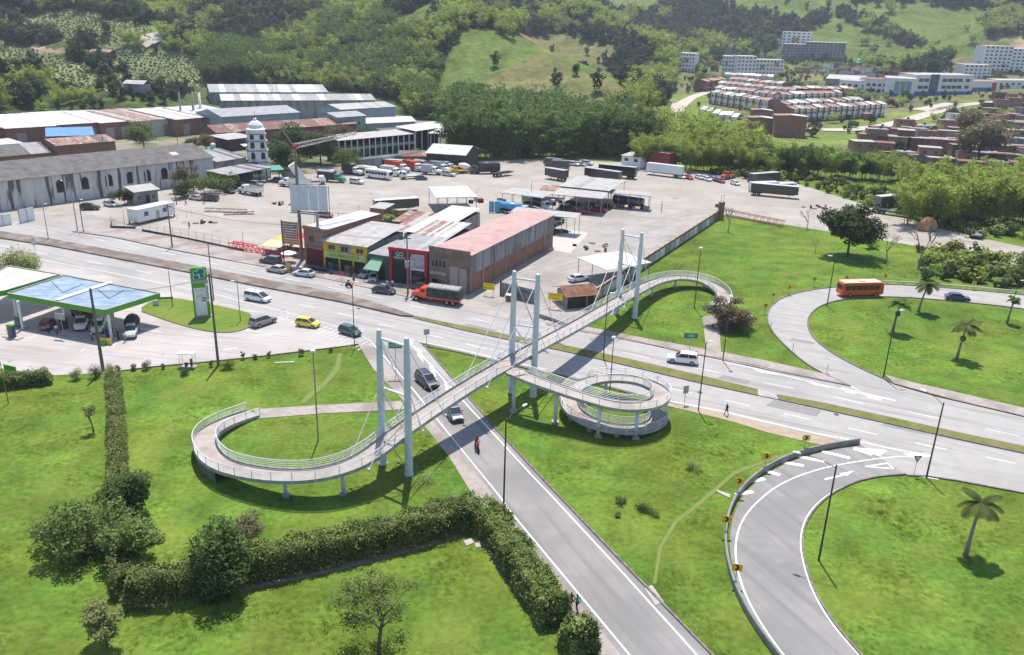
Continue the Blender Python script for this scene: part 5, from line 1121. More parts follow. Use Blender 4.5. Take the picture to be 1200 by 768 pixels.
def pose(kind):
    if kind=='walk': la,lb,kb=.32,-.34,.12
    elif kind=='stand': la,lb,kb=.06,-.05,.0
    hip=.92
    if kind=='ride':
        J=dict(p=(0,0,.92),c=(.12,0,1.22),n=(.2,0,1.47),h=(.27,0,1.62),ht=(.28,0,1.74)); legs=[]
        for s in (-1,1): legs.append([(0,.1*s,.9),(.38,.22*s,.82),(.12,.22*s,.42),(.26,.22*s,.38)])
        arms=[[(.19,.19*s,1.42),(.3,.3*s,1.2),(.42,.33*s,1.12),(.47,.34*s,1.1)] for s in (-1,1)]
    else:
        J=dict(p=(0,0,hip),c=(.02,0,1.2),n=(.02,0,1.46),h=(.04,0,1.6),ht=(.04,0,1.74)); legs=[]
        for s,a in ((-1,la),(1,lb)):
            kx=math.sin(a)*.42+(.05 if a>0 else .06); fx=math.sin(a)*.84-(kb if a<0 else 0); fz=.07+(.05 if kind=='walk' and a<0 else 0)
            legs.append([(0,.09*s,hip-.02),(kx,.1*s,.5),(fx,.1*s,fz),(fx+.15,.11*s,.04)])
        arms=[]
        for s,a in ((-1,lb),(1,la)):
            ex=math.sin(a)*.28; arms.append([(.02,.19*s,1.4),(ex*.9,.25*s,1.13),(ex*1.7+.05,.26*s,.9),(ex*1.8+.07,.26*s,.82)])
    return J,legs,arms
FIG={}
def figure(kind):
    if kind in FIG: return FIG[kind]
    J,legs,arms=pose(kind)
    V=[J['p'],J['c'],J['n'],J['h'],J['ht']]; E_=[(0,1),(1,2),(2,3),(3,4)]; Rd=[.12,.13,.05,.085,.06]
    for l in legs:
        n=len(V); V+=l; E_+=[(0,n),(n,n+1),(n+1,n+2),(n+2,n+3)]; Rd+=[.075,.055,.04,.035]
    for a in arms:
        n=len(V); V+=a; E_+=[(2,n),(n,n+1),(n+1,n+2),(n+2,n+3)]; Rd+=[.05,.038,.026,(.02,.035)]
        w=Vector(a[3]); d=(Vector(a[3])-Vector(a[2])).normalized(); sgn=1 if a[0][1]>0 else -1
        for k in range(4): V.append(tuple(w+d*(.085-.008*abs(k-1.4))+Vector(((k-1.5)*.022,0,0)))); E_.append((n+3,len(V)-1)); Rd.append(.009)
        V.append(tuple(w+d*.03+Vector((.045,-.01*sgn,0)))); E_.append((n+3,len(V)-1)); Rd.append(.01)
    body=skinmesh('body',V,E_,Rd,SKIN)
    V=[J['p'],J['c'],J['n']]; E_=[(0,1),(1,2)]; Rd=[(.15,.12),(.165,.125),(.09,.08)]
    for a in arms: n=len(V); V+=[a[0],tuple((Vector(a[0])*.25+Vector(a[1])*.75))]; E_+=[(2,n),(n,n+1)]; Rd+=[.075,.06]
    shirt=skinmesh('shirt',V,E_,Rd,paint('#404048'))
    V=[(J['p'][0],0,J['p'][2]+.06)]; E_=[]; Rd=[(.145,.115)]
    for l in legs: n=len(V); V+=l[:3]; E_+=[(0,n),(n,n+1),(n+1,n+2)]; Rd+=[.1,.072,.055]
    tr=skinmesh('trousers',V,E_,Rd,paint('#2c3040'))
    h=J['h']; mb=MB(); mb.ell((h[0]-.015,0,h[2]+.035),(.1,.09,.12),10,6); hair=mb.mesh('hair',HAIR,True)
    mb=MB(); mb.ell((h[0]+.01,0,h[2]+.02),(.15,.14,.16),10,6); hel=mb.mesh('helmet',paint('#e8e8e8'),True)
    mb=MB(); 
    for l in legs: mb.ell((l[3][0]-.04,l[3][1],max(.045,l[3][2]+.01)),(.14,.05,.05),8,4)
    FIG[kind]=(body,shirt,tr,hair,hel); return FIG[kind]
CLOTH={}
def cloth(h):
    if h not in CLOTH: CLOTH[h]=flat('cloth_'+h.strip('#'),h,.9)
    return CLOTH[h]
def person(kind,px,py,face,shirt,trou,label,z=0,helmet=None,group=None,loc=None):
    f=figure(kind); x,y=loc or G(px,py); t=thing('person',label,'person',(x,y,z),face,group,.97)
    link('body',f[0],t)
    for nm,me,c in (('shirt',f[1],shirt),('trousers',f[2],trou)):
        o=link(nm,me,t); slotobj(o,cloth(c))
    if helmet: o=link('helmet',f[4],t); slotobj(o,cloth(helmet))
    else: link('hair',f[3],t)
    return t
person('walk',851,487,R(-150),'#2a2a30','#26282c','pedestrian in dark clothes walking along the dirt shoulder beyond the spiral ramp')
person('walk',676,716,R(115),'#4a9a90','#2a3244','walker in a teal shirt on the sidewalk edge by the last hedge clump')
person('walk',669,714,R(115),'#2e2624','#2a2624','shorter walker in dark brown clothes beside the one in teal')
m1=moto('red motorcycle on the ramp road below the bridge shadow',(556,521),(562,534),'#b02a20'); m1.scale=(1.2,1.2,1.2); l=m1.location; rz=m1.rotation_euler[2]
person('ride',0,0,rz,'#a03428','#2a2a2e','motorcyclist in a red jacket and dark helmet riding down the ramp road',helmet='#2a2020',loc=(l[0]-.25*math.cos(rz),l[1]-.25*math.sin(rz)))
m2=moto('black motorcycle passing the shops',(405,336),(413,338),'#222226'); l=m2.location; rz=m2.rotation_euler[2]
person('ride',0,0,rz,'#24242a','#22222a','motorcyclist with a white helmet passing the yellow shop',helmet='#e8e8e8',loc=(l[0]-.25*math.cos(rz),l[1]-.25*math.sin(rz)))
for i in range(9):
    x=361+i*2.6; moto('dark motorcycle in the row before the burgundy shutter, '+ORD[i]+' from the left',(x,313+i*.35),(x+1.5,318+i*.35),'#20242c',g='motorcycles parked before the burgundy shutter')
moto('dark motorcycle parked among the pedestrians left of the green awning',(413,326),(416,331),'#1e2024'); moto('motorcycle leaning by the yellow shop column',(386,319),(389,324),'#2a2426')
person('stand',454,338,R(-90),'#e8e4e4','#20222a','person in white top standing left of the pair before the red shop'); person('stand',460,338,R(-90),'#e4e0e4','#20222a','person in white top standing right of the pair before the red shop')
person('stand',411,325,R(-60),'#303038','#24242c','person in dark clothes by the parked motorcycle near the awning'); person('stand',392,317,R(0),'#3a3434','#242428','person in dark clothes under the yellow shop front')
person('walk',218,241,R(30),'#303a50','#22242c','pedestrian in dark blue near the champagne sedan, left of the other'); person('walk',239,240,R(10),'#2c2c34','#22242c','pedestrian in dark clothes between champagne sedan and blue van')
person('walk',222,268,R(-60),'#c02828','#b82828','worker in red overalls crossing the fenced yard')
for i,(x,y,s,tr,l) in enumerate(((58,391,'#3a8aa8','#2a3040','attendant in a blue shirt behind the red hatchback'),(67,392,'#e0e0de','#34508a','person in a white shirt and blue trousers near the second pump'),(72,388,'#44688a','#2a3446','person in grey blue beside the second pump'),(108,400,'#a8c0cc','#2a3a54','person in a pale blue shirt at the leaning station pole'),(139,399,'#2c2c30','#22242a','person in black between the last pump and the grey pickup'),(147,401,'#b4ccdc','#7a8894','person in pale blue at the front of the grey pickup'))):
    person('stand',x,y,R(-90+i*40),s,tr,l,group='people at the fuel station')
# ------------------------------------------------ buildings
ROOFS={'white':mat('roof_white',(.62,.61,.59),(.5,.49,.47),.6,.5,0,wave=(3.2,.03,'X'),col3=(.35,.28,.24),scale3=.5,lo3=.6,hi3=.8),
 'zinc':mat('roof_zinc',(.36,.36,.36),(.28,.27,.27),.5,.5,0,wave=(3.2,.03,'X'),col3=(.22,.15,.11),scale3=.6,lo3=.58,hi3=.75),
 'grey':mat('roof_asbestos',(.13,.118,.115),(.18,.165,.16),.5,.9,0,wave=(2.6,.04,'X'),col3=(.10,.09,.085),scale3=.4,lo3=.5,hi3=.7),
 'rust':mat('roof_rust',(.34,.2,.15),(.22,.10,.07),.5,.8,0,wave=(3.2,.03,'X'),col3=(.42,.38,.35),scale3=.7,lo3=.5,hi3=.65),
 'pink':mat('roof_pink',(.42,.26,.24),(.48,.31,.285),.35,.7,0,wave=(2.6,.03,'Y'),col3=(.36,.2,.185),scale3=.5,lo3=.55,hi3=.75),
 'blue':mat('roof_blue',(.10,.24,.48),(.14,.3,.55),.6,.5,0,wave=(3.,.03,'X')),'pale':mat('roof_pale',(.44,.42,.40),(.37,.355,.34),.5,.7,0,wave=(3.,.03,'X'),col3=(.3,.27,.25),scale3=.6,lo3=.55,hi3=.7),
 'darkrust':mat('roof_darkrust',(.17,.08,.06),(.22,.12,.09),.5,.8,0,wave=(3.,.03,'X'),col3=(.3,.26,.24),scale3=.5,lo3=.6,hi3=.7)}
def bm_(nm,c,c2,mc): return mat(nm,c,rough=.9,brick={'w':.4,'h':.13,'m':.012,'mc':mc,'c2':c2,'side':True},col3=tuple(q*.6 for q in c),scale3=.5,lo3=.55,hi3=.75)
WL={'brick':bm_('brick_wall',(.30,.125,.075),(.22,.09,.055),(.3,.25,.21)),'brickdark':bm_('brick_dark',(.19,.075,.05),(.15,.06,.045),(.2,.16,.14)),'brickpale':bm_('brick_pale',(.36,.19,.125),(.28,.14,.09),(.32,.26,.21)),
 'tan':mat('wall_tan',(.27,.205,.155),(.23,.17,.13),.5,.9,col3=(.18,.135,.105),scale3=.4),'white':mat('wall_white',(.78,.765,.74),(.70,.685,.66),.6,.8),
 'stained':mat('wall_stained',(.62,.60,.565),(.47,.45,.425),.35,.9,stretch=(1,1,.1),col3=(.13,.12,.108),scale3=.75,lo3=.53,hi3=.60),'grey':mat('wall_grey',(.32,.31,.30),(.26,.25,.24),.5,.9,stretch=(1,1,.3),col3=(.2,.19,.18),scale3=.5),
 'yellow':mat('wall_yellow',(.68,.44,.03),(.62,.40,.03),1,.7),'burgundy':mat('wall_burgundy',(.17,.018,.028),(.14,.015,.025),1,.6,wave=(6.,.02,'Z')),'red':mat('wall_red',(.45,.02,.035),(.38,.02,.03),1,.6),
 'green':mat('wall_green',(.05,.13,.10),(.04,.10,.08),1,.7),'bluegrey':mat('wall_bluegrey',(.28,.36,.39),(.24,.31,.34),.4,.7,0,wave=(3.,.02,'X')),'dark':mat('wall_dark',(.06,.055,.05),(.04,.038,.035),1,.9),
 'redbuild':mat('wall_crimson',(.35,.02,.03),(.3,.02,.03),1,.7),'blue':mat('wall_blue',(.05,.14,.42),(.05,.12,.38),1,.6),'cream':mat('wall_cream',(.5,.46,.4),(.44,.4,.34),.5,.9)}
def base(name,label,cat,A,B,group=None,z=None):
    if z is None: a=G(*A); b=G(*B); z=0
    else: a,b=A,B
    t=thing(name,label,cat,(a[0],a[1],z),math.atan2(b[1]-a[1],b[0]-a[0]),group); return t,math.dist(a[:2],b[:2])
def walls(t,W,D,h,m,hb=None,name='wall',th=.2,x0=0,y0=0):
    # four walls, butted; hb = height at the back
    hb=hb or h
    for k in range(4):
        mb=MB()
        if k==0: mb.box(x0,y0,0,x0+W,y0+th,h)
        elif k==1: mb.box(x0,y0+D-th,0,x0+W,y0+D,hb)
        else:
            x=x0 if k==2 else x0+W-th; a,b=y0+th,y0+D-th; p=[(x,a,0),(x+th,a,0),(x+th,b,0),(x,b,0),(x,a,h),(x+th,a,h),(x+th,b,hb),(x,b,hb)]
            mb.add(p,[(0,3,2,1),(4,5,6,7),(0,1,5,4),(1,2,6,5),(2,3,7,6),(3,0,4,7)])
        mb.build(name,m[k] if isinstance(m,(list,tuple)) else m,t)
def proof(t,x0,x1,y0,y1,z0,z1,n,ms,axis='x',th=.06,name='roof_panel',seed=0,zj=.012):
    # n roof sheets side by side along x (axis 'x') sloping from z0 (y0) to z1 (y1); axis 'y' slopes along x
    r=random.Random(seed)
    for i in range(n):
        m=ms if not isinstance(ms,(list,tuple)) else r.choice(ms); dz=zj*(i%2)+r.uniform(0,zj)
        if axis=='x':
            a=x0+(x1-x0)*i/n; b=x0+(x1-x0)*(i+1)/n+.04; c4=[(a,y0,z0+dz),(b,y0,z0+dz),(b,y1,z1+dz),(a,y1,z1+dz)]
        else:
            a=y0+(y1-y0)*i/n; b=y0+(y1-y0)*(i+1)/n+.04; c4=[(x0,a,z0+dz),(x1,a,z1+dz),(x1,b,z1+dz),(x0,b,z0+dz)]
        mb=MB(); mb.slab(*c4,th); mb.build(name,ROOFS[m] if isinstance(m,str) else m,t)
def window(t,x,z,w,h,side='f',W=0,D=0,fm=None,name='window',off=.0,arch=False,pane=None):
    fm=fm or M['white']; key=('win',round(w,2),round(h,2),fm.name,arch,(pane or M['glass']).name)
    if key not in MC:
        b=.07; mb=MB(); mb.box(-w/2,-.05,0,w/2,.0,b); mb.box(-w/2,-.05,h-b,w/2,0,h); mb.box(-w/2,-.05,b,-w/2+b,0,h-b); mb.box(w/2-b,-.05,b,w/2,0,h-b)
        if w>1.1 and not arch: mb.box(-b/2,-.045,b,b/2,0,h-b)
        fr=mb.mesh('window',fm); mb=MB()
        if arch:
            pts=[(-w/2,0),(w/2,0)]+[(w/2*math.cos(math.pi*k/8),h+w/2*math.sin(math.pi*k/8)) for k in range(9)]
            mb.add([(p[0],-.02,p[1]) for p in pts],[tuple(range(len(pts)))])
            mb2=MB(); mb2.tube([(w/2*math.cos(math.pi*k/8)*1.06,-.03,h+w/2*1.06*math.sin(math.pi*k/8)) for k in range(9)],.07,4); mb2.box(-w/2-.12,-.08,-.14,w/2+.12,0,0); mb2.box(-w/2-.1,-.06,0,-w/2,0,h); mb2.box(w/2,-.06,0,w/2+.1,0,h); fr=mb2.mesh('window',fm)
        else: mb.box(-w/2+.01,-.03,.01,w/2-.01,-.012,h-.01)
        MC[key]=(fr,mb.mesh('pane',pane or M['glass']))
    if side=='f': loc=(x,-off,z);ry=0
    elif side=='r': loc=(W+off,x,z);ry=R(90)
    elif side=='l': loc=(-off,x,z);ry=R(-90)
    else: loc=(x,D+off,z);ry=R(180)
    o=link(name,MC[key][0],t,loc,(0,0,ry)); link('pane',MC[key][1],o); return o
def part(t,nm,m,*b): 
    mb=MB()
    for q in b: mb.box(*q)
    return mb.build(nm,m,t)
def text(s,m,parent,loc,size,rot=(R(90),0,0),ext=.02,sx=1,align='CENTER',name='lettering'):
    cu=bpy.data.curves.new(name,'FONT'); cu.body=s; cu.size=size; cu.extrude=ext; cu.align_x=align; cu.align_y='CENTER'; o=bpy.data.objects.new(name,cu); C.objects.link(o)
    dg=bpy.context.evaluated_depsgraph_get(); dg.update(); me=bpy.data.meshes.new_from_object(o.evaluated_get(dg)); bpy.data.objects.remove(o); me.materials.clear(); me.materials.append(m)
    return link(name,me,parent,loc,rot,(sx,1,1))
# ---- tan workshop with pink roof
A,B=(503,337),(550,345); hF=HT(B,298)
t,W_b=base('workshop','tan fronted workshop with long pink roof and half brick side wall','workshop',A,B); Bw=G(*B); Dw=math.dist(Bw,G(635,287))
th=.25; part(t,'front_wall',WL['tan'],(0,0,0,W_b,th,hF)); part(t,'parapet',WL['tan'],(-.05,-.04,hF,W_b+.05,th,hF+.45))
hE=hF-.4
part(t,'side_wall',mat('sidewall_upper',(.33,.32,.31),(.25,.24,.23),.3,.9,stretch=(1,1,.4),col3=(.17,.16,.155),scale3=.35),(W_b-th,th,hE*.48,W_b,Dw,hE)); part(t,'brick_panel',WL['brick'],(W_b-th-.01,th,0,W_b+.01,Dw-.01,hE*.48)); part(t,'back_wall',WL['grey'],(0,Dw-th,0,W_b-th,Dw,hE)); part(t,'side_wall',WL['grey'],(0,th,0,th,Dw-th,hE))
for k in range(9): y=th+k*(Dw-.6)/8; part(t,'pilaster',WL['grey'],(W_b,y,0,W_b+.12,y+.3,hE))
proof(t,-.3,W_b*.52,th,Dw,hE+.1,hE+.6,14,'pink','y'); proof(t,W_b*.52,W_b+.35,th,Dw,hE+.6,hE+.1,14,'pink','y',seed=2)
window(t,W_b*.15,hF*.55,1.7,1.5,fm=M['galv']); window(t,W_b*.33,hF*.55,1.7,1.5,fm=M['galv']); window(t,W_b*.25,.6,3.2,1.4,fm=M['galv'])
part(t,'awning',M['concrete'],(W_b*.06,-.5,hF*.38,W_b*.44,.0,hF*.46)); part(t,'roller_door',flat('door_pink',(.42,.33,.31),.7),(W_b*.52,-.04,0,W_b*.72,0,hF*.62)); part(t,'roller_door',flat('door_grey',(.36,.32,.31),.7),(W_b*.75,-.04,0,W_b*.93,0,hF*.6))
# ---- red trimmed shop
def px_front(A,B,topy): return HT(A,topy)
t,W2=base('shop','two bay shop with bright red frame, dark sign and poster window','shop',(457,331),(502,337)); h2=HT((457,331),290); D2=22
walls(t,W2,D2,h2,[WL['dark'],WL['grey'],WL['grey'],WL['grey']],h2-.3)
part(t,'red_cornice',WL['red'],(-.1,-.25,h2-.5,W2+.1,0,h2+.15))
for x in (0,W2*.47,W2-.7): part(t,'red_column',WL['red'],(x,-.22,0,x+.6,0,h2-.5))
part(t,'sign_board',flat('sign_darkgreen',(.015,.05,.045),.5),(.7,-.18,h2-2.1,W2*.47-.05,-.02,h2-.55))
text('GO',M['white'],t,(W2*.28,-.2,h2-1.05),1.1); text('ORIENTE',M['white'],t,(W2*.27,-.2,h2-1.78),.62)
part(t,'poster',mat('poster',(.5,.52,.55),(.25,.3,.33),1.4,.6,col3=(.5,.42,.15),scale3=1.,lo3=.6,hi3=.7),(W2*.47+.75,-.08,h2*.5,W2-.75,-.02,h2-.7)); part(t,'poster_frame',M['white'],(W2*.47+.65,-.12,h2*.44,W2-.72,-.01,h2*.49)); part(t,'shop_window',M['glass'],(W2*.47+.75,-.06,.5,W2-.75,-.02,h2*.43)); part(t,'entrance',M['black'],(.7,-.05,0,W2*.44,-.01,h2*.58))
part(t,'side_frame',M['white'],(W2*.47+.6,-.1,0,W2*.47+.74,-.02,h2*.8))
proof(t,0,W2,.2,D2*.45,h2-.1,h2+.4,8,['pale','zinc']); proof(t,0,W2*.55,D2*.45,D2,h2+.4,h2+.8,6,['rust','white','pale'],seed=4); proof(t,W2*.55,W2,D2*.45,D2,h2+.42,h2+.9,5,['pale','pale','white'],seed=5)
# ---- white roofed hall behind
t,W3=base('hall','long bright white metal roof between the rusty roofs and the pink one','shed',(474,300),(512,305)); walls(t,W3-.3,24,4.9,WL['grey'],5.6); proof(t,0,W3-.3,-.2,24.4,5.4,6.5,8,'white')
t,W3=base('shed','patchwork of rusted roofing sheets behind the green awning','shed',(448,299),(472,302)); walls(t,W3,17,4.2,WL['brickdark'],4.6); proof(t,-.3,W3,-.3,8.5,4.35,4.9,7,['rust','white','pale'],seed=8); proof(t,-.3,W3,8.5,17.3,4.9,5.3,7,['rust','rust','pale'],seed=9)
t,W3=base('shed','low shed with rust and white roof sheets near the weeds','shed',(462,275),(500,279)); walls(t,W3,9,3.2,WL['brickdark']); proof(t,-.4,W3+.4,-.4,9.4,3.3,3.9,9,['rust','pale','darkrust'],seed=3)
# ---- green awning workshop
t,Wg=base('shop','dark green shop front under a pale green sloping awning','shop',(433,326),(456,330)); walls(t,Wg,10,5,WL['green']); mb=MB(); mb.slab((.4,-2.6,2.6),(Wg-.6,-2.6,2.6),(Wg-1.2,0,4.3),(.9,0,4.3),.05); mb.build('awning',flat('awning_green',(.17,.33,.22),.7),t); part(t,'entrance',M['black'],(.8,-.04,0,Wg-.9,0,2.8)); proof(t,0,Wg,-.2,10,5,5.5,4,['pale','zinc'])
for x in (.5,Wg-.7): mb=MB(); mb.cyl((x,-2.5,0),(x,-2.5,2.6),.05,.05,6); mb.build('awning_post',M['steeldark'],t)
# ---- yellow spare parts shop
A,B=(380,315),(431,323); t,Wy=base('shop','yellow two storey spare parts shop with green lettered banner','shop',A,B); hy=HT(A,282); Dy=14
walls(t,Wy,Dy,hy,[WL['yellow'],WL['grey'],WL['grey'],WL['grey']],hy)
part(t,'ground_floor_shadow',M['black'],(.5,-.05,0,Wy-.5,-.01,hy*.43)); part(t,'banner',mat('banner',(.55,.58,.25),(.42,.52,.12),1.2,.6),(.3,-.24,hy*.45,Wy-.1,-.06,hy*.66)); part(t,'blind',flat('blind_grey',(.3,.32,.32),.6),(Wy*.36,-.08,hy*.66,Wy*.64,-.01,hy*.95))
text('LOS REPUESTOS',flat('letter_green',(.05,.2,.02),.6),t,(Wy*.5,-.26,hy*.555),.95); 
for x in (Wy*.2,Wy*.84): window(t,x,hy*.72,1.6,1.0,fm=M['galv'],off=.02)
window(t,Wy*.5,hy*.70,1.8,1.2,fm=M['galv'],off=.1)
for x in (.1,Wy*.36,Wy*.68,Wy-.4): part(t,'column',WL['yellow'],(x,-.2,0,x+.3,0,hy*.44))
for k,(x,c) in enumerate(((Wy*.12,'#606a70'),(Wy*.25,'#404040'),(Wy*.5,'#7a6a50'),(Wy*.6,'#585048'),(Wy*.8,'#383c40'))): part(t,'display_rack',flat('rack%d'%k,c,.7),(x,-.35,.1,x+1.1,-.06,1.5))
proof(t,-.5,Wy+.6,-.9,Dy+.3,hy+.15,hy+1.4,9,'pale',seed=6)
# ---- brick house with white roof and burgundy shutter
t,Wk=base('brick_house','brick two storey house with white roof and burgundy shutter','house',(358,309),(380,314)); hk=HT((358,309),266); Dk=17
walls(t,Wk,Dk,hk,[WL['brickpale'],WL['brick'],WL['brick'],WL['brick']],hk); part(t,'parapet',WL['brickpale'],(-.05,-.06,hk,Wk*.86,.2,hk+.35)); window(t,Wk*.42,hk*.6,1.6,1.6,fm=M['galv']); part(t,'roller_shutter',WL['burgundy'],(.5,-.06,0,Wk+.1,-.005,hk*.47)); part(t,'ledge',WL['brickpale'],(.2,-.3,hk*.47,Wk,-.0,hk*.53)); proof(t,-.1,Wk+.35,.2,Dk+.2,hk+.05,hk+.5,6,'white')
x,y=G(434,262); t=thing('brick_annex','small brick annex at the back end of the brick house','shed',(x,y,0),R(-20)); walls(t,4,5,4.,WL['brick']); proof(t,-.2,4.2,-.2,5.2,4.,4.4,3,'pale')
# ---- market stalls
def stall(label,px,py,w,d,h,col,rz=R(-18)):
    x,y=G(px,py); t=thing('market_stall',label,'stall',(x,y,0),rz,'market stalls left of the brick house')
    for a in (0,w):
        for b in (0,d): mb=MB(); mb.cyl((a,b,0),(a,b,h),.04,.04,6); mb.build('post',M['steeldark'],t)
    mb=MB(); mb.slab((-.3,-.3,h-.25),(w+.3,-.3,h-.25),(w+.3,d+.3,h+.2),(-.3,d+.3,h+.2),.04); mb.build('canopy',flat('canvas'+col.strip('#'),col,.8),t); part(t,'counter',WL['grey'],(.1,.4,0,w-.1,.9,1.)); return t
stall('stall with pale orange canopy nearest the red mast on the ground',309,299,4,3,2.4,'#e8c890'); stall('stall with orange yellow canopy left of the pole sign',323,293,4.5,3,2.6,'#e8a848')
stall('stall with faded pinkish awning beside the brick house',345,302,3.2,3,2.7,'#e8a090'); stall('stall with brown orange awning behind the white parasol',334,299,4,3.2,2.9,'#c88a50'); stall('stall with bright red awning under the grey panel',338,292,4.5,2.4,3.,'#c02a34')
x,y=G(339,308); t=thing('parasol','white round parasol in front of the market stalls','parasol',(x,y,0)); mb=MB(); mb.cyl((0,0,0),(0,0,2.4),.03,.03,6); mb.build('pole',M['galv'],t); mb=MB(); mb.lathe([(1.6,2.0),(.8,2.35),(.02,2.55)],(0,0),10); mb.build('canopy',M['white'],t)
x,y=G(338,319); t=thing('sign_board','yellow and pink A shaped board at the kerb beside the beige sedan','sign',(x,y,0),R(-20)); mb=MB(); mb.slab((-.7,-.4,0),(.7,-.4,0),(.5,0,1.9),(-.5,0,1.9),.06); mb.build('panel',flat('board_yellow',(.6,.42,.12),.6),t); mb=MB(); mb.slab((.7,.5,0),(-.7,.5,0),(-.5,.08,1.9),(.5,.08,1.9),.06); mb.build('panel',flat('board_yellow2',(.55,.3,.2),.6),t)
# ---- open sheds behind the shops
def openshed(label,corners_px,h,n,ms,hb=None,px=None,posts=5,name='open_shed'):
    A,B,D=(G(*corners_px[0],h),G(*corners_px[1],h),G(*corners_px[2],hb or h)); W=math.dist(A,B); Dd=math.dist(B,D); rz=math.atan2(B[1]-A[1],B[0]-A[0]); t=thing(name,label,'shed',(A[0],A[1],0),rz)
    proof(t,0,W,0,Dd,h,hb or h+.3,n,ms)
    for i in range(posts):
        for b in (.3,Dd-.3): x=.3+(W-.6)*i/(posts-1); mb=MB(); mb.cyl((x,b,0),(x,b,h-.07),.08,.08,6); mb.build('post',M['galv'],t)
    for b in (.3,Dd-.3): mb=MB(); mb.box(.1,b-.06,h-.2,W-.1,b+.06,h-.07); mb.build('beam',M['galv'],t)
    return t
openshed('white roofed open shed behind the shops',((511,232),(560,231),(587,221)),4.2,7,'white')
openshed('narrow pale roof strip behind the pink roofed workshop',((598,248),(675,256),(674,251)),4.5,9,'pale',posts=6)
openshed('long pale roof over the tanker trucks',((587,226),(636,232),(640,226)),4.5,6,'pale'); openshed('corrugated brownish upper roof of the scrap sheds',((654,218),(714,224),(707,211)),5.2,7,['pale','pale','zinc']); openshed('lower pale roof of the scrap sheds over the red cars',((646,228),(706,233),(703,221)),4.6,7,['pale','rust'][:1]); openshed('rust coloured container like roof left of the scrap sheds',((632,222),(655,224),(655,219)),3.,3,'rust',posts=2)
openshed('bare steel frame right of the scrap sheds',((712,226),(762,230),(764,227)),4.2,1,'pale',posts=5)
openshed('white canopy over parked vehicles by the mural wall',((676,302),(711,317),(731,300)),3.6,6,'white',hb=3.9,posts=3)
t,_=base('workbench_pile','heap of machinery and crates behind the pink roofed workshop','scrap heap',(640,275),(660,277))
for k in range(14): r=random.Random(k); x_,y_=r.uniform(0,5),r.uniform(0,5); s=r.uniform(.3,1.2); mb=MB(); mb.cb(x_,y_,s*.4,s,s*.8,s*.8,r.random()*3); mb.build('crate',flat('scrap%d'%(k%4),('#3a3c3e','#6a5a48','#505860','#2c2a28')[k%4],.7),t)
for (px,py,nn,sd,lb) in ((672,241,26,3,'scrap parts and engines heaped under the open sheds'),(735,246,10,4,'crates and a white cart beside the bare steel frame'),(575,238,12,5,'drums and pipes by the blue gate')):
    x,y=G(px,py); t=thing('scrap_heap',lb,'scrap heap',(x,y,0),R(-10)); r=random.Random(sd)
    for k in range(nn): s=r.uniform(.4,1.5); mb=MB(); mb.cb(r.uniform(-7,7),r.uniform(-2,3),s*.4,s,s*.8,s*.8,r.random()*3); mb.build('scrap_piece',flat('scrapc%d'%(k%6),('#2a2a2c','#5a4a3c','#8a8a86','#44505a','#7a2a24','#c8c8c4')[k%6],.7),t)
x,y=G(573,249); t=thing('gate','light blue metal gate panels beside the blue tanker','gate',(x,y,0),R(-8)); part(t,'gate_panel',flat('gate_blue',(.12,.32,.5),.5),(0,0,.1,1.4,.06,3.)); part(t,'gate_panel',flat('gate_blue',(.12,.32,.5),.5),(1.5,0,.1,2.9,.06,3.)); 
# ---- guard house, sign wall, mural wall
x,y=G(665,362); t=thing('guard_house','small guard house with brown tiled roof beside the footbridge','hut',(x,y,0),R(20)); walls(t,5.2,5,2.3,[WL['dark'],WL['grey'],WL['grey'],WL['grey']])
TILE=mat('roof_tile',(.30,.15,.09),(.22,.10,.06),3,.9,col3=(.15,.08,.055),scale3=1)
def tiles(t,x0,x1,y0,y1,z0,z1,nx,ny,m=TILE):
    mb=MB()
    for j in range(ny):
        for i in range(nx):
            a=x0+(x1-x0)*i/nx; b=x0+(x1-x0)*(i+1)/nx-.03; f0=j/ny; f1=(j+1)/ny+.02; ya=y0+(y1-y0)*f0; yb=y0+(y1-y0)*f1; za=z0+(z1-z0)*f0+.05; zb=z0+(z1-z0)*f1
            mb.slab((a,ya,za),(b,ya,za),(b,yb,zb),(a,yb,zb),.03) if y1>y0 else mb.slab((a,yb,zb),(b,yb,zb),(b,ya,za),(a,ya,za),.03)
    o=mb.build('roof_tile',m,t); o['kind']='stuff'
tiles(t,-.8,6,-.8,2.5,2.35,3.5,22,10); tiles(t,-.8,6,5.8,2.5,2.35,3.5,22,10)
t,W5=base('wall','grey concrete wall painted with faded lettering at the yard gate','wall',(587,346),(627,356)); part(t,'wall_panel',mat('wall_sign',(.3,.27,.25),(.17,.15,.14),1.1,.9,stretch=(1,1,2)),(0,0,0,W5,.2,2.5)); part(t,'post',WL['dark'],(-.25,-.05,0,0,.25,2.6))
for k,s in enumerate(('CARROCERIAS','TALLER')): text(s,flat('letter_dark',(.08,.07,.07),.8),t,(W5*.5,-.02,1.75-k*.8),.75,ext=.012)
def signb(label,px,py,w,h,z0,col,txt=None,rz=R(-15),tc=None,cat='sign',poles=2):
    x,y=G(px,py); t=thing('sign',label,cat,(x,y,0),rz); 
    for k in range(poles): xx=0 if poles==1 else (k-.5)*w*.7; mb=MB(); mb.cyl((xx,.04,0),(xx,.04,z0+h*.5),.045,.045,6); mb.build('pole',M['galv'],t)
    part(t,'panel',flat('sign'+col.strip('#'),col,.5),(-w/2,-.03,z0,w/2,0,z0+h))
    if txt:
        for i,s in enumerate(txt): text(s,flat('signtext'+(tc or '#202020').strip('#'),tc or '#202020',.6),t,(0,-.035,z0+h*(1-(i+.5)/len(txt))),h*.55/len(txt)+.06,ext=.006)
    return t
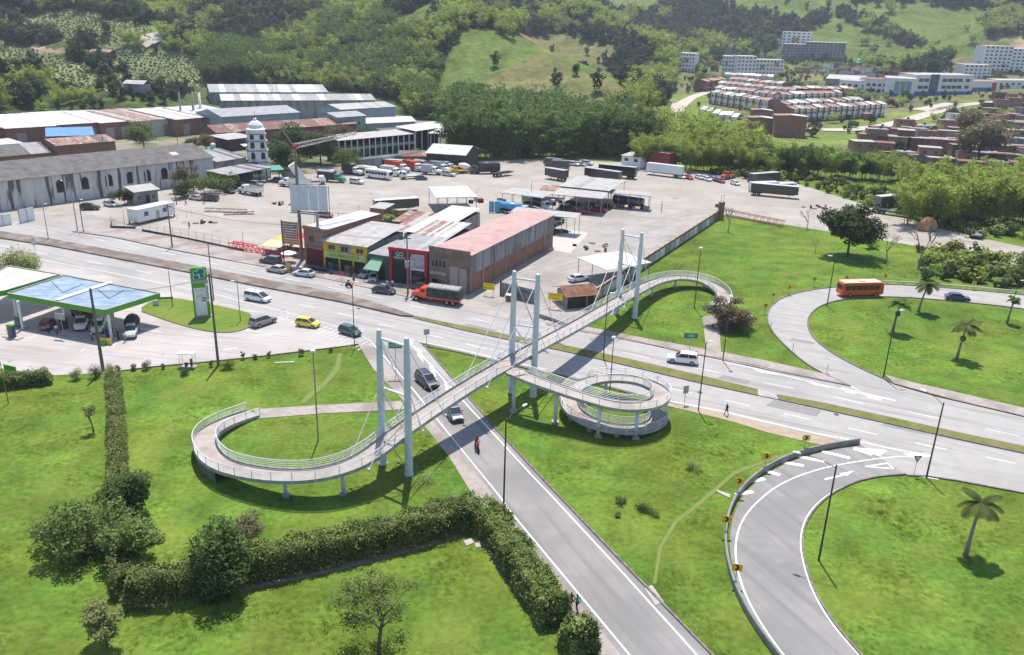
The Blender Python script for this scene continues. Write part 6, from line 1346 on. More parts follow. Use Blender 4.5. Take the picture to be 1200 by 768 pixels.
signb('yellow sign board left of the painted grey wall',573,347,2.2,1.2,1.2,'#e8d020',('TALLER','MECANICO'),tc='#6a5a10'); signb('yellow sign board between the grey wall and the guard house',650,362,2.6,1.3,1.6,'#e8c818',('SE VENDE','LOTE'),tc='#a83018')
x,y=G(560,352); t=thing('kiosk','small crimson roadside box left of the painted wall','box',(x+5,y,0),R(-15)); part(t,'body',WL['brick'],(0,0,0,1.6,1,1.1)); part(t,'lid',M['white'],(-.05,-.05,1.1,1.65,1.05,1.16))
t,Wc=base('kerb_wall','low concrete kerb wall closing the yard entrance','wall',(628,371),(668,385)); part(t,'wall',WL['grey'],(0,0,0,Wc,.25,.7))
MURAL=[flat('mural%d'%i,c,.8) for i,c in enumerate(('#d8d8d4','#8a9098','#c8c0b8','#b89a94','#a8b4b4','#e0dcd0','#b8b0b8'))]
a_,b_=G(688,360),G(848,253); t=thing('brick_wall','long brick boundary wall with painted graffiti along the grass','wall',(a_[0],a_[1],0),math.atan2(b_[1]-a_[1],b_[0]-a_[0])); Lw=math.dist(a_,b_); nb=26
for k in range(nb):
    x0=Lw*k/nb; x1=Lw*(k+1)/nb-.06; part(t,'brick_panel',WL['brick'],(x0,0,0,x1,.2,2.4)); part(t,'pilaster',WL['brickpale'],(x0-.18,-.06,0,x0+.18,.26,2.55)); 
    if k<23: part(t,'mural_panel',MURAL[(k*3)%7],(x0+.2,-.03,.15,x1-.15,-.004,1.9))
text('LUTZAR',flat('letter_white',(.7,.7,.68),.7),t,(Lw*.42,-.05,1.0),1.7,ext=.01); part(t,'coping',WL['brickpale'],(0,-.08,2.4,Lw,.28,2.48))
x,y=G(843,257); t=thing('gate_pillar','tall broken brick pillar at the end of the graffiti wall','pillar',(x,y,0),R(30)); part(t,'pillar',WL['brick'],(0,0,0,1.4,.9,4.4)); part(t,'ledge',WL['brick'],(-1.4,.1,3.2,0,.7,4.1)); part(t,'cap',WL['brickpale'],(-.1,-.1,4.4,1.5,1,4.55))
for x_ in (.2,1.2): mb=MB(); mb.cyl((x_,.4,4.5),(x_,.4,6.3),.05,.05,5); mb.build('steel_bar',M['steeldark'],t)
mb=MB(); mb.cyl((.2,.4,6.2),(1.2,.4,6.2),.05,.05,5); mb.build('steel_bar',M['steeldark'],t)
# pipe frame and lattice masts lying about
def lattice(name,label,cat,p0,p1,z,w,col,n=10,h=None,parent=None,r=.05):
    x,y=p0[0],p0[1]; L_=math.dist(p0,p1); t=parent or thing(name,label,cat,(x,y,0),math.atan2(p1[1]-y,p1[0]-x)); h=h or w; m=flat('lat'+col.strip('#'),col,.6)
    for (b,c_) in ((-w/2,z),(w/2,z),(-w/2,z+h),(w/2,z+h)): mb=MB(); mb.cyl((0,b,c_),(L_,b,c_),r,r,5); mb.build('chord',m,t)
    for k in range(n):
        a,b=L_*k/n,L_*(k+1)/n
        for s in (-w/2,w/2): mb=MB(); mb.cyl((a,s,z if k%2 else z+h),(b,s,z+h if k%2 else z),r*.6,r*.6,4); mb.build('diagonal',m,t)
        for zz in (z,z+h): mb=MB(); mb.cyl((a,-w/2 if k%2 else w/2,zz),(b,w/2 if k%2 else -w/2,zz),r*.6,r*.6,4); mb.build('diagonal',m,t)
    return t
lattice('lattice_mast','bright red lattice mast lying on the ground behind the fence','mast',G(271,291),G(300,296),.1,1.3,'#e03838',10,r=.1); lattice('lattice_mast','red lattice mast section ending at the market stalls','mast',G(300,296),G(336,303),.1,.9,'#d83038',12,r=.09)
lattice('lattice_mast','faded red lattice sections lying along the dirt road by the grass','mast',G(850,252),G(918,266),.1,1.4,'#a85850',18,r=.07)
lattice('lattice_mast','pale lattice section lying in the middle of the yard','mast',G(240,248),G(290,250),.1,.8,'#8a8078',12,r=.06); lattice('lattice_mast','dull red lattice section on the ground right of the pale one','mast',G(262,252),G(298,251),.05,.6,'#905040',8,r=.05)
# ---- billboard with crane boom
x,y=G(354,306); hb_=HT((354,306),172); t=thing('billboard','tall billboard mast with four white panels and a long crane boom on top','billboard',(x,y,0),R(-14))
mb=MB(); mb.cyl((0,0,0),(0,0,hb_),.38,.26,12); mb.build('mast',mat('mast',(.22,.17,.15),(.16,.13,.12),1,.6),t)
zb=HT((354,306),246); zt=HT((354,306),216); wp=2.05
for k in range(4):
    x0=-1.1+k*wp; mb=MB(); mb.box(x0,-1.1,zb+.1+k*.12,x0+wp-.15,-.95,zt+k*.12); mb.build('panel',mat('panel_white',(.66,.68,.70),(.58,.6,.63),.8,.5),t)
part(t,'panel_frame',M['steeldark'],(-1.2,-.95,zb-.2,7.3,-.85,zb),(-1.2,-.95,zb,-1.1,-.85,zt),(7.2,-.95,zb,7.3,-.85,zt+.3)); 
mb=MB(); mb.cyl((4.2,-.4,0),(4.2,-.4,zb),.3,.3,8); mb.build('support_post',M['mast'] if 'mast' in M else M['galv'],t); part(t,'catwalk',M['galv'],(-1.2,-2,zb-.35,7.2,-1.1,zb-.25))
part(t,'mast_head',flat('mast_red',(.4,.05,.04),.6),(-.4,-.4,hb_-.4,.45,.4,hb_+.3))
E3=RY(418,156,y+12); bx,by=rot2(E3[0]-x,E3[1]-y,R(14)); ba=math.atan2(by,bx); bl=math.hypot(bx,by); bz=E3[2]-hb_
m=flat('boom_grey',(.42,.40,.39),.6)
def bt(u,v,w_): # boom frame
    c,s=math.cos(ba),math.sin(ba); return (u*c-v*s,u*s+v*c,hb_+bz*u/bl+w_)
for (v,w_) in ((-.45,-.3),(.45,-.3),(-.45,.5),(.45,.5)): mb=MB(); mb.cyl(bt(0,v,w_),bt(bl,v*.5,w_*.5),.075,.055,5); mb.build('boom_chord',m,t)
for k in range(16):
    a,b=bl*k/16,bl*(k+1)/16
    for v in (-.45,.45): mb=MB(); mb.cyl(bt(a,v*(1-.5*k/16),-.3 if k%2 else .5),bt(b,v*(1-.5*k/16),.4 if k%2 else -.3),.05,.05,4); mb.build('boom_diagonal',m if k%5 else M['red'],t)
mb=MB(); mb.cyl((-.2,0,hb_),bt(-2.6,0,3.6),.06,.05,5); mb.build('stay_bar',m,t); mb=MB(); mb.cyl(bt(-2.6,0,3.6),bt(bl*.7,0,.4),.025,.025,4); mb.build('stay_cable',m,t)
for s in (-1,1): mb=MB(); mb.ell((s*1.0,-.4,zb-3.4),(.35,.2,.35),8,5); mb.build('red_lamp',M['red'],t)
x,y=G(341,313); t=thing('sign','grey slatted back side of a tall pole sign above the market stalls','sign',(x,y,0),R(-16)); h_=HT((341,313),259); mb=MB(); mb.cyl((-1.5,0,0),(-1.5,0,h_),.12,.12,6); mb.build('pole',M['steeldark'],t)
for k in range(9): part(t,'slat',mat('slat_grey',(.24,.2,.18),(.19,.16,.15),1,.8),(-1.45,-.06,h_-4.6+k*.5,2.1,.0,h_-4.6+k*.5+.44))
part(t,'frame_post',M['steeldark'],(-1.4,.0,h_-4.7,-1.3,.1,h_),(2.,.0,h_-4.7,2.1,.1,h_))
# ---- pipe frame behind brick house
x,y=G(369,262); t=thing('pipe_frame','rusty pipe frame behind the white roofed brick house','frame',(x,y,0),R(-12))
for k in range(6): mb=MB(); mb.cyl((k*3.2,0,0),(k*3.2,0,3),.06,.06,5); mb.build('post',M['steeldark'],t)
mb=MB(); mb.cyl((0,0,3),(16,0,3),.05,.05,5); mb.build('rail',M['steeldark'],t); mb=MB(); mb.cyl((0,0,1.5),(16,0,1.5),.04,.04,5); mb.build('rail',M['steeldark'],t)
# ---- white office cabin, fences
def cabin(label,A,B,top,D=2.6,z0=.6):
    t,W=base('site_cabin',label,'cabin',A,B); h=HT(A,top); mb=MB(); mb.box(0,0,z0,W,D,h); mb.build('body',WL['white'],t); part(t,'roof',ROOFS['white'],(-.1,-.1,h,W+.1,D+.1,h+.12)); 
    for x in (W*.22,W*.72): window(t,x,h*.5,1.2,1.1,fm=M['galv'])
    part(t,'door',M['galv'],(W*.48,-.05,z0,W*.48+.9,-.005,z0+1.9)); window(t,D*.5,h*.5,1.,1.,'r',W,D,fm=M['galv'])
    for k in range(5): x=.2+k*(W-.4)/4; part(t,'block',M['kerb'],(x-.15,.1,0,x+.15,.4,z0)); part(t,'block',M['kerb'],(x-.15,D-.4,0,x+.15,D-.1,z0))
    return t
cabin('white portable office cabin on blocks inside the fenced corner',(163,264),(206,254),247,3.6); cabin('white portable cabin, left one of the pair behind the black trailer',(882,226),(912,225),215); cabin('white portable cabin, right one of the pair behind the black trailer',(913,225),(933,224),216)
def meshfence(label,pts,h,step=2.5,basew=True,name='fence'):
    P_=[G(*p) for p in pts]; x0,y0=P_[0]; t=thing(name,label,'fence',(x0,y0,0)); L_=[(p[0]-x0,p[1]-y0) for p in P_]
    if basew: mb=MB(); strip(mb,L_,.22,-.05,.45); mb.build('base_wall',WL['dark'],t)
    Q=resample([(p[0],p[1],0) for p in L_],step)
    for q in Q: mb=MB(); mb.cyl((q[0],q[1],0),(q[0],q[1],h),.04,.04,5); mb.build('post',M['galv'],t)
    for z in (h-.05,h*.55): mb=MB(); mb.tube([(q[0],q[1],z) for q in Q],.018,4); mb.build('wire',M['galv'],t)
meshfence('wire fence on a low dark wall along the avenue sidewalk left of the market',((167,271),(220,281),(286,295)),2.2); meshfence('short wire fence corner around the white office cabin',((159,268),(130,267),(131,262)),2.2)
meshfence('wire fence inside the yard in front of the cabin',((208,256),(225,253)),1.5,basew=False); meshfence('thin wire fence between the upper grass and the dirt road',((850,254),(925,266),(1010,280),(1080,293)),1.3,4,False)
t,W6=base('panel_fence','white concrete panel fence, left piece at the edge of the photo','fence',(-40,272),(22,262),'white panel fences at the left edge')
for k in range(int(W6/2)): part(t,'fence_panel',WL['white'],(k*2+.06,0,0,k*2+1.94,.12,2.6)); part(t,'post',WL['grey'],(k*2-.06,-.04,0,k*2+.06,.16,2.7))
t,W6=base('panel_fence','white concrete panel fence, right piece before the warehouse corner','fence',(24,262),(47,257),'white panel fences at the left edge')
for k in range(int(W6/2)): part(t,'fence_panel',WL['white'],(k*2+.06,0,0,k*2+1.94,.12,3.2)); part(t,'post',WL['grey'],(k*2-.06,-.04,0,k*2+.06,.16,3.3))
# ---- long old warehouse
A,B=(5,247),(252,213); t,Wl=base('warehouse','long old warehouse with stained white wall, arched windows and dark grey roof','warehouse',A,B); hl=HT(A,213); DL=max(14,0)
bk=G(0,205,hl+2); DL=22
walls(t,Wl,DL,hl,[WL['stained'],WL['stained'],WL['stained'],WL['grey']],hl); mb=MB()
n=22
proof(t,-.4,Wl+.4,-.5,DL*.5,hl+.05,hl+3.2,n,'grey',seed=4,zj=.02); proof(t,-.4,Wl+.4,DL*.5,DL+.4,hl+3.2,hl+.05,n,'grey',seed=5,zj=.02)
for s in (0,Wl-.2): mb=MB(); mb.add([(s,0,hl),(s,DL,hl),(s,DL*.5,hl+3.1),(s+.2,0,hl),(s+.2,DL,hl),(s+.2,DL*.5,hl+3.1)],[(0,1,2),(3,5,4),(0,3,4,1),(1,4,5,2),(2,5,3,0)]); mb.build('gable',WL['grey'],t)
for px,py in ((71,222),(100,218),(128,214),(153,210),(173,207),(193,204),(212,201)):
    a0=t.location; tx=(P(*(a0[0],a0[1]),0)); f=(px-A[0])/(B[0]-A[0]); # perspective correct position along the facade
    lo,hi=0,Wl
    for _ in range(30):
        m_=(lo+hi)/2; q=(a0[0]+math.cos(t.rotation_euler[2])*m_,a0[1]+math.sin(t.rotation_euler[2])*m_)
        if P(*q,hl*.5)[0]<px: lo=m_
        else: hi=m_
    window(t,lo,hl*.38,1.9,2.2,fm=WL['grey'],arch=True,pane=M['black'])
for k in range(16): x=Wl*k/16+.5; part(t,'pilaster',WL['stained'],(x,-.14,0,x+.5,0,hl-.1))
for k in range(7): x=10+k*13; mb=MB(); mb.slab((x,4+k%3,hl+1.3),(x+2.2,4+k%3,hl+1.3),(x+2.2,6+k%3,hl+1.85),(x,6+k%3,hl+1.85),.05); mb.build('skylight',ROOFS['white'],t) if k%2 else None
t,Wn=base('annex','small grey annex with pale sloping roof against the warehouse','annex',(157,240),(186,236)); walls(t,Wn,4,3.4,WL['grey'],4.2); proof(t,-.3,Wn+.3,-1.2,4,3.4,4.3,4,'pale'); window(t,Wn*.25,.9,1.2,1.2,fm=M['galv']); part(t,'door',M['black'],(Wn*.5,-.03,0,Wn*.5+1.1,-.003,2.1)); window(t,Wn*.82,.9,1.2,1.2,fm=M['galv'])
t,Wn=base('truck_shelter','dark shelter with long grey roof over parked trucks','shelter',(270,222),(312,213)); proof(t,-1,Wn+2,-1,8,4.2,4.8,9,['grey','zinc'])
for k in range(6): part(t,'post',M['steeldark'],(k*Wn/5-.1,-.5,0,k*Wn/5+.1,-.3,4.1),(k*Wn/5-.1,7,0,k*Wn/5+.1,7.2,4.6))
part(t,'back_wall',WL['green'],(-1,7.3,0,Wn+2,7.5,4.5))
t,Wn=base('open_shed','small green roofed shelter behind the white dump truck','shelter',(316,213),(333,212)); proof(t,0,Wn,-1,5,3.6,4.1,4,flat('roof_green',(.05,.25,.18),.6)); 
for k in (0.3,Wn-.3): part(t,'post',M['steeldark'],(k-.1,-.6,0,k+.1,-.4,3.5),(k-.1,4.5,0,k+.1,4.7,3.9))
t,Wn=base('annex','grey sloped roof annex between warehouse end and white tower','annex',(256,205),(290,199)); walls(t,Wn,12,4,WL['grey']); proof(t,-.3,Wn+.3,-.3,12.3,4.1,6.,8,['grey','zinc'])
# ---- church like tower
x,y=G(304,206); ht_=HT((304,206),138); t=thing('tower','white square tower with tiers of arched windows and a small dome','tower',(x,y,0),R(20)); w=6.4; lv=[0,.27,.46,.62,.74]
for k in range(4):
    z0,z1=ht_*lv[k],ht_*lv[k+1]; s=w*(1-.06*k)/2; part(t,'storey',WL['white'],(-s,-s,z0,s,s,z1-.25)); part(t,'cornice',WL['grey'],(-s-.35,-s-.35,z1-.25,s+.35,s+.35,z1))
    for sd,rz in (('f',0),('r',R(90)),('b',R(180)),('l',R(-90))):
        for dx in ((-1.5,1.5) if k else (0,)):
            hh=(z1-z0)*.42; key=window(t,0,0,1.1,hh,fm=WL['grey'],arch=True,pane=M['black']); c_,s_=math.cos(rz),math.sin(rz); key.location=(dx*c_+s*s_,dx*s_-s*c_,z0+(z1-z0)*.25); key.rotation_euler=(0,0,rz)
mb=MB(); mb.lathe([(2.7,ht_*.74),(2.7,ht_*.80),(3.0,ht_*.81),(2.4,ht_*.83),(2.2,ht_*.88),(1.5,ht_*.93),(.5,ht_*.955),(.5,ht_*.985),(.1,ht_)],(0,0),12); mb.build('dome',WL['white'],t); mb=MB(); mb.cyl((0,0,ht_),(0,0,ht_+2.2),.1,.05,5); mb.build('spire',M['steeldark'],t)
# ---- brick depots and roofs on the left
def depot(label,A,B,D,h,rise,wm,rm,n=8,name='warehouse',cat='warehouse',wins=0,doors=0,gable=True,seed=0,xf=None):
    t,W=base(name,label,cat,A,B); walls(t,W,D,h,wm,h if gable else h+rise)
    if gable:
        proof(t,-.4,W+.4,-.5,D/2,h+.05,h+rise,n,rm,seed=seed,zj=.02); proof(t,-.4,W+.4,D/2,D+.4,h+rise,h+.05,n,rm,seed=seed+1,zj=.02)
        m0=wm[3] if isinstance(wm,(list,tuple)) else wm
        for s in (0,W-.2): mb=MB(); mb.add([(s,0,h),(s,D,h),(s,D*.5,h+rise-.1),(s+.2,0,h),(s+.2,D,h),(s+.2,D*.5,h+rise-.1)],[(0,1,2),(3,5,4),(0,3,4,1),(1,4,5,2),(2,5,3,0)]); mb.build('gable',m0,t)
    else: proof(t,-.4,W+.4,-.5,D+.4,h+.05,h+rise,n,rm,seed=seed,zj=.02)
    for k in range(wins): window(t,W*(k+.5)/wins,h*.55,1.6,1.1,fm=M['galv'],pane=M['black'])
    for k in range(doors): part(t,'door',M['galv'],(W*(k+.6)/doors-1.6,-.05,0,W*(k+.6)/doors+1.6,-.004,h*.7))
    return t
depot('brick depot with dark grey roof at the left edge',(-60,208),(68,195),16,4.6,2.6,WL['brick'],['grey','grey','zinc'],12,wins=9)
depot('windowless brick shed with low gable right of the dark roofed depot',(70,196),(138,189),14,6.8,1.6,WL['brick'],['grey','rust'],7)
depot('low brown roofed strip shed between the depot and long warehouse',(-60,222),(60,209),5,2.8,.8,WL['brickdark'],['grey'],10,gable=False,name='shed',cat='shed')
depot('shed with bright blue sawtooth roof sheets',(58,178),(112,176),16,5.4,1.3,WL['dark'],'blue',6,gable=False,name='shed',cat='shed')
depot('shed with deep blue wall at the left edge',(-30,186),(3,184),9,4.5,1.,WL['blue'],['zinc','rust'],4,gable=False,name='shed',cat='shed')
depot('small rusty roofed outbuilding left of the blue roof',(4,186),(30,183),9,4.3,1.,WL['brickdark'],['rust','white'],4,gable=False,name='shed',cat='shed')
depot('red roofed little shed behind the blue roof',(24,168),(46,166),8,4.5,1.,WL['grey'],[flat('roof_redp',(.3,.05,.04),.6)],3,gable=False,name='shed',cat='shed')
LWR=[((-70,178),(8,172),['white','rust'],'first white roofed warehouse unit at the left edge'),((10,173),(68,169),['white'],'white roofed brick warehouse unit with clean roof, second from the left'),((68,168),(120,164),['white'],'third white roofed brick warehouse unit, in line with the scrap yard tree'),((120,165),(155,162),['white'],'fourth warehouse unit with bright white roof beside the rusted one'),((157,163),(206,158),['rust','rust','pale'],'warehouse unit with heavily rusted roof and cream front'),((208,160),(245,156),['white','pale'],'warehouse unit with white roof sheets left of the chimneys'),((246,157),(292,152),['pale','white'],'last warehouse unit with greyish roof behind the tower')]
for i,(A,B,rm,lb) in enumerate(LWR): depot(lb,A,B,30,6.8,2.2,[WL['brick'] if i!=4 else WL['cream'],WL['brick'],WL['brick'],WL['brick']],rm,9,gable=False,seed=i,doors=2)
depot('long dark rust roofed shed behind the tower trees',(255,172),(418,159),14,5.2,2.4,WL['brickdark'],['darkrust','darkrust','rust'],18)
depot('pale roofed lean to shed left of the tower',(268,178),(298,174),10,4.4,.8,WL['dark'],'pale',5,gable=False,name='shed',cat='shed')
for i,(px,py,top,r_) in enumerate(((214,140,107,.35),(229,139,106,.45),(237,137,107,.5))):
    x,y=G(px,py+22); x,y=G(px,py+12); t=thing('chimney',('thin dark chimney, left of the three by the factory','grey chimney in the middle of the three by the factory','white chimney, right of the three by the factory')[i],'chimney',(x,y,0),0,'factory chimneys'); hh=HT((px,py+12),top); mb=MB(); mb.cyl((0,0,0),(0,0,hh),r_*1.3,r_,10); mb.build('stack',WL['white'] if i==2 else WL['grey'],t,True); mb=MB(); mb.lathe([(r_*1.25,hh),(r_*1.25,hh+.4)],(0,0),10); mb.build('rim',M['steeldark'],t)
# factory halls
depot('rearmost factory hall with pale ribbed roof below the hills',(248,128),(385,127),40,9,3,WL['grey'],['pale','zinc','white'],22); depot('factory hall with white and grey ribbed roof, middle row',(262,140),(440,138),22,9,2.4,WL['grey'],['pale','white','zinc'],24)
depot('factory hall with grey roof and pale blue wall, front left',(262,160),(352,153),22,8.,2.4,WL['bluegrey'],['zinc'],12,doors=2); depot('pale blue factory hall with wide grey roof, front right',(400,152),(464,147),18,9.,1.8,WL['bluegrey'],['zinc','pale'],10,doors=3)
depot('low white gabled hall in front of the pale blue hall',(430,157),(487,154),10,4.5,2.,WL['bluegrey'],'white',8); depot('blue grey gable fronted block among the factory halls',(396,160),(429,157),14,8,1.6,WL['bluegrey'],'zinc',5,wins=2)
depot('small white roofed cluster right of the factory',(448,150),(480,149),8,3.4,.8,WL['grey'],['white','pale'],6,gable=False,name='shed',cat='shed')
depot('long dark grey retaining wall shed behind the gallery',(447,166),(528,160),4,4.6,.3,WL['dark'],['grey'],12,gable=False,name='shed',cat='shed')
t,Wq=base('water_tank','green and blue water tanks on stands behind the warehouse end','tank',(236,187),(256,186))
for k,(x,z,c,r_) in enumerate(((0,0,'#2a5ab0',1.1),(3,0,'#2a7a58',1.6),(6,0,'#2a8a68',1.5),(4.4,3,'#c8c8c8',.9))): mb=MB(); mb.lathe([(r_,.8+z),(r_,.8+z+r_*1.5),(r_*.5,.8+z+r_*1.9)],(x,0),12); mb.build('tank',flat('tank%d'%k,c,.5),t)
part(t,'stand',M['steeldark'],(-1.2,-1.2,0,8,1.2,.8))
x,y=G(143,187); t=thing('scrap_heap','heap of white sacks and bales beside the scrap yard tree','scrap heap',(x,y,0),R(-6))
for k in range(24): r=random.Random(k+5); s=r.uniform(.6,1.6); mb=MB(); mb.ell((r.uniform(-2,9),r.uniform(-3,4),s*.5+r.uniform(0,1.6)),(s*.8,s*.6,s*.55),7,4); mb.build('sack',flat('sack%d'%(k%3),('#d8d4d0','#b8b0aa','#e4e2e0')[k%3],.8),t)
# ---- two storey gallery and white sheds
t,Wr=base('workshop_gallery','two storey white framed open gallery of workshops','workshop',(398,190),(486,180)); part(t,'back_wall',WL['grey'],(0,7,0,Wr,7.2,8)); proof(t,-1,Wr+1,-1,7.5,7.6,8.6,16,'pale'); part(t,'floor_slab',M['concrete'],(0,0,3.7,Wr,7,3.95)); part(t,'rail_band',WL['bluegrey'],(0,-.02,3.95,Wr,.06,4.8))
for k in range(14): x=k*Wr/13; part(t,'column',M['white'],(x-.2,-.15,0,x+.2,.15,7.5)); 
for k in range(13): x=(k+.5)*Wr/13; part(t,'bay_door',(WL['bluegrey'],WL['dark'],flat('baygreen',(.1,.3,.28),.6))[k%3],(x-1.6,6.9,.1,x+1.6,6.97,3.2)); part(t,'bay_window',M['glass'],(x-1.4,6.9,4.6,x+1.4,6.97,6.6))
t,Wr=base('workshop_gallery','white roofed continuation of the gallery behind the big trees','workshop',(487,180),(530,172)); part(t,'back_wall',WL['dark'],(0,7,0,Wr,7.2,8)); proof(t,-1,Wr+1,-1,9,8.6,9.6,8,'white')
for k in range(7): part(t,'column',M['white'],(k*Wr/6-.2,-.15,0,k*Wr/6+.2,.15,8.4))
t,Wr=base('open_shed','white hipped roof of the open hall at the end of the gallery','shed',(505,178),(548,180)); proof(t,-1,Wr+1,-1,9,7.2,9.0,8,'white')
for k in range(5): part(t,'column',M['white'],(k*Wr/4-.2,-.15,0,k*Wr/4+.2,.15,7.1))
t,Wr=base('wall','grey retaining wall below the gallery','wall',(418,203),(500,193)); part(t,'wall',WL['grey'],(0,0,0,Wr,.5,4.2)); part(t,'railing',M['white'],(0,.05,4.2,Wr,.12,4.9))
depot('dark walled shed with bright white gable roof behind the trucks',(500,198),(545,201),17,5.4,2.2,WL['dark'],'white',8)
depot('small red roofed store behind the orange truck',(470,197),(500,197),8,4,.8,WL['brickpale'],['rust','darkrust'],6,gable=False,name='shed',cat='shed')
depot('crimson building with white framed windows at the bamboo edge',(752,196),(783,200),7,6.0,.4,WL['redbuild'],'zinc',6,name='house',cat='house',wins=4,gable=False); depot('white and grey low store left of the crimson building',(728,195),(750,198),7,4.0,.6,WL['white'],'pale',4,name='shed',cat='shed',wins=2,gable=False); depot('taller crimson block behind the low store',(742,190),(756,191),6,6.5,.3,WL['redbuild'],'darkrust',3,name='house',cat='house',gable=False)
# hill farm buildings
for A_,s,lb in (((106,67),(14,8,3.5),'red roofed farmhouse on the left coffee hill'),((146,108),(10,7,4),'grey building with pale roof at the foot of the left hill')):
    g=GT(*A_); t=thing('farmhouse',lb,'house',g,R(-5)); walls(t,s[0],s[1],s[2],WL['burgundy'] if s[0]==14 else WL['grey']); proof(t,-.5,s[0]+.5,-.5,s[1]/2,s[2],s[2]+1.6,5,'rust' if s[0]==14 else 'pale'); proof(t,-.5,s[0]+.5,s[1]/2,s[1]+.5,s[2]+1.6,s[2],5,'rust' if s[0]==14 else 'pale')
# ------------------------------------------------ fuel station
GREEN=flat('station_green',(.09,.33,.02),.45); SOLAR=mat('solar_film',(.18,.23,.30),(.26,.32,.40),.5,.25,spec=.6,stretch=(1,3,1),col3=(.34,.40,.47),scale3=.5,lo3=.5,hi3=.7)
Hc=5.0
def canopy(label,c4,m,posts,n=1,name='canopy',fascia=.75,fm=GREEN,h=Hc,border=None):
    P_=[G(*q,h) for q in c4]; x0,y0=P_[0]; t=thing(name,label,'canopy',(x0,y0,0)); L_=[(p[0]-x0,p[1]-y0) for p in P_]
    mb=MB(); mb.poly(L_,h-.35,h-.12); mb.build('soffit',M['white'],t)
    k=len(L_)
    for i in range(n):   # roof surface in panels from edge 0-1 to edge 3-2
        f0,f1=i/n,(i+1)/n; le=lambda a,b,f:(a[0]*(1-f)+b[0]*f,a[1]*(1-f)+b[1]*f)
        q=[le(L_[0],L_[1],f0),le(L_[0],L_[1],f1),le(L_[3],L_[2],f1),le(L_[3],L_[2],f0)]; cx=sum(p[0] for p in q)/4; cy=sum(p[1] for p in q)/4; q=[(cx+(p[0]-cx)*.97,cy+(p[1]-cy)*.97) for p in q]
        mb=MB(); mb.poly(q,h-.11,h-.02); mb.build('roof_panel',m,t)
    for i in range(k):
        a,b=L_[i],L_[(i+1)%k]; mb=MB(); strip(mb,[a,b],.16,h-fascia,h+.08); mb.build('fascia',fm,t)
        mb=MB(); strip(mb,[a,b],.2,h+.08,h+.12); mb.build('rim',M['concrete'],t)
    for (px,py) in posts:
        x,y=G(px,py); mb=MB(); mb.cyl((x-x0,y-y0,0),(x-x0,y-y0,h-.35),.22,.22,8); mb.build('column',M['white'],t)
    return t
t=canopy('large station canopy with bluish film roof and green fascia',[(9,344),(123,364),(187,344),(75,323)],SOLAR,[(27,386),(78,386),(131,398),(90,362)],2)
o=t.location; rimz=Hc+.16
# white ridge strip and dark conduit lines on the film roof
a,b=G(66,352,Hc),G(130,331,Hc); mb=MB(); strip(mb,[(a[0]-o[0],a[1]-o[1]),(b[0]-o[0],b[1]-o[1])],.9,Hc-.01,Hc+.1); mb.build('ridge_strip',M['white'],t)
for q in (((60,330),(74,343)),((74,343),(97,333)),((113,338),(128,350)),((128,350),(145,340))):
    a,b=G(*q[0],Hc+.03),G(*q[1],Hc+.03); mb=MB(); mb.cyl((a[0]-o[0],a[1]-o[1],Hc+.05),(b[0]-o[0],b[1]-o[1],Hc+.05),.035,.035,4); mb.build('conduit',M['steeldark'],t)
canopy('white flat station roof at the left edge with green edge',[(-70,352),(0,338),(28,336),(70,322)][:0] or [(-60,350),(6,341),(70,322),(10,312)],ROOFS['white'],[(-20,392),(20,372)],4,h=Hc-.2)
def pump(px,py,label):
    x,y=G(px,py); t=thing('fuel_pump',label,'fuel pump',(x,y,0),R(-20),'fuel pumps under the canopy')
    part(t,'plinth',M['concrete'],(-1.6,-.5,0,1.6,.5,.16)); part(t,'cabinet',flat('pump_navy',(.05,.08,.16),.4),(-.5,-.3,.16,.5,.3,1.9)); part(t,'display',M['glass'],(-.4,-.33,1.2,.4,-.3,1.7)); part(t,'top_sign',GREEN,(-.55,-.32,1.9,.55,.32,2.15))
    for s in (-1,1): mb=MB(); mb.tube([(s*.55,-.2,1.6),(s*.75,-.3,1.0),(s*.6,-.3,.5),(s*.55,-.2,1.1)],.03,5); mb.build('hose',M['black'],t)
    return t
for x,y,l in ((23,384,'fuel pump at the left end of the station'),(76,386,'fuel pump beside the red hatchback'),(129,396,'fuel pump between the leaning pole and the hooded pickup'),(15,396,'low blue dispenser box in front of the first pump')): pump(x,y,l)
for x,y,w,l in ((74,374,1.8,'grey hanging board above the second pump'),(130,372,2.2,'grey hanging board above the last pump')):
    gx,gy=G(x,y+22); t=thing('sign',l,'sign',(gx,gy,0),R(-15),'grey boards hanging over the pumps'); part(t,'panel',M['concrete'],(-w/2,0,2.9,w/2,.1,3.9)); mb=MB(); mb.cyl((0,.2,0),(0,.2,3.4),.06,.06,6); mb.build('pole',M['galv'],t)
x,y=G(124,404); t=thing('display_stand','low yellow and green display box on the last pump island','box',(x,y,0),R(-10)); part(t,'panel',flat('disp_yellow',(.6,.5,.05),.5),(-1,0,0,1,.1,1.)); part(t,'box',GREEN,(-.6,-.4,0,.2,-.02,.6))
# painted stall lines
for q in (((8,390),(30,384)),((33,397),(47,391)),((40,390),(46,384)),((95,412),(100,408)),((133,407),(137,400)),((38,375),(50,368)),((160,384),(190,390)),((14,368),(60,372))): mark('bay_line',[list(q)],.12,.02)
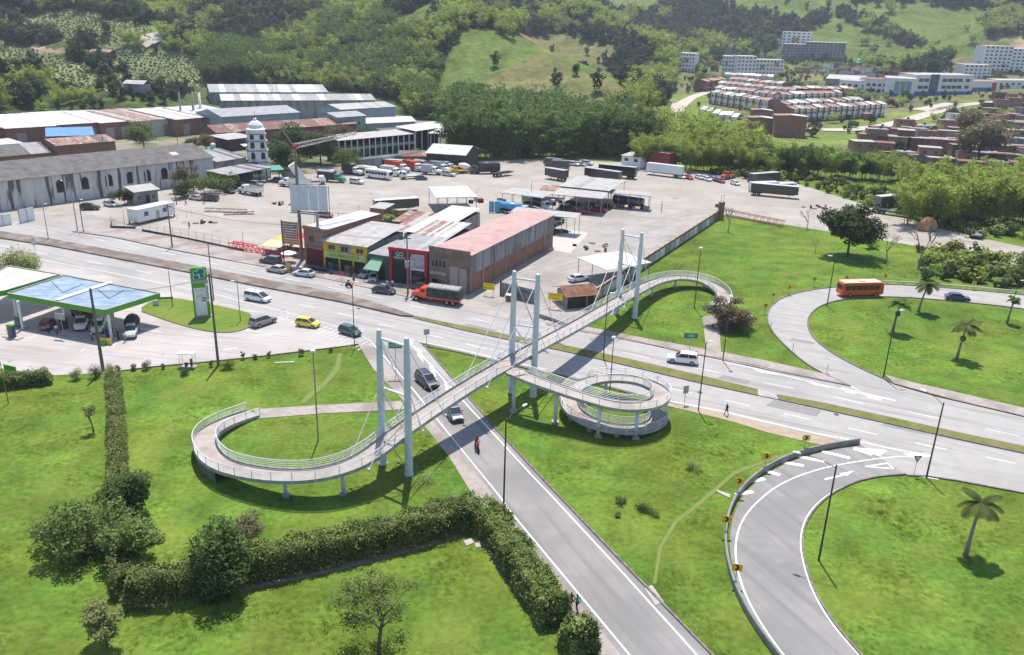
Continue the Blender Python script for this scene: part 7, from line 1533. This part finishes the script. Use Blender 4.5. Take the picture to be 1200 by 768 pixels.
# ---- price totem
x,y=G(238,372); ht_=HT((238,372),313); t=thing('totem_sign','tall green and white fuel price totem on the island lawn','sign',(x,y,0),R(22)); wt=2.5
hT=8.6
part(t,'plinth',M['concrete'],(-wt/2-.1,-.5,.13,wt/2+.1,.5,.3)); part(t,'core',GREEN,(-wt/2,-.35,.3,wt/2,.35,hT)); part(t,'white_panel',WL['white'],(-wt/2+.28,-.38,.45,wt/2-.45,-.352,5.2)); part(t,'silver_band',M['galv'],(-wt/2+.1,-.38,6.0,wt/2+.1,-.352,6.5)); part(t,'right_edge_panel',WL['white'],(wt/2-.42,-.385,2.8,wt/2+.02,-.352,5.9))
LG=flat('logo_teal',(.02,.16,.16),.5); LB=flat('logo_mint',(.45,.75,.62),.5)
for dx,dz,rx,rz_,m in ((-.42,7.72,.34,.30,LG),(-.38,7.0,.42,.38,LG),(.38,7.9,.55,.5,LG),(.5,7.15,.36,.3,LG)):
    for s,mm,yy in ((1.28,LB,-.36),(1,m,-.375)):
        mb=MB(); n=14; mb.add([(dx+rx*s*math.cos(6.283*k/n),yy,dz+rz_*s*math.sin(6.283*k/n)) for k in range(n)],[tuple(range(n))]); mb.build('logo_lobe',mm,t)
text('biomax',flat('letter_teal',(.02,.14,.08),.5),t,(wt/2-.2,-.40,4.4),.78,(R(90),R(-90),0),.01)
for k,s in enumerate(('8.190','8.430')): text(s,flat('letter_grey',(.22,.25,.26),.5),t,(-.05,-.39,4.75-k*.9),.5,ext=.008); part(t,'price_line',M['galv'],(-.85,-.385,4.3-k*.9,.7,-.381,4.33-k*.9))
for z in (3.3,2.9): part(t,'price_plate',flat('plate_dkgreen',(.05,.2,.12),.5),(.1,-.39,z,.75,-.383,z+.25))
signb('small green board standing on the lawn at the left edge',14,443,2.3,1.3,.5,'#3f9a22',rz=R(-20)); signb('tiny white sign at the left corner of the island lawn',183,359,1.,.9,.1,'#c8ccc8',rz=R(10)); signb('green grey bench like sign behind the island lawn',194,354,2.6,.4,.5,'#6a8a5a',rz=R(15))
# white frame shelter at the kerb
x,y=G(219,431); t=thing('frame_shelter','small white tubular frame shelter at the station kerb','shelter',(x,y,0),R(-4))
for dx in (-.95,.95):
    for dy in (0,.8): mb=MB(); mb.cyl((dx,dy,0),(dx,dy,2.),.035,.035,5); mb.build('post',M['white'],t)
part(t,'top_panel',M['white'],(-1.2,-.1,2.,1.2,.9,2.12)); part(t,'bin',M['steeldark'],(-.4,.2,0,-.05,.55,.6)); part(t,'pump_post',flat('rustbrown',(.16,.06,.04),.7),(.4,.3,0,.65,.5,1.2)); part(t,'base',M['concrete'],(-.9,-.2,0,1.2,.9,.08))
# ---- lamp posts and poles
def lamp(label,px,py,h,arm,az,globe=False,dark=True,lean=0,two=False,r=.07,g='street lamps'):
    x,y=G(px,py); t=thing('street_lamp',label,'street lamp',(x,y,0),az,g); m=M['steeldark'] if dark else M['galv']
    mb=MB(); mb.cyl((0,0,-.05),(0,0,h),r*1.5,r,8); mb.build('pole',m,t)
    if globe: mb=MB(); mb.ell((0,0,h+.15),(.32,.32,.22),10,6); mb.build('lamp_head',M['lamp'],t)
    else:
        for s in ((1,-1) if two else (1,)):
            mb=MB(); mb.tube([(0,0,h-.3),(arm*.4*s,0,h+.1),(arm*s,0,h+.2)],.035,5); mb.build('arm',m,t); mb=MB(); mb.ell((arm*s+.3*s,0,h+.2),(.42,.16,.1),8,4); mb.build('lamp_head',M['lamp'],t)
    return t
def lp(label,b,top,**k): lamp(label,b[0],b[1],HT(b,top),k.pop('arm',2.2),k.pop('az',0),**k)
lp('dark lamp post with long arm between hedge and ramp road',(589.7,611),490,arm=2.8,az=R(55)); lp('globe lamp post inside the first curved ramp',(373,516),413,globe=True,dark=False)
lp('lamp post at the junction corner of the lawn',(415.7,407),332,arm=.4,r=.05); lp('lamp post on the island lawn near the taxi',(282,377),331,arm=.4,dark=False,r=.06,az=R(180))
lp('globe lamp in the middle of the spiral ramp',(714,466),397,globe=True,r=.05); lp('dark post behind the footbridge on the median',(707,420),345,arm=.3,r=.06); lp('dark post on the verge right of the spiral ramp',(818.3,481),402,arm=.3,r=.06)
lp('lamp post with white head beside the brownish tree',(847,423),349,globe=True,r=.06); lp('lamp with white head above the upper grass by the curved ramp',(813.6,361),292,globe=True,r=.06)
lp('dark lamp post at the inner edge of the upper loop',(969,359),302,arm=.6,az=R(150)); lp('lamp post at the corner of the roundabout lawn before the palms',(1035,443),365,arm=.4); lp('lamp post at the lower roundabout lawn with arm over the avenue',(1085.6,559.7),472,arm=2.6,az=R(110)); lp('dark lamp post with arm on the lower right lawn',(959.4,656.6),545,arm=3.2,az=R(150))
lp('far post near the right edge of the upper loop',(1181,379),330,arm=.4,r=.05)
lp('pale lamp post at the road edge before the warehouse',(91,271),214,arm=2.2,az=R(160),dark=False,r=.09); lp('dark post beside the pale lamp at the warehouse road',(98,272),235,arm=.3,r=.07); lp('lamp post on the far median left of the station',(57,282),240,arm=.4,r=.06,dark=False)
def pole(label,b,top,r=.15,xb=0,col=None): 
    x,y=G(*b); h=HT(b,top); t=thing('utility_pole',label,'pole',(x,y,0),R(-15),'utility poles'); mb=MB(); mb.cyl((0,0,-.05),(0,0,h),r*1.2,r*.75,8); mb.build('pole',col or mat('pole_conc',(.2,.17,.15),(.15,.13,.12),1,.9),t)
    if xb: part(t,'crossarm',M['steeldark'],(-xb,-.06,h-.6,xb,.06,h-.45))
    return t
pole('leaning concrete pole in front of the station canopy',(121,434.9),338,.2); pole('dark pole right of the fuel totem rising from the lawn edge',(256,428),321,.17)
pole('thin dark pole behind the fuel totem',(250.5,352),284,.1); pole('short rusty post with yellow foot on the island lawn',(202.5,360),317,.07,col=flat('rustpost',(.3,.16,.05),.8))
pole('concrete pole with crossarm in front of the office cabin',(202,290),239,.14,1.); pole('concrete pole left of the cabin yard',(207,240),205,.12,.8); pole('thin pole by the left edge of the avenue sign',(57,281.5),240,.08); pole('concrete pole in front of the red shop with transformer',(478,345),276,.16,.8)
pole('pole behind the red shop roofs',(475,325),272,.05); pole('tall thin pole at the scrap sheds',(622,244),212,.07); pole('tall thin pole by the white roofed house',(421,262),240,.06); pole('pole in the scrap yard behind the brick shed',(124,190),146,.12,.8); pole('pole before the rust roofed warehouse',(209,176),143,.1); pole('thin pole at the right of the white office cabin',(146,262),246,.05)
pole('thin pole at the left lawn edge',(10,473),424,.06,col=flat('rustpost',(.3,.16,.05),.8)); pole('pole by the fence right of the worker in red',(286,296),272,.05); pole('short post at the yard gate of the scrap sheds',(775,248),236,.09); pole('slender mast rising from the factory roofs',(326,128),98,.12)
x,y=G(478,345); t=thing('transformer','grey transformer hanging on the pole of the red shop','transformer',(x,y-.4,5.2)); mb=MB(); mb.cyl((0,0,0),(0,0,1.2),.4,.4,10); mb.build('body',M['galv'],t); mb=MB(); mb.cyl((0,0,1.2),(0,0,1.35),.2,.1,8); mb.build('cap',M['galv'],t)
# ---- traffic signs
def chev(px,py,face,label,h=1.5,bx=None):
    x,y=G(px,py); t=thing('chevron_sign',label,'road sign',(x,y,0),face,'yellow curve chevron signs'); mb=MB(); mb.cyl((0,.04,0),(0,.04,h+.3),.04,.04,6); mb.build('pole',M['galv'],t)
    mb=MB(); s=.5; mb.add([(a,b,h+.4+c) for b in (-.03,0) for a,c in ((-s*.9,-s*.75),(s*.9,-s*.75),(s*.9,s*.75),(-s*.9,s*.75))],[(0,1,2,3),(7,6,5,4),(0,4,5,1),(1,5,6,2),(2,6,7,3),(3,7,4,0)]); mb.build('panel',flat('sign_amber',(.80,.45,.03),.45),t)
    mb=MB(); y_=-.034; mb.add([(-.24,y_,h+.7),(-.0,y_,h+.7),(.26,y_,h+.4),(.0,y_,h+.4)],[(0,3,2,1)]); mb.add([(-.24,y_,h+.1),(.0,y_,h+.1),(.26,y_,h+.4),(.0,y_,h+.4)],[(0,1,2,3)]); mb.build('chevron',M['black'],t); return t
CL=('outer edge of the lower loop','bend of the upper loop')
for i,(x,y,w) in enumerate(((942,530,'at the top of the lower loop near the guardrail end'),(896,552,'second along the lower loop guardrail from the avenue'),(864,582,'third along the lower loop guardrail beside the concrete pad'),(849,628,'fourth along the lower loop guardrail'),(861,686,'lowest along the lower loop guardrail'))): chev(x,y,R(-10 if i else 5),'yellow chevron sign '+w)
for i,(x,y,w) in enumerate(((1036,332,'behind the orange bus, farthest right'),(991,334,'just above the orange bus'),(953,336,'left of the bus on the upper grass'),(924,346,'second left of the bus at the upper bend'),(905,355,'third left of the bus at the upper bend'),(896,368,'next to the road at the left of the upper bend'))): chev(x,y,R(5),'yellow chevron sign '+w,1.2)
for (x,y,w) in ((903,388,'edge-on chevron post at the tightest point of the upper bend'),(929,412,'edge-on chevron post halfway down the upper ramp'),(969,438,'edge-on chevron post at the tip of the upper grass')): chev(x,y,R(70),w,1.)
chev(1140,340,R(10),'yellow chevron sign on the far side of the upper loop near the scrub',1.0)
x,y=G(1069,563); 
x,y=G(1071,557); t=thing('give_way_sign','red and white triangular give way sign by the lower lawn','road sign',(x,y,0),R(0)); mb=MB(); mb.cyl((0,.03,0),(0,.03,2),.03,.03,6); mb.build('pole',M['galv'],t)
mb=MB(); mb.add([(-.5,-.01,2.5),(0,-.01,1.6),(.5,-.01,2.5)],[(0,1,2)]); mb.build('border',M['red'],t); mb=MB(); mb.add([(-.3,-.02,2.4),(0,-.02,1.85),(.3,-.02,2.4)],[(0,1,2)]); mb.build('centre',M['white'],t)
signb('green direction sign between the first pylon columns',464,441,1.9,.85,4.2,'#1e8a68',('SALIDA',),rz=R(5),tc='#e8f0ea',poles=1); signb('green direction sign on the grass below the curved upper ramp',808,410,2.1,.85,1.9,'#1e7a68',('CALI',),rz=R(0),tc='#e8f0ea',poles=1)
signb('small white sign seen from behind at the avenue edge right of the spiral',802,474,.8,1.1,1.6,'#a8a6a2',rz=R(20),poles=1); signb('small grey sign at the tip of the central lawn',500,403,.9,.9,1.5,'#a8a6a2',rz=R(20),poles=1); signb('pale sign back at the far left of the avenue',42,300,1.,1.6,2.2,'#c8c4c0',rz=R(-10),poles=1); signb('round red and white no parking sign in front of the yellow shop',401,333,.8,.8,1.6,'#c84840',rz=R(-10),poles=1)
# ---- guardrails
def rail(label,pts,hw=.85,w=.28,solid=False,d=.35,g='guardrails'):
    P_=offs(px2(pts),d); x0,y0=P_[0]; t=thing('guardrail',label,'guardrail',(x0,y0,0),0,g); L_=[(p[0]-x0,p[1]-y0) for p in P_]
    if solid: mb=MB(); strip(mb,L_,w,-.05,hw); mb.build('parapet',mat('parapet',(.22,.2,.18),(.29,.27,.25),1,.9),t); mb=MB(); mb.tube([(p[0],p[1],hw+.08) for p in L_],.13,6); mb.build('top_rail',mat('toprail',(.27,.27,.255),(.2,.2,.19),1,.5),t)
    else:
        mb=MB(); mb.tube([(p[0],p[1],.62) for p in L_],.12,5); mb.build('beam',M['galv'],t)
        for q in resample([(p[0],p[1],0) for p in L_],3): mb=MB(); mb.cyl((q[0],q[1],0),(q[0],q[1],.7),.06,.06,5); mb.build('post',M['galv'],t)
    return t
rail('long curved guardrail parapet along the outside of the lower loop',OUT2,solid=True,d=-.45,hw=.55,w=.16); rail('guardrail along the far outside of the upper loop',OUT1[40:],d=.5)
# overhead wires between the roadside poles
def wires(label,pts,sag=.8,n=2):
    P_=[(*G(*b),HT(b,t_)-.2) for b,t_ in pts]; o=P_[0]; t=thing('overhead_wires',label,'wires',(o[0],o[1],0))
    for k in range(n):
        for a,b in zip(P_[:-1],P_[1:]):
            mb=MB(); q=[(a[0]+(b[0]-a[0])*f-o[0],a[1]+(b[1]-a[1])*f-o[1]+k*.5,a[2]+(b[2]-a[2])*f-sag*4*f*(1-f)-k*.25) for f in [i/8 for i in range(9)]]; mb.tube(q,.018,4); mb.build('wire',M['black'],t)
wires('thin wires strung from the cabin pole past the billboard to the shop pole',[((202,290),241),((341,313),262),((478,345),278)]); wires('thin wires between the station poles and the pole behind the totem',[((121,434.9),339),((256,428),322)])
# clutter in the truck yard
for (px,py,nn,sd,lb) in ((700,290,10,5,'pallets and pipes on the dark yard asphalt'),(545,262,9,6,'barrels between the white hall and the open shed'),(240,262,7,7,'blocks and drums inside the fenced yard'),(960,245,9,8,'rubble along the dirt road edge'),(330,240,8,9,'drums and planks near the billboard foot')):
    x,y=G(px,py); t=thing('scrap_heap',lb,'scrap heap',(x,y,0),0); r=random.Random(sd)
    for k in range(nn):
        a,b=r.gauss(0,2.2),r.gauss(0,1.6); mb=MB()
        if k%3==0: mb.cyl((a,b,0),(a,b,.35),.5,.5,10); mb.build('tyre',M['tyre'],t)
        elif k%3==1: mb.cyl((a,b,0),(a,b,.9),.3,.3,10); mb.build('drum',flat('drum%d'%(k%4),('#4a5a68','#6a4a3e','#3a3c3e','#a8a498')[k%4],.6),t)
        else: mb.cb(a,b,.12,1.3,1.0,.2,r.random()*3); mb.build('pallet',flat('palletwood','#8a7458',.9),t)
x,y=G(1086,270); t=thing('hay_heap','orange brown rounded heap between the bare trees by the dirt road','heap',(x,y,0)); mb=MB(); mb.ell((0,0,.2),(2.6,2.2,3.4),14,7,True); mb.build('heap',mat('straw',(.42,.22,.09),(.3,.15,.06),1.5,1,.4,8),t); mb=MB(); mb.cyl((0,-1.9,0),(0,-1.9,1.6),.5,.4,8); mb.build('opening',M['black'],t)
x,y=G(1144,278); t=thing('trailer','pale blue grey tilted cart under the bamboo at the right','cart',(x,y,0),R(60)); part(t,'bed',M['galv'],(-3,-1.2,.8,3,1.2,1.2)); part(t,'side',paint('#8a98a4'),(-3,-1.2,1.2,3,-1.1,2.2),(-3,1.1,1.2,3,1.2,2.2))
for a in (-2,-.8):
    for s in (-1,1): wheel(t,a,s,.48,.3)
# ------------------------------------------------ town on the right
RED2=flat('trim_red',(.33,.08,.06),.7)
def rowhouse(label,A,rz,g,W=6.2,D=9,h=6.4,front='white',side='brick',roof='white',z=None,wins=True):
    t=thing('row_house',label,'house',A,rz,g); f=WL[front]; s=WL[side]; hb=h+.2
    walls(t,W,D,h,[f,s,s,s],h); mb=MB(); z0=-1.5; mb.box(.02,.02,z0,W-.02,D-.02,0); mb.build('footing',WL['brickdark'],t)
    for k,(ya,yb,za,zb) in enumerate(((-.4,D*.5,h+.02,h+1.4),(D*.5,D+.3,h+1.4,h+.02))): mb=MB(); mb.slab((-.05,ya,za),(W+.05,ya,za),(W+.05,yb,zb),(-.05,yb,zb),.12); mb.build('roof',ROOFS[roof],t)
    for x in (0,W-.2): mb=MB(); mb.add([(x,0,h),(x,D,h),(x,D*.5,h+1.3),(x+.2,0,h),(x+.2,D,h),(x+.2,D*.5,h+1.3)],[(0,1,2),(3,5,4),(0,3,4,1),(1,4,5,2),(2,5,3,0)]); mb.build('gable',s,t)
    window(t,W*.3,h*.6,1.5,1.3,fm=M['galv'],off=.01); window(t,W*.74,h*.6,1.3,1.3,fm=M['galv'],off=.01); window(t,W*.28,.9,1.5,1.3,fm=M['galv'],off=.01); part(t,'door',RED2,(W*.68,-.04,0,W*.68+1.1,-.004,2.2)); part(t,'front_fin',WL['brick'],(-.2,-.9,0,.2,-.02,h+.4)); part(t,'plinth_wall',WL['brick'],(.2,-.1,-1.2,W-.0,-.0,.5)); part(t,'canopy',M['white'],(W*.5,-.9,2.7,W*.98,-.02,2.85))
    return t
PR={}
def hrow(p0,p1,n,rowname,g,front='white',side='brick',roofs=('white',),Dd=9,h=7.2,seed=0,jit=.0,name=None):
    A,B=GT(*p0),GT(*p1); r=random.Random(seed); rz=math.atan2(B[1]-A[1],B[0]-A[0]); L_=math.dist(A[:2],B[:2]); w=L_/n
    for i in range(n):
        f=i/n; x,y=A[0]+(B[0]-A[0])*f,A[1]+(B[1]-A[1])*f; z=hz(x,y); ro=r.choice(roofs); key=(front,side,ro,Dd,h)
        lb='%s row house, %s from left in %s'%('white fronted' if front=='white' else 'brick',ORD[i],rowname)
        if key not in PR: t=PR[key]=rowhouse(lb,(x,y,z),rz,g,D=Dd,h=h,front=front,side=side,roof=ro)
        else: t=copy_tree(PR[key])
        t.location=(x,y,z+r.uniform(0,jit)); t.rotation_euler=(0,0,rz); t.scale=(w/6.2,1,1+r.uniform(-.04,.06)); t['label']=lb; t['group']=g
GR='white terraced houses of the estate'
W4=('rust','pale','rust','white')
hrow((832,122),(898,133),9,'the left front terrace',GR,roofs=W4,seed=1); hrow((927,144),(1036,137),16,'the long front terrace by the dirt road',GR,roofs=W4,seed=2)
hrow((918,137),(1010,131),13,'the terrace behind the long front one',GR,roofs=('rust','pale','white'),seed=3); hrow((836,116),(905,125),9,'the second left terrace',GR,roofs=W4,seed=4)
hrow((840,110),(930,119),12,'the third left terrace',GR,roofs=('rust','pale'),seed=5); hrow((905,125),(985,122),11,'the middle terrace right of the brick block',GR,roofs=W4,seed=6)
hrow((852,104),(915,111),9,'the fourth left terrace',GR,roofs=W4,seed=7); hrow((848,98),(905,101),8,'the rearmost left terrace below the apartments',GR,roofs=W4,seed=8); hrow((930,116),(1000,117),9,'the rear terrace near the hall',GR,front='brick',roofs=('rust','pale','white'),seed=9)
hrow((826,108),(850,104),4,'the short brown terrace by the dirt road bend',GR,front='brick',side='brickdark',roofs=('rust',),seed=10)
# foreground estate blocks
hrow((818,146),(862,155),6,'the unfinished white block nearest the bamboo','unfinished white houses',roofs=('white','pale'),seed=11,Dd=12)
for i,(p,w,d,h,lb) in enumerate((((876,156),12,9,7.5,'plain brick gable block in front of the terraces, left one'),((906,160),15,9,10,'taller plain brick gable block in front of the terraces, right one'),((1012,141),6,5,3.5,'small brick hut by the dirt road'),((880,142),11,8,6,'brick house with white roof between the terraces'))):
    g=GT(*p); t=thing('brick_house',lb,'house',g,R(-8)); walls(t,w,d,h,WL['brick'],h*.97); mb=MB(); mb.slab((-.3,-.3,h+.1),(w*.55,-.3,h+.5),(w*.55,d+.3,h+.5),(-.3,d+.3,h+.1),.12); mb.build('roof',ROOFS['rust'],t); mb=MB(); mb.slab((w*.55,-.3,h+.5),(w+.3,-.3,h+.0),(w+.3,d+.3,h+.0),(w*.55,d+.3,h+.5),.12); mb.build('roof',ROOFS['white'],t)
    window(t,d*.5,h*.6,1.2,1.2,'r',w,d,fm=M['white']); window(t,w*.8,h*.3,1.2,1.2,fm=M['galv'],off=.01)
# brick settlement on the right
GB='self built brick houses of the lower neighbourhood'
def brickhouse(label,A,rz,w,d,h,wm,rm,seed,g=GB):
    r=random.Random(seed); t=thing('brick_house',label,'house',A,rz,g); walls(t,w,d,h,WL[wm],h-.3); mb=MB(); mb.box(.02,.02,-3,w-.02,d-.02,0); mb.build('footing',WL['brickdark'],t)
    mb=MB(); mb.slab((-.3,-.3,h+.05),(w+.3,-.3,h+.05),(w+.3,d*.96+.3,h-.2),(-.3,d*.96+.3,h-.2),.1); mb.build('roof',ROOFS[rm],t)
    n=max(1,int(w/3.2)); fl=max(1,int(h/3))
    for f in range(fl):
        for k in range(n):
            if r.random()<.75: window(t,w*(k+.5)/n,.9+f*2.9,1.2,1.2,fm=M['galv'],off=.01,pane=M['black'])
    if r.random()<.4: part(t,'roof_tank',M['black'],(w*.6,d*.4,h+.06,w*.6+1,d*.4+1,h+1.)); 
    return t
COLS=('brick','brickdark','brickpale','grey','cream','white'); r=random.Random(21); k=0
ROWN=('first','second','third','fourth','fifth','sixth','seventh','eighth','ninth','tenth')
for j,(x0,y0,x1,y1,n) in enumerate(((1000,182,1110,196,11),(1005,173,1100,180,10),(1020,163,1110,168,9),(1050,153,1112,156,6),(1120,207,1215,212,9),(1118,197,1215,201,9),(1112,186,1215,190,10),(1116,175,1215,178,10),(1110,165,1215,168,10),(1108,155,1215,157,10),(1112,146,1215,148,9),(1125,137,1215,139,8),(1150,126,1215,127,5),(1165,119,1215,120,4))):
    for i in range(n):
        px=x0+(x1-x0)*(i+r.uniform(-.2,.2))/(n-1); py=y0+(y1-y0)*i/(n-1)+r.uniform(-1.5,1.5); g=GT(px,py); side='left' if j<4 else 'right'
        brickhouse('low %s house, %s along the %s row of the %s brick quarter'%(r.choice(('rough brick','tin roofed')),ORD[i],ROWN[j if j<4 else j-4],side),(g[0],g[1],g[2]),R(r.choice((-14,-8,-20))),r.uniform(6,9.5),r.uniform(7,10),r.choice((3,3.2,5.8,6,6.2)) if j!=1 else r.choice((6,8.5,5.8)),r.choice(COLS[:3] if r.random()<.82 else COLS[3:]),r.choice(('rust','pale','darkrust','rust','zinc')),k); k+=1
for j,(x0,y0,x1,y1,n) in enumerate(((935,86,1050,88,15),(938,80,1040,82,12),(985,92,1030,93,5))):
    for i in range(n):
        g=GT(x0+(x1-x0)*i/(n-1)+r.uniform(-2,2),y0+(y1-y0)*i/(n-1)+r.uniform(-1,1)); brickhouse('small distant house, %s from the left in the %s row behind the hall'%(ORD[i],ROWN[j]),g,R(-8),r.uniform(9,13),r.uniform(8,11),r.choice((3.4,5.5,6)),r.choice(COLS),r.choice(('rust','pale','white','rust')),300+k,'distant houses behind the hall'); k+=1
# school
def block(name,label,cat,A,B,D,h,wm,rm,g=None,rise=.8): 
    a,b=GT(*A),GT(*B); t=thing(name,label,cat,(a[0],a[1],min(a[2],b[2])-.3),math.atan2(b[1]-a[1],b[0]-a[0]),g); W=math.dist(a[:2],b[:2]); walls(t,W,D,h,wm); proof(t,-.4,W+.4,-.4,D+.4,h+.02,h+rise,max(3,int(W/9)),rm,seed=int(A[0])); return t,W
t,W=block('school_hall','white school hall with three grey windows and blue base','school',(1036,112),(1070,114),22,13,WL['white'],'pale'); part(t,'blue_base',WL['blue'],(-.1,-.12,0,W+.1,-.01,2.6))
for k in range(3): part(t,'tall_window',flat('frosted',(.25,.28,.3),.4),(W*(.3+.2*k),-.1,3.2,W*(.3+.2*k)+W*.17,-.01,11))
t,W=block('school_building','long white school building with window bands and glass blue centre','school',(1070,112),(1138,110),16,15,WL['white'],'pale'); part(t,'blue_base',WL['blue'],(-.1,-.12,0,W+.1,-.01,3)); part(t,'glass_centre',flat('glass_blue',(.03,.08,.17),.15,spec=.8),(W*.24,-.5,3.2,W*.38,-.01,15.5))
for fz in (5,10):
    for x in (.06,.15,.46,.55,.64,.73,.86): window(t,W*x+2,fz,5,2.4,fm=M['galv'],off=.02)
t,W=block('school_wing','lower white left wing of the school with small windows','school',(982,107),(1018,110),18,9,WL['white'],'pale'); 
for x in (.15,.35,.55,.8): window(t,W*x,4.5,2.6,2.,fm=M['galv'],off=.02)
t,W=block('school_wing','white two storey connecting wing between school wing and hall','school',(1012,110),(1038,111),16,11,WL['white'],'darkrust')
for x in (.15,.4,.65,.9): window(t,W*x,6.,2.6,2.,fm=M['galv'],off=.02); window(t,W*x,2.,2.6,2.,fm=M['galv'],off=.02)
t,W=block('hall','wide grey roofed sports hall left of the school','hall',(966,105),(1010,108),26,9,WL['grey'],'pale',rise=2.2); part(t,'gate',WL['bluegrey'],(W*.55,-.06,0,W*.72,-.01,6))
t,W=block('annex','white and red annex with blue wall right of the school','school',(1132,107),(1170,107),12,8,WL['white'],'rust'); part(t,'blue_wall',WL['blue'],(0,-.1,0,W*.75,-.01,3.2)); part(t,'red_stripe',RED2,(W*.76,-.1,0,W*.9,-.01,7)); 
t,W=block('annex','white walled row of small classrooms at the right edge','school',(1168,104),(1225,103),12,7,WL['white'],'pale')
for k in range(8): window(t,W*(k+.5)/8,3,3,2,fm=M['galv'],off=.02)
# apartments
def flats(label,A,B,D,h,fl,n,wm,fm,acc=None,g='apartment blocks'):
    t,W=block('apartment_block',label,'apartments',A,B,D,h,wm,'pale',g,.5)
    for f in range(fl):
        for k in range(n): window(t,W*(k+.5)/n,(f+.35)*h/fl,min(2.4,W/n*.5),h/fl*.45,fm=fm,off=.02)
    if acc:
        for k in range(acc): part(t,'balcony',mat('ochre',(.4,.24,.1),(.3,.2,.1),1,.8),(W*(k+.35)/acc,-.6,h*.55+(k%2)*h*.12,W*(k+.6)/acc,-.05,h*.75+(k%2)*h*.12))
    part(t,'footing',WL['grey'],(.1,.1,-6,W-.1,D-.1,0)); return t
Wt=WL['white']
flats('white five storey apartment block farthest left, behind the trees',(795,82),(813,84),12,15,5,5,Wt,M['galv'],1); flats('white five storey apartment block second from the left with ochre balconies',(845,87),(866,89),12,16,5,6,Wt,M['galv'],2); flats('tall white windowed block right of the ochre balconies',(862,91),(884,92),12,18,6,5,Wt,M['galv']); flats('white block with ochre stair panels at the right end of the row',(884,90),(916,93),12,16,5,8,Wt,M['galv'],2)
flats('dark grey unfinished block with green netting, left part',(916,68),(942,69),14,16,5,6,WL['grey'],M['galv']); flats('dark grey unfinished block with green netting, right part',(942,68),(989,69),14,18,6,10,WL['grey'],M['galv'])
flats('pale high block behind the dark unfinished one',(914,62),(948,60),14,24,7,6,Wt,M['galv'],1); flats('distant pink white building on the slope left of the high block',(880,54),(914,52),18,9,2,6,Wt,M['galv'])
flats('white apartment block at the upper right, left one',(1150,82),(1182,84),14,22,7,6,Wt,M['galv']); flats('white apartment block at the upper right edge of the photo',(1182,84),(1215,86),14,21,7,6,Wt,M['galv']); flats('lower white apartment row in front of the upper right towers',(1128,92),(1160,92),12,12,4,6,Wt,M['galv'])
g=GT(1003,78); t=thing('safety_net','bright turquoise construction netting on the slope','net',g,R(-20)); mb=MB(); mb.slab((0,0,4),(14,0,3),(16,14,8),(2,14,9),.3); mb.build('net_sheet',flat('turquoise',(.05,.45,.36),.7),t)
# dirt roads and estate street draped over the ground
def drape(name,pts,w,m,dz=.25):
    Q=[GT(*p) for p in pts]; Q=smooth(Q,2); Q=resample([(q[0],q[1],0) for q in Q],5); L2=offs(Q,w/2); R2=offs(Q,-w/2); mb=MB()
    for i in range(len(Q)-1):
        mb.add([(*R2[i],hz(*R2[i])+dz),(*R2[i+1],hz(*R2[i+1])+dz),(*L2[i+1],hz(*L2[i+1])+dz),(*L2[i],hz(*L2[i])+dz)],[(0,1,2,3)])
    tag(mb.build(name,m),kind='structure')
DR=mat('dirt_road',(.40,.34,.28),(.46,.41,.36),.2,.95,world=True)
drape('dirt_road',[(815,160),(795,140),(792,128),(805,116),(830,108),(850,104)],8,DR); drape('dirt_road',[(930,150),(985,154),(1040,148),(1085,135),(1115,125),(1150,121),(1200,118)],9,DR); drape('dirt_road',[(1080,130),(1120,122)],14,DR)
drape('dirt_road',[(165,52),(180,46),(196,42)],12,DR,1.)
# trees dotted through the town
for i,(x,y,h,rd,lm,lb) in enumerate(((1075,92,22,4,'dark','tall narrow cypress like tree behind the school'),(1170,100,13,8,'mid','wide palm like tree before the upper right apartments'),(832,88,14,9,'brown','big greyish tree in front of the left apartment row'),(820,100,10,8,'mid','tree at the bend below the apartments'),(930,108,9,7,'dark','tree mass left of the sports hall'),(950,110,9,7,'mid','tree mass directly left of the sports hall'),(915,107,8,6,'mid','bushy trees above the rear terrace'),(965,112,7,5,'dark','dark tree in front of the sports hall'),
   (1012,121,7,5,'dark','tree right of the long terrace end'),(1030,127,6,4,'mid','small tree by the terrace end'),(1045,126,6,4,'brown','brownish tree in front of the school hall'),(1100,100,9,7,'mid','tree row behind the school centre'),(1050,98,9,7,'mid','trees behind the school hall'),(900,156,5,3,'mid','bush at the foot of the brick gable blocks'),(1000,150,4,3,'mid','bush on the meadow by the dirt road'),(950,160,5,4,'mid','bush on the meadow below the long terrace'),(1060,160,6,4,'dark','tree among the brick houses left'),(1120,140,8,6,'mid','tree by the dirt road on the right'),(1180,160,7,5,'mid','tree among the brick houses right'),(1160,150,5,4,'brown','purple flowering bush among the brick houses'))):
    g=GT(x,y); tree('tree',lb,'tree',g,h,rd,h*.2,1300,.8,lm,10,200+i,flat_=1.3 if i==0 else .8)
# ------------------------------------------------ air
mb=MB(); mb.box(-3300,-900,-2,3300,4300,420); o=mb.build('haze',None) if False else None
hm=bpy.data.materials.new('haze'); hm.use_nodes=True; n=hm.node_tree.nodes; n.clear(); ou=n.new('ShaderNodeOutputMaterial'); pv=n.new('ShaderNodeVolumePrincipled'); pv.inputs['Color'].default_value=(.80,.88,1,1); pv.inputs['Density'].default_value=.00013; pv.inputs['Anisotropy'].default_value=.2; hm.node_tree.links.new(pv.outputs[0],ou.inputs['Volume'])
o=mb.build('haze',hm); tag(o,kind='stuff')
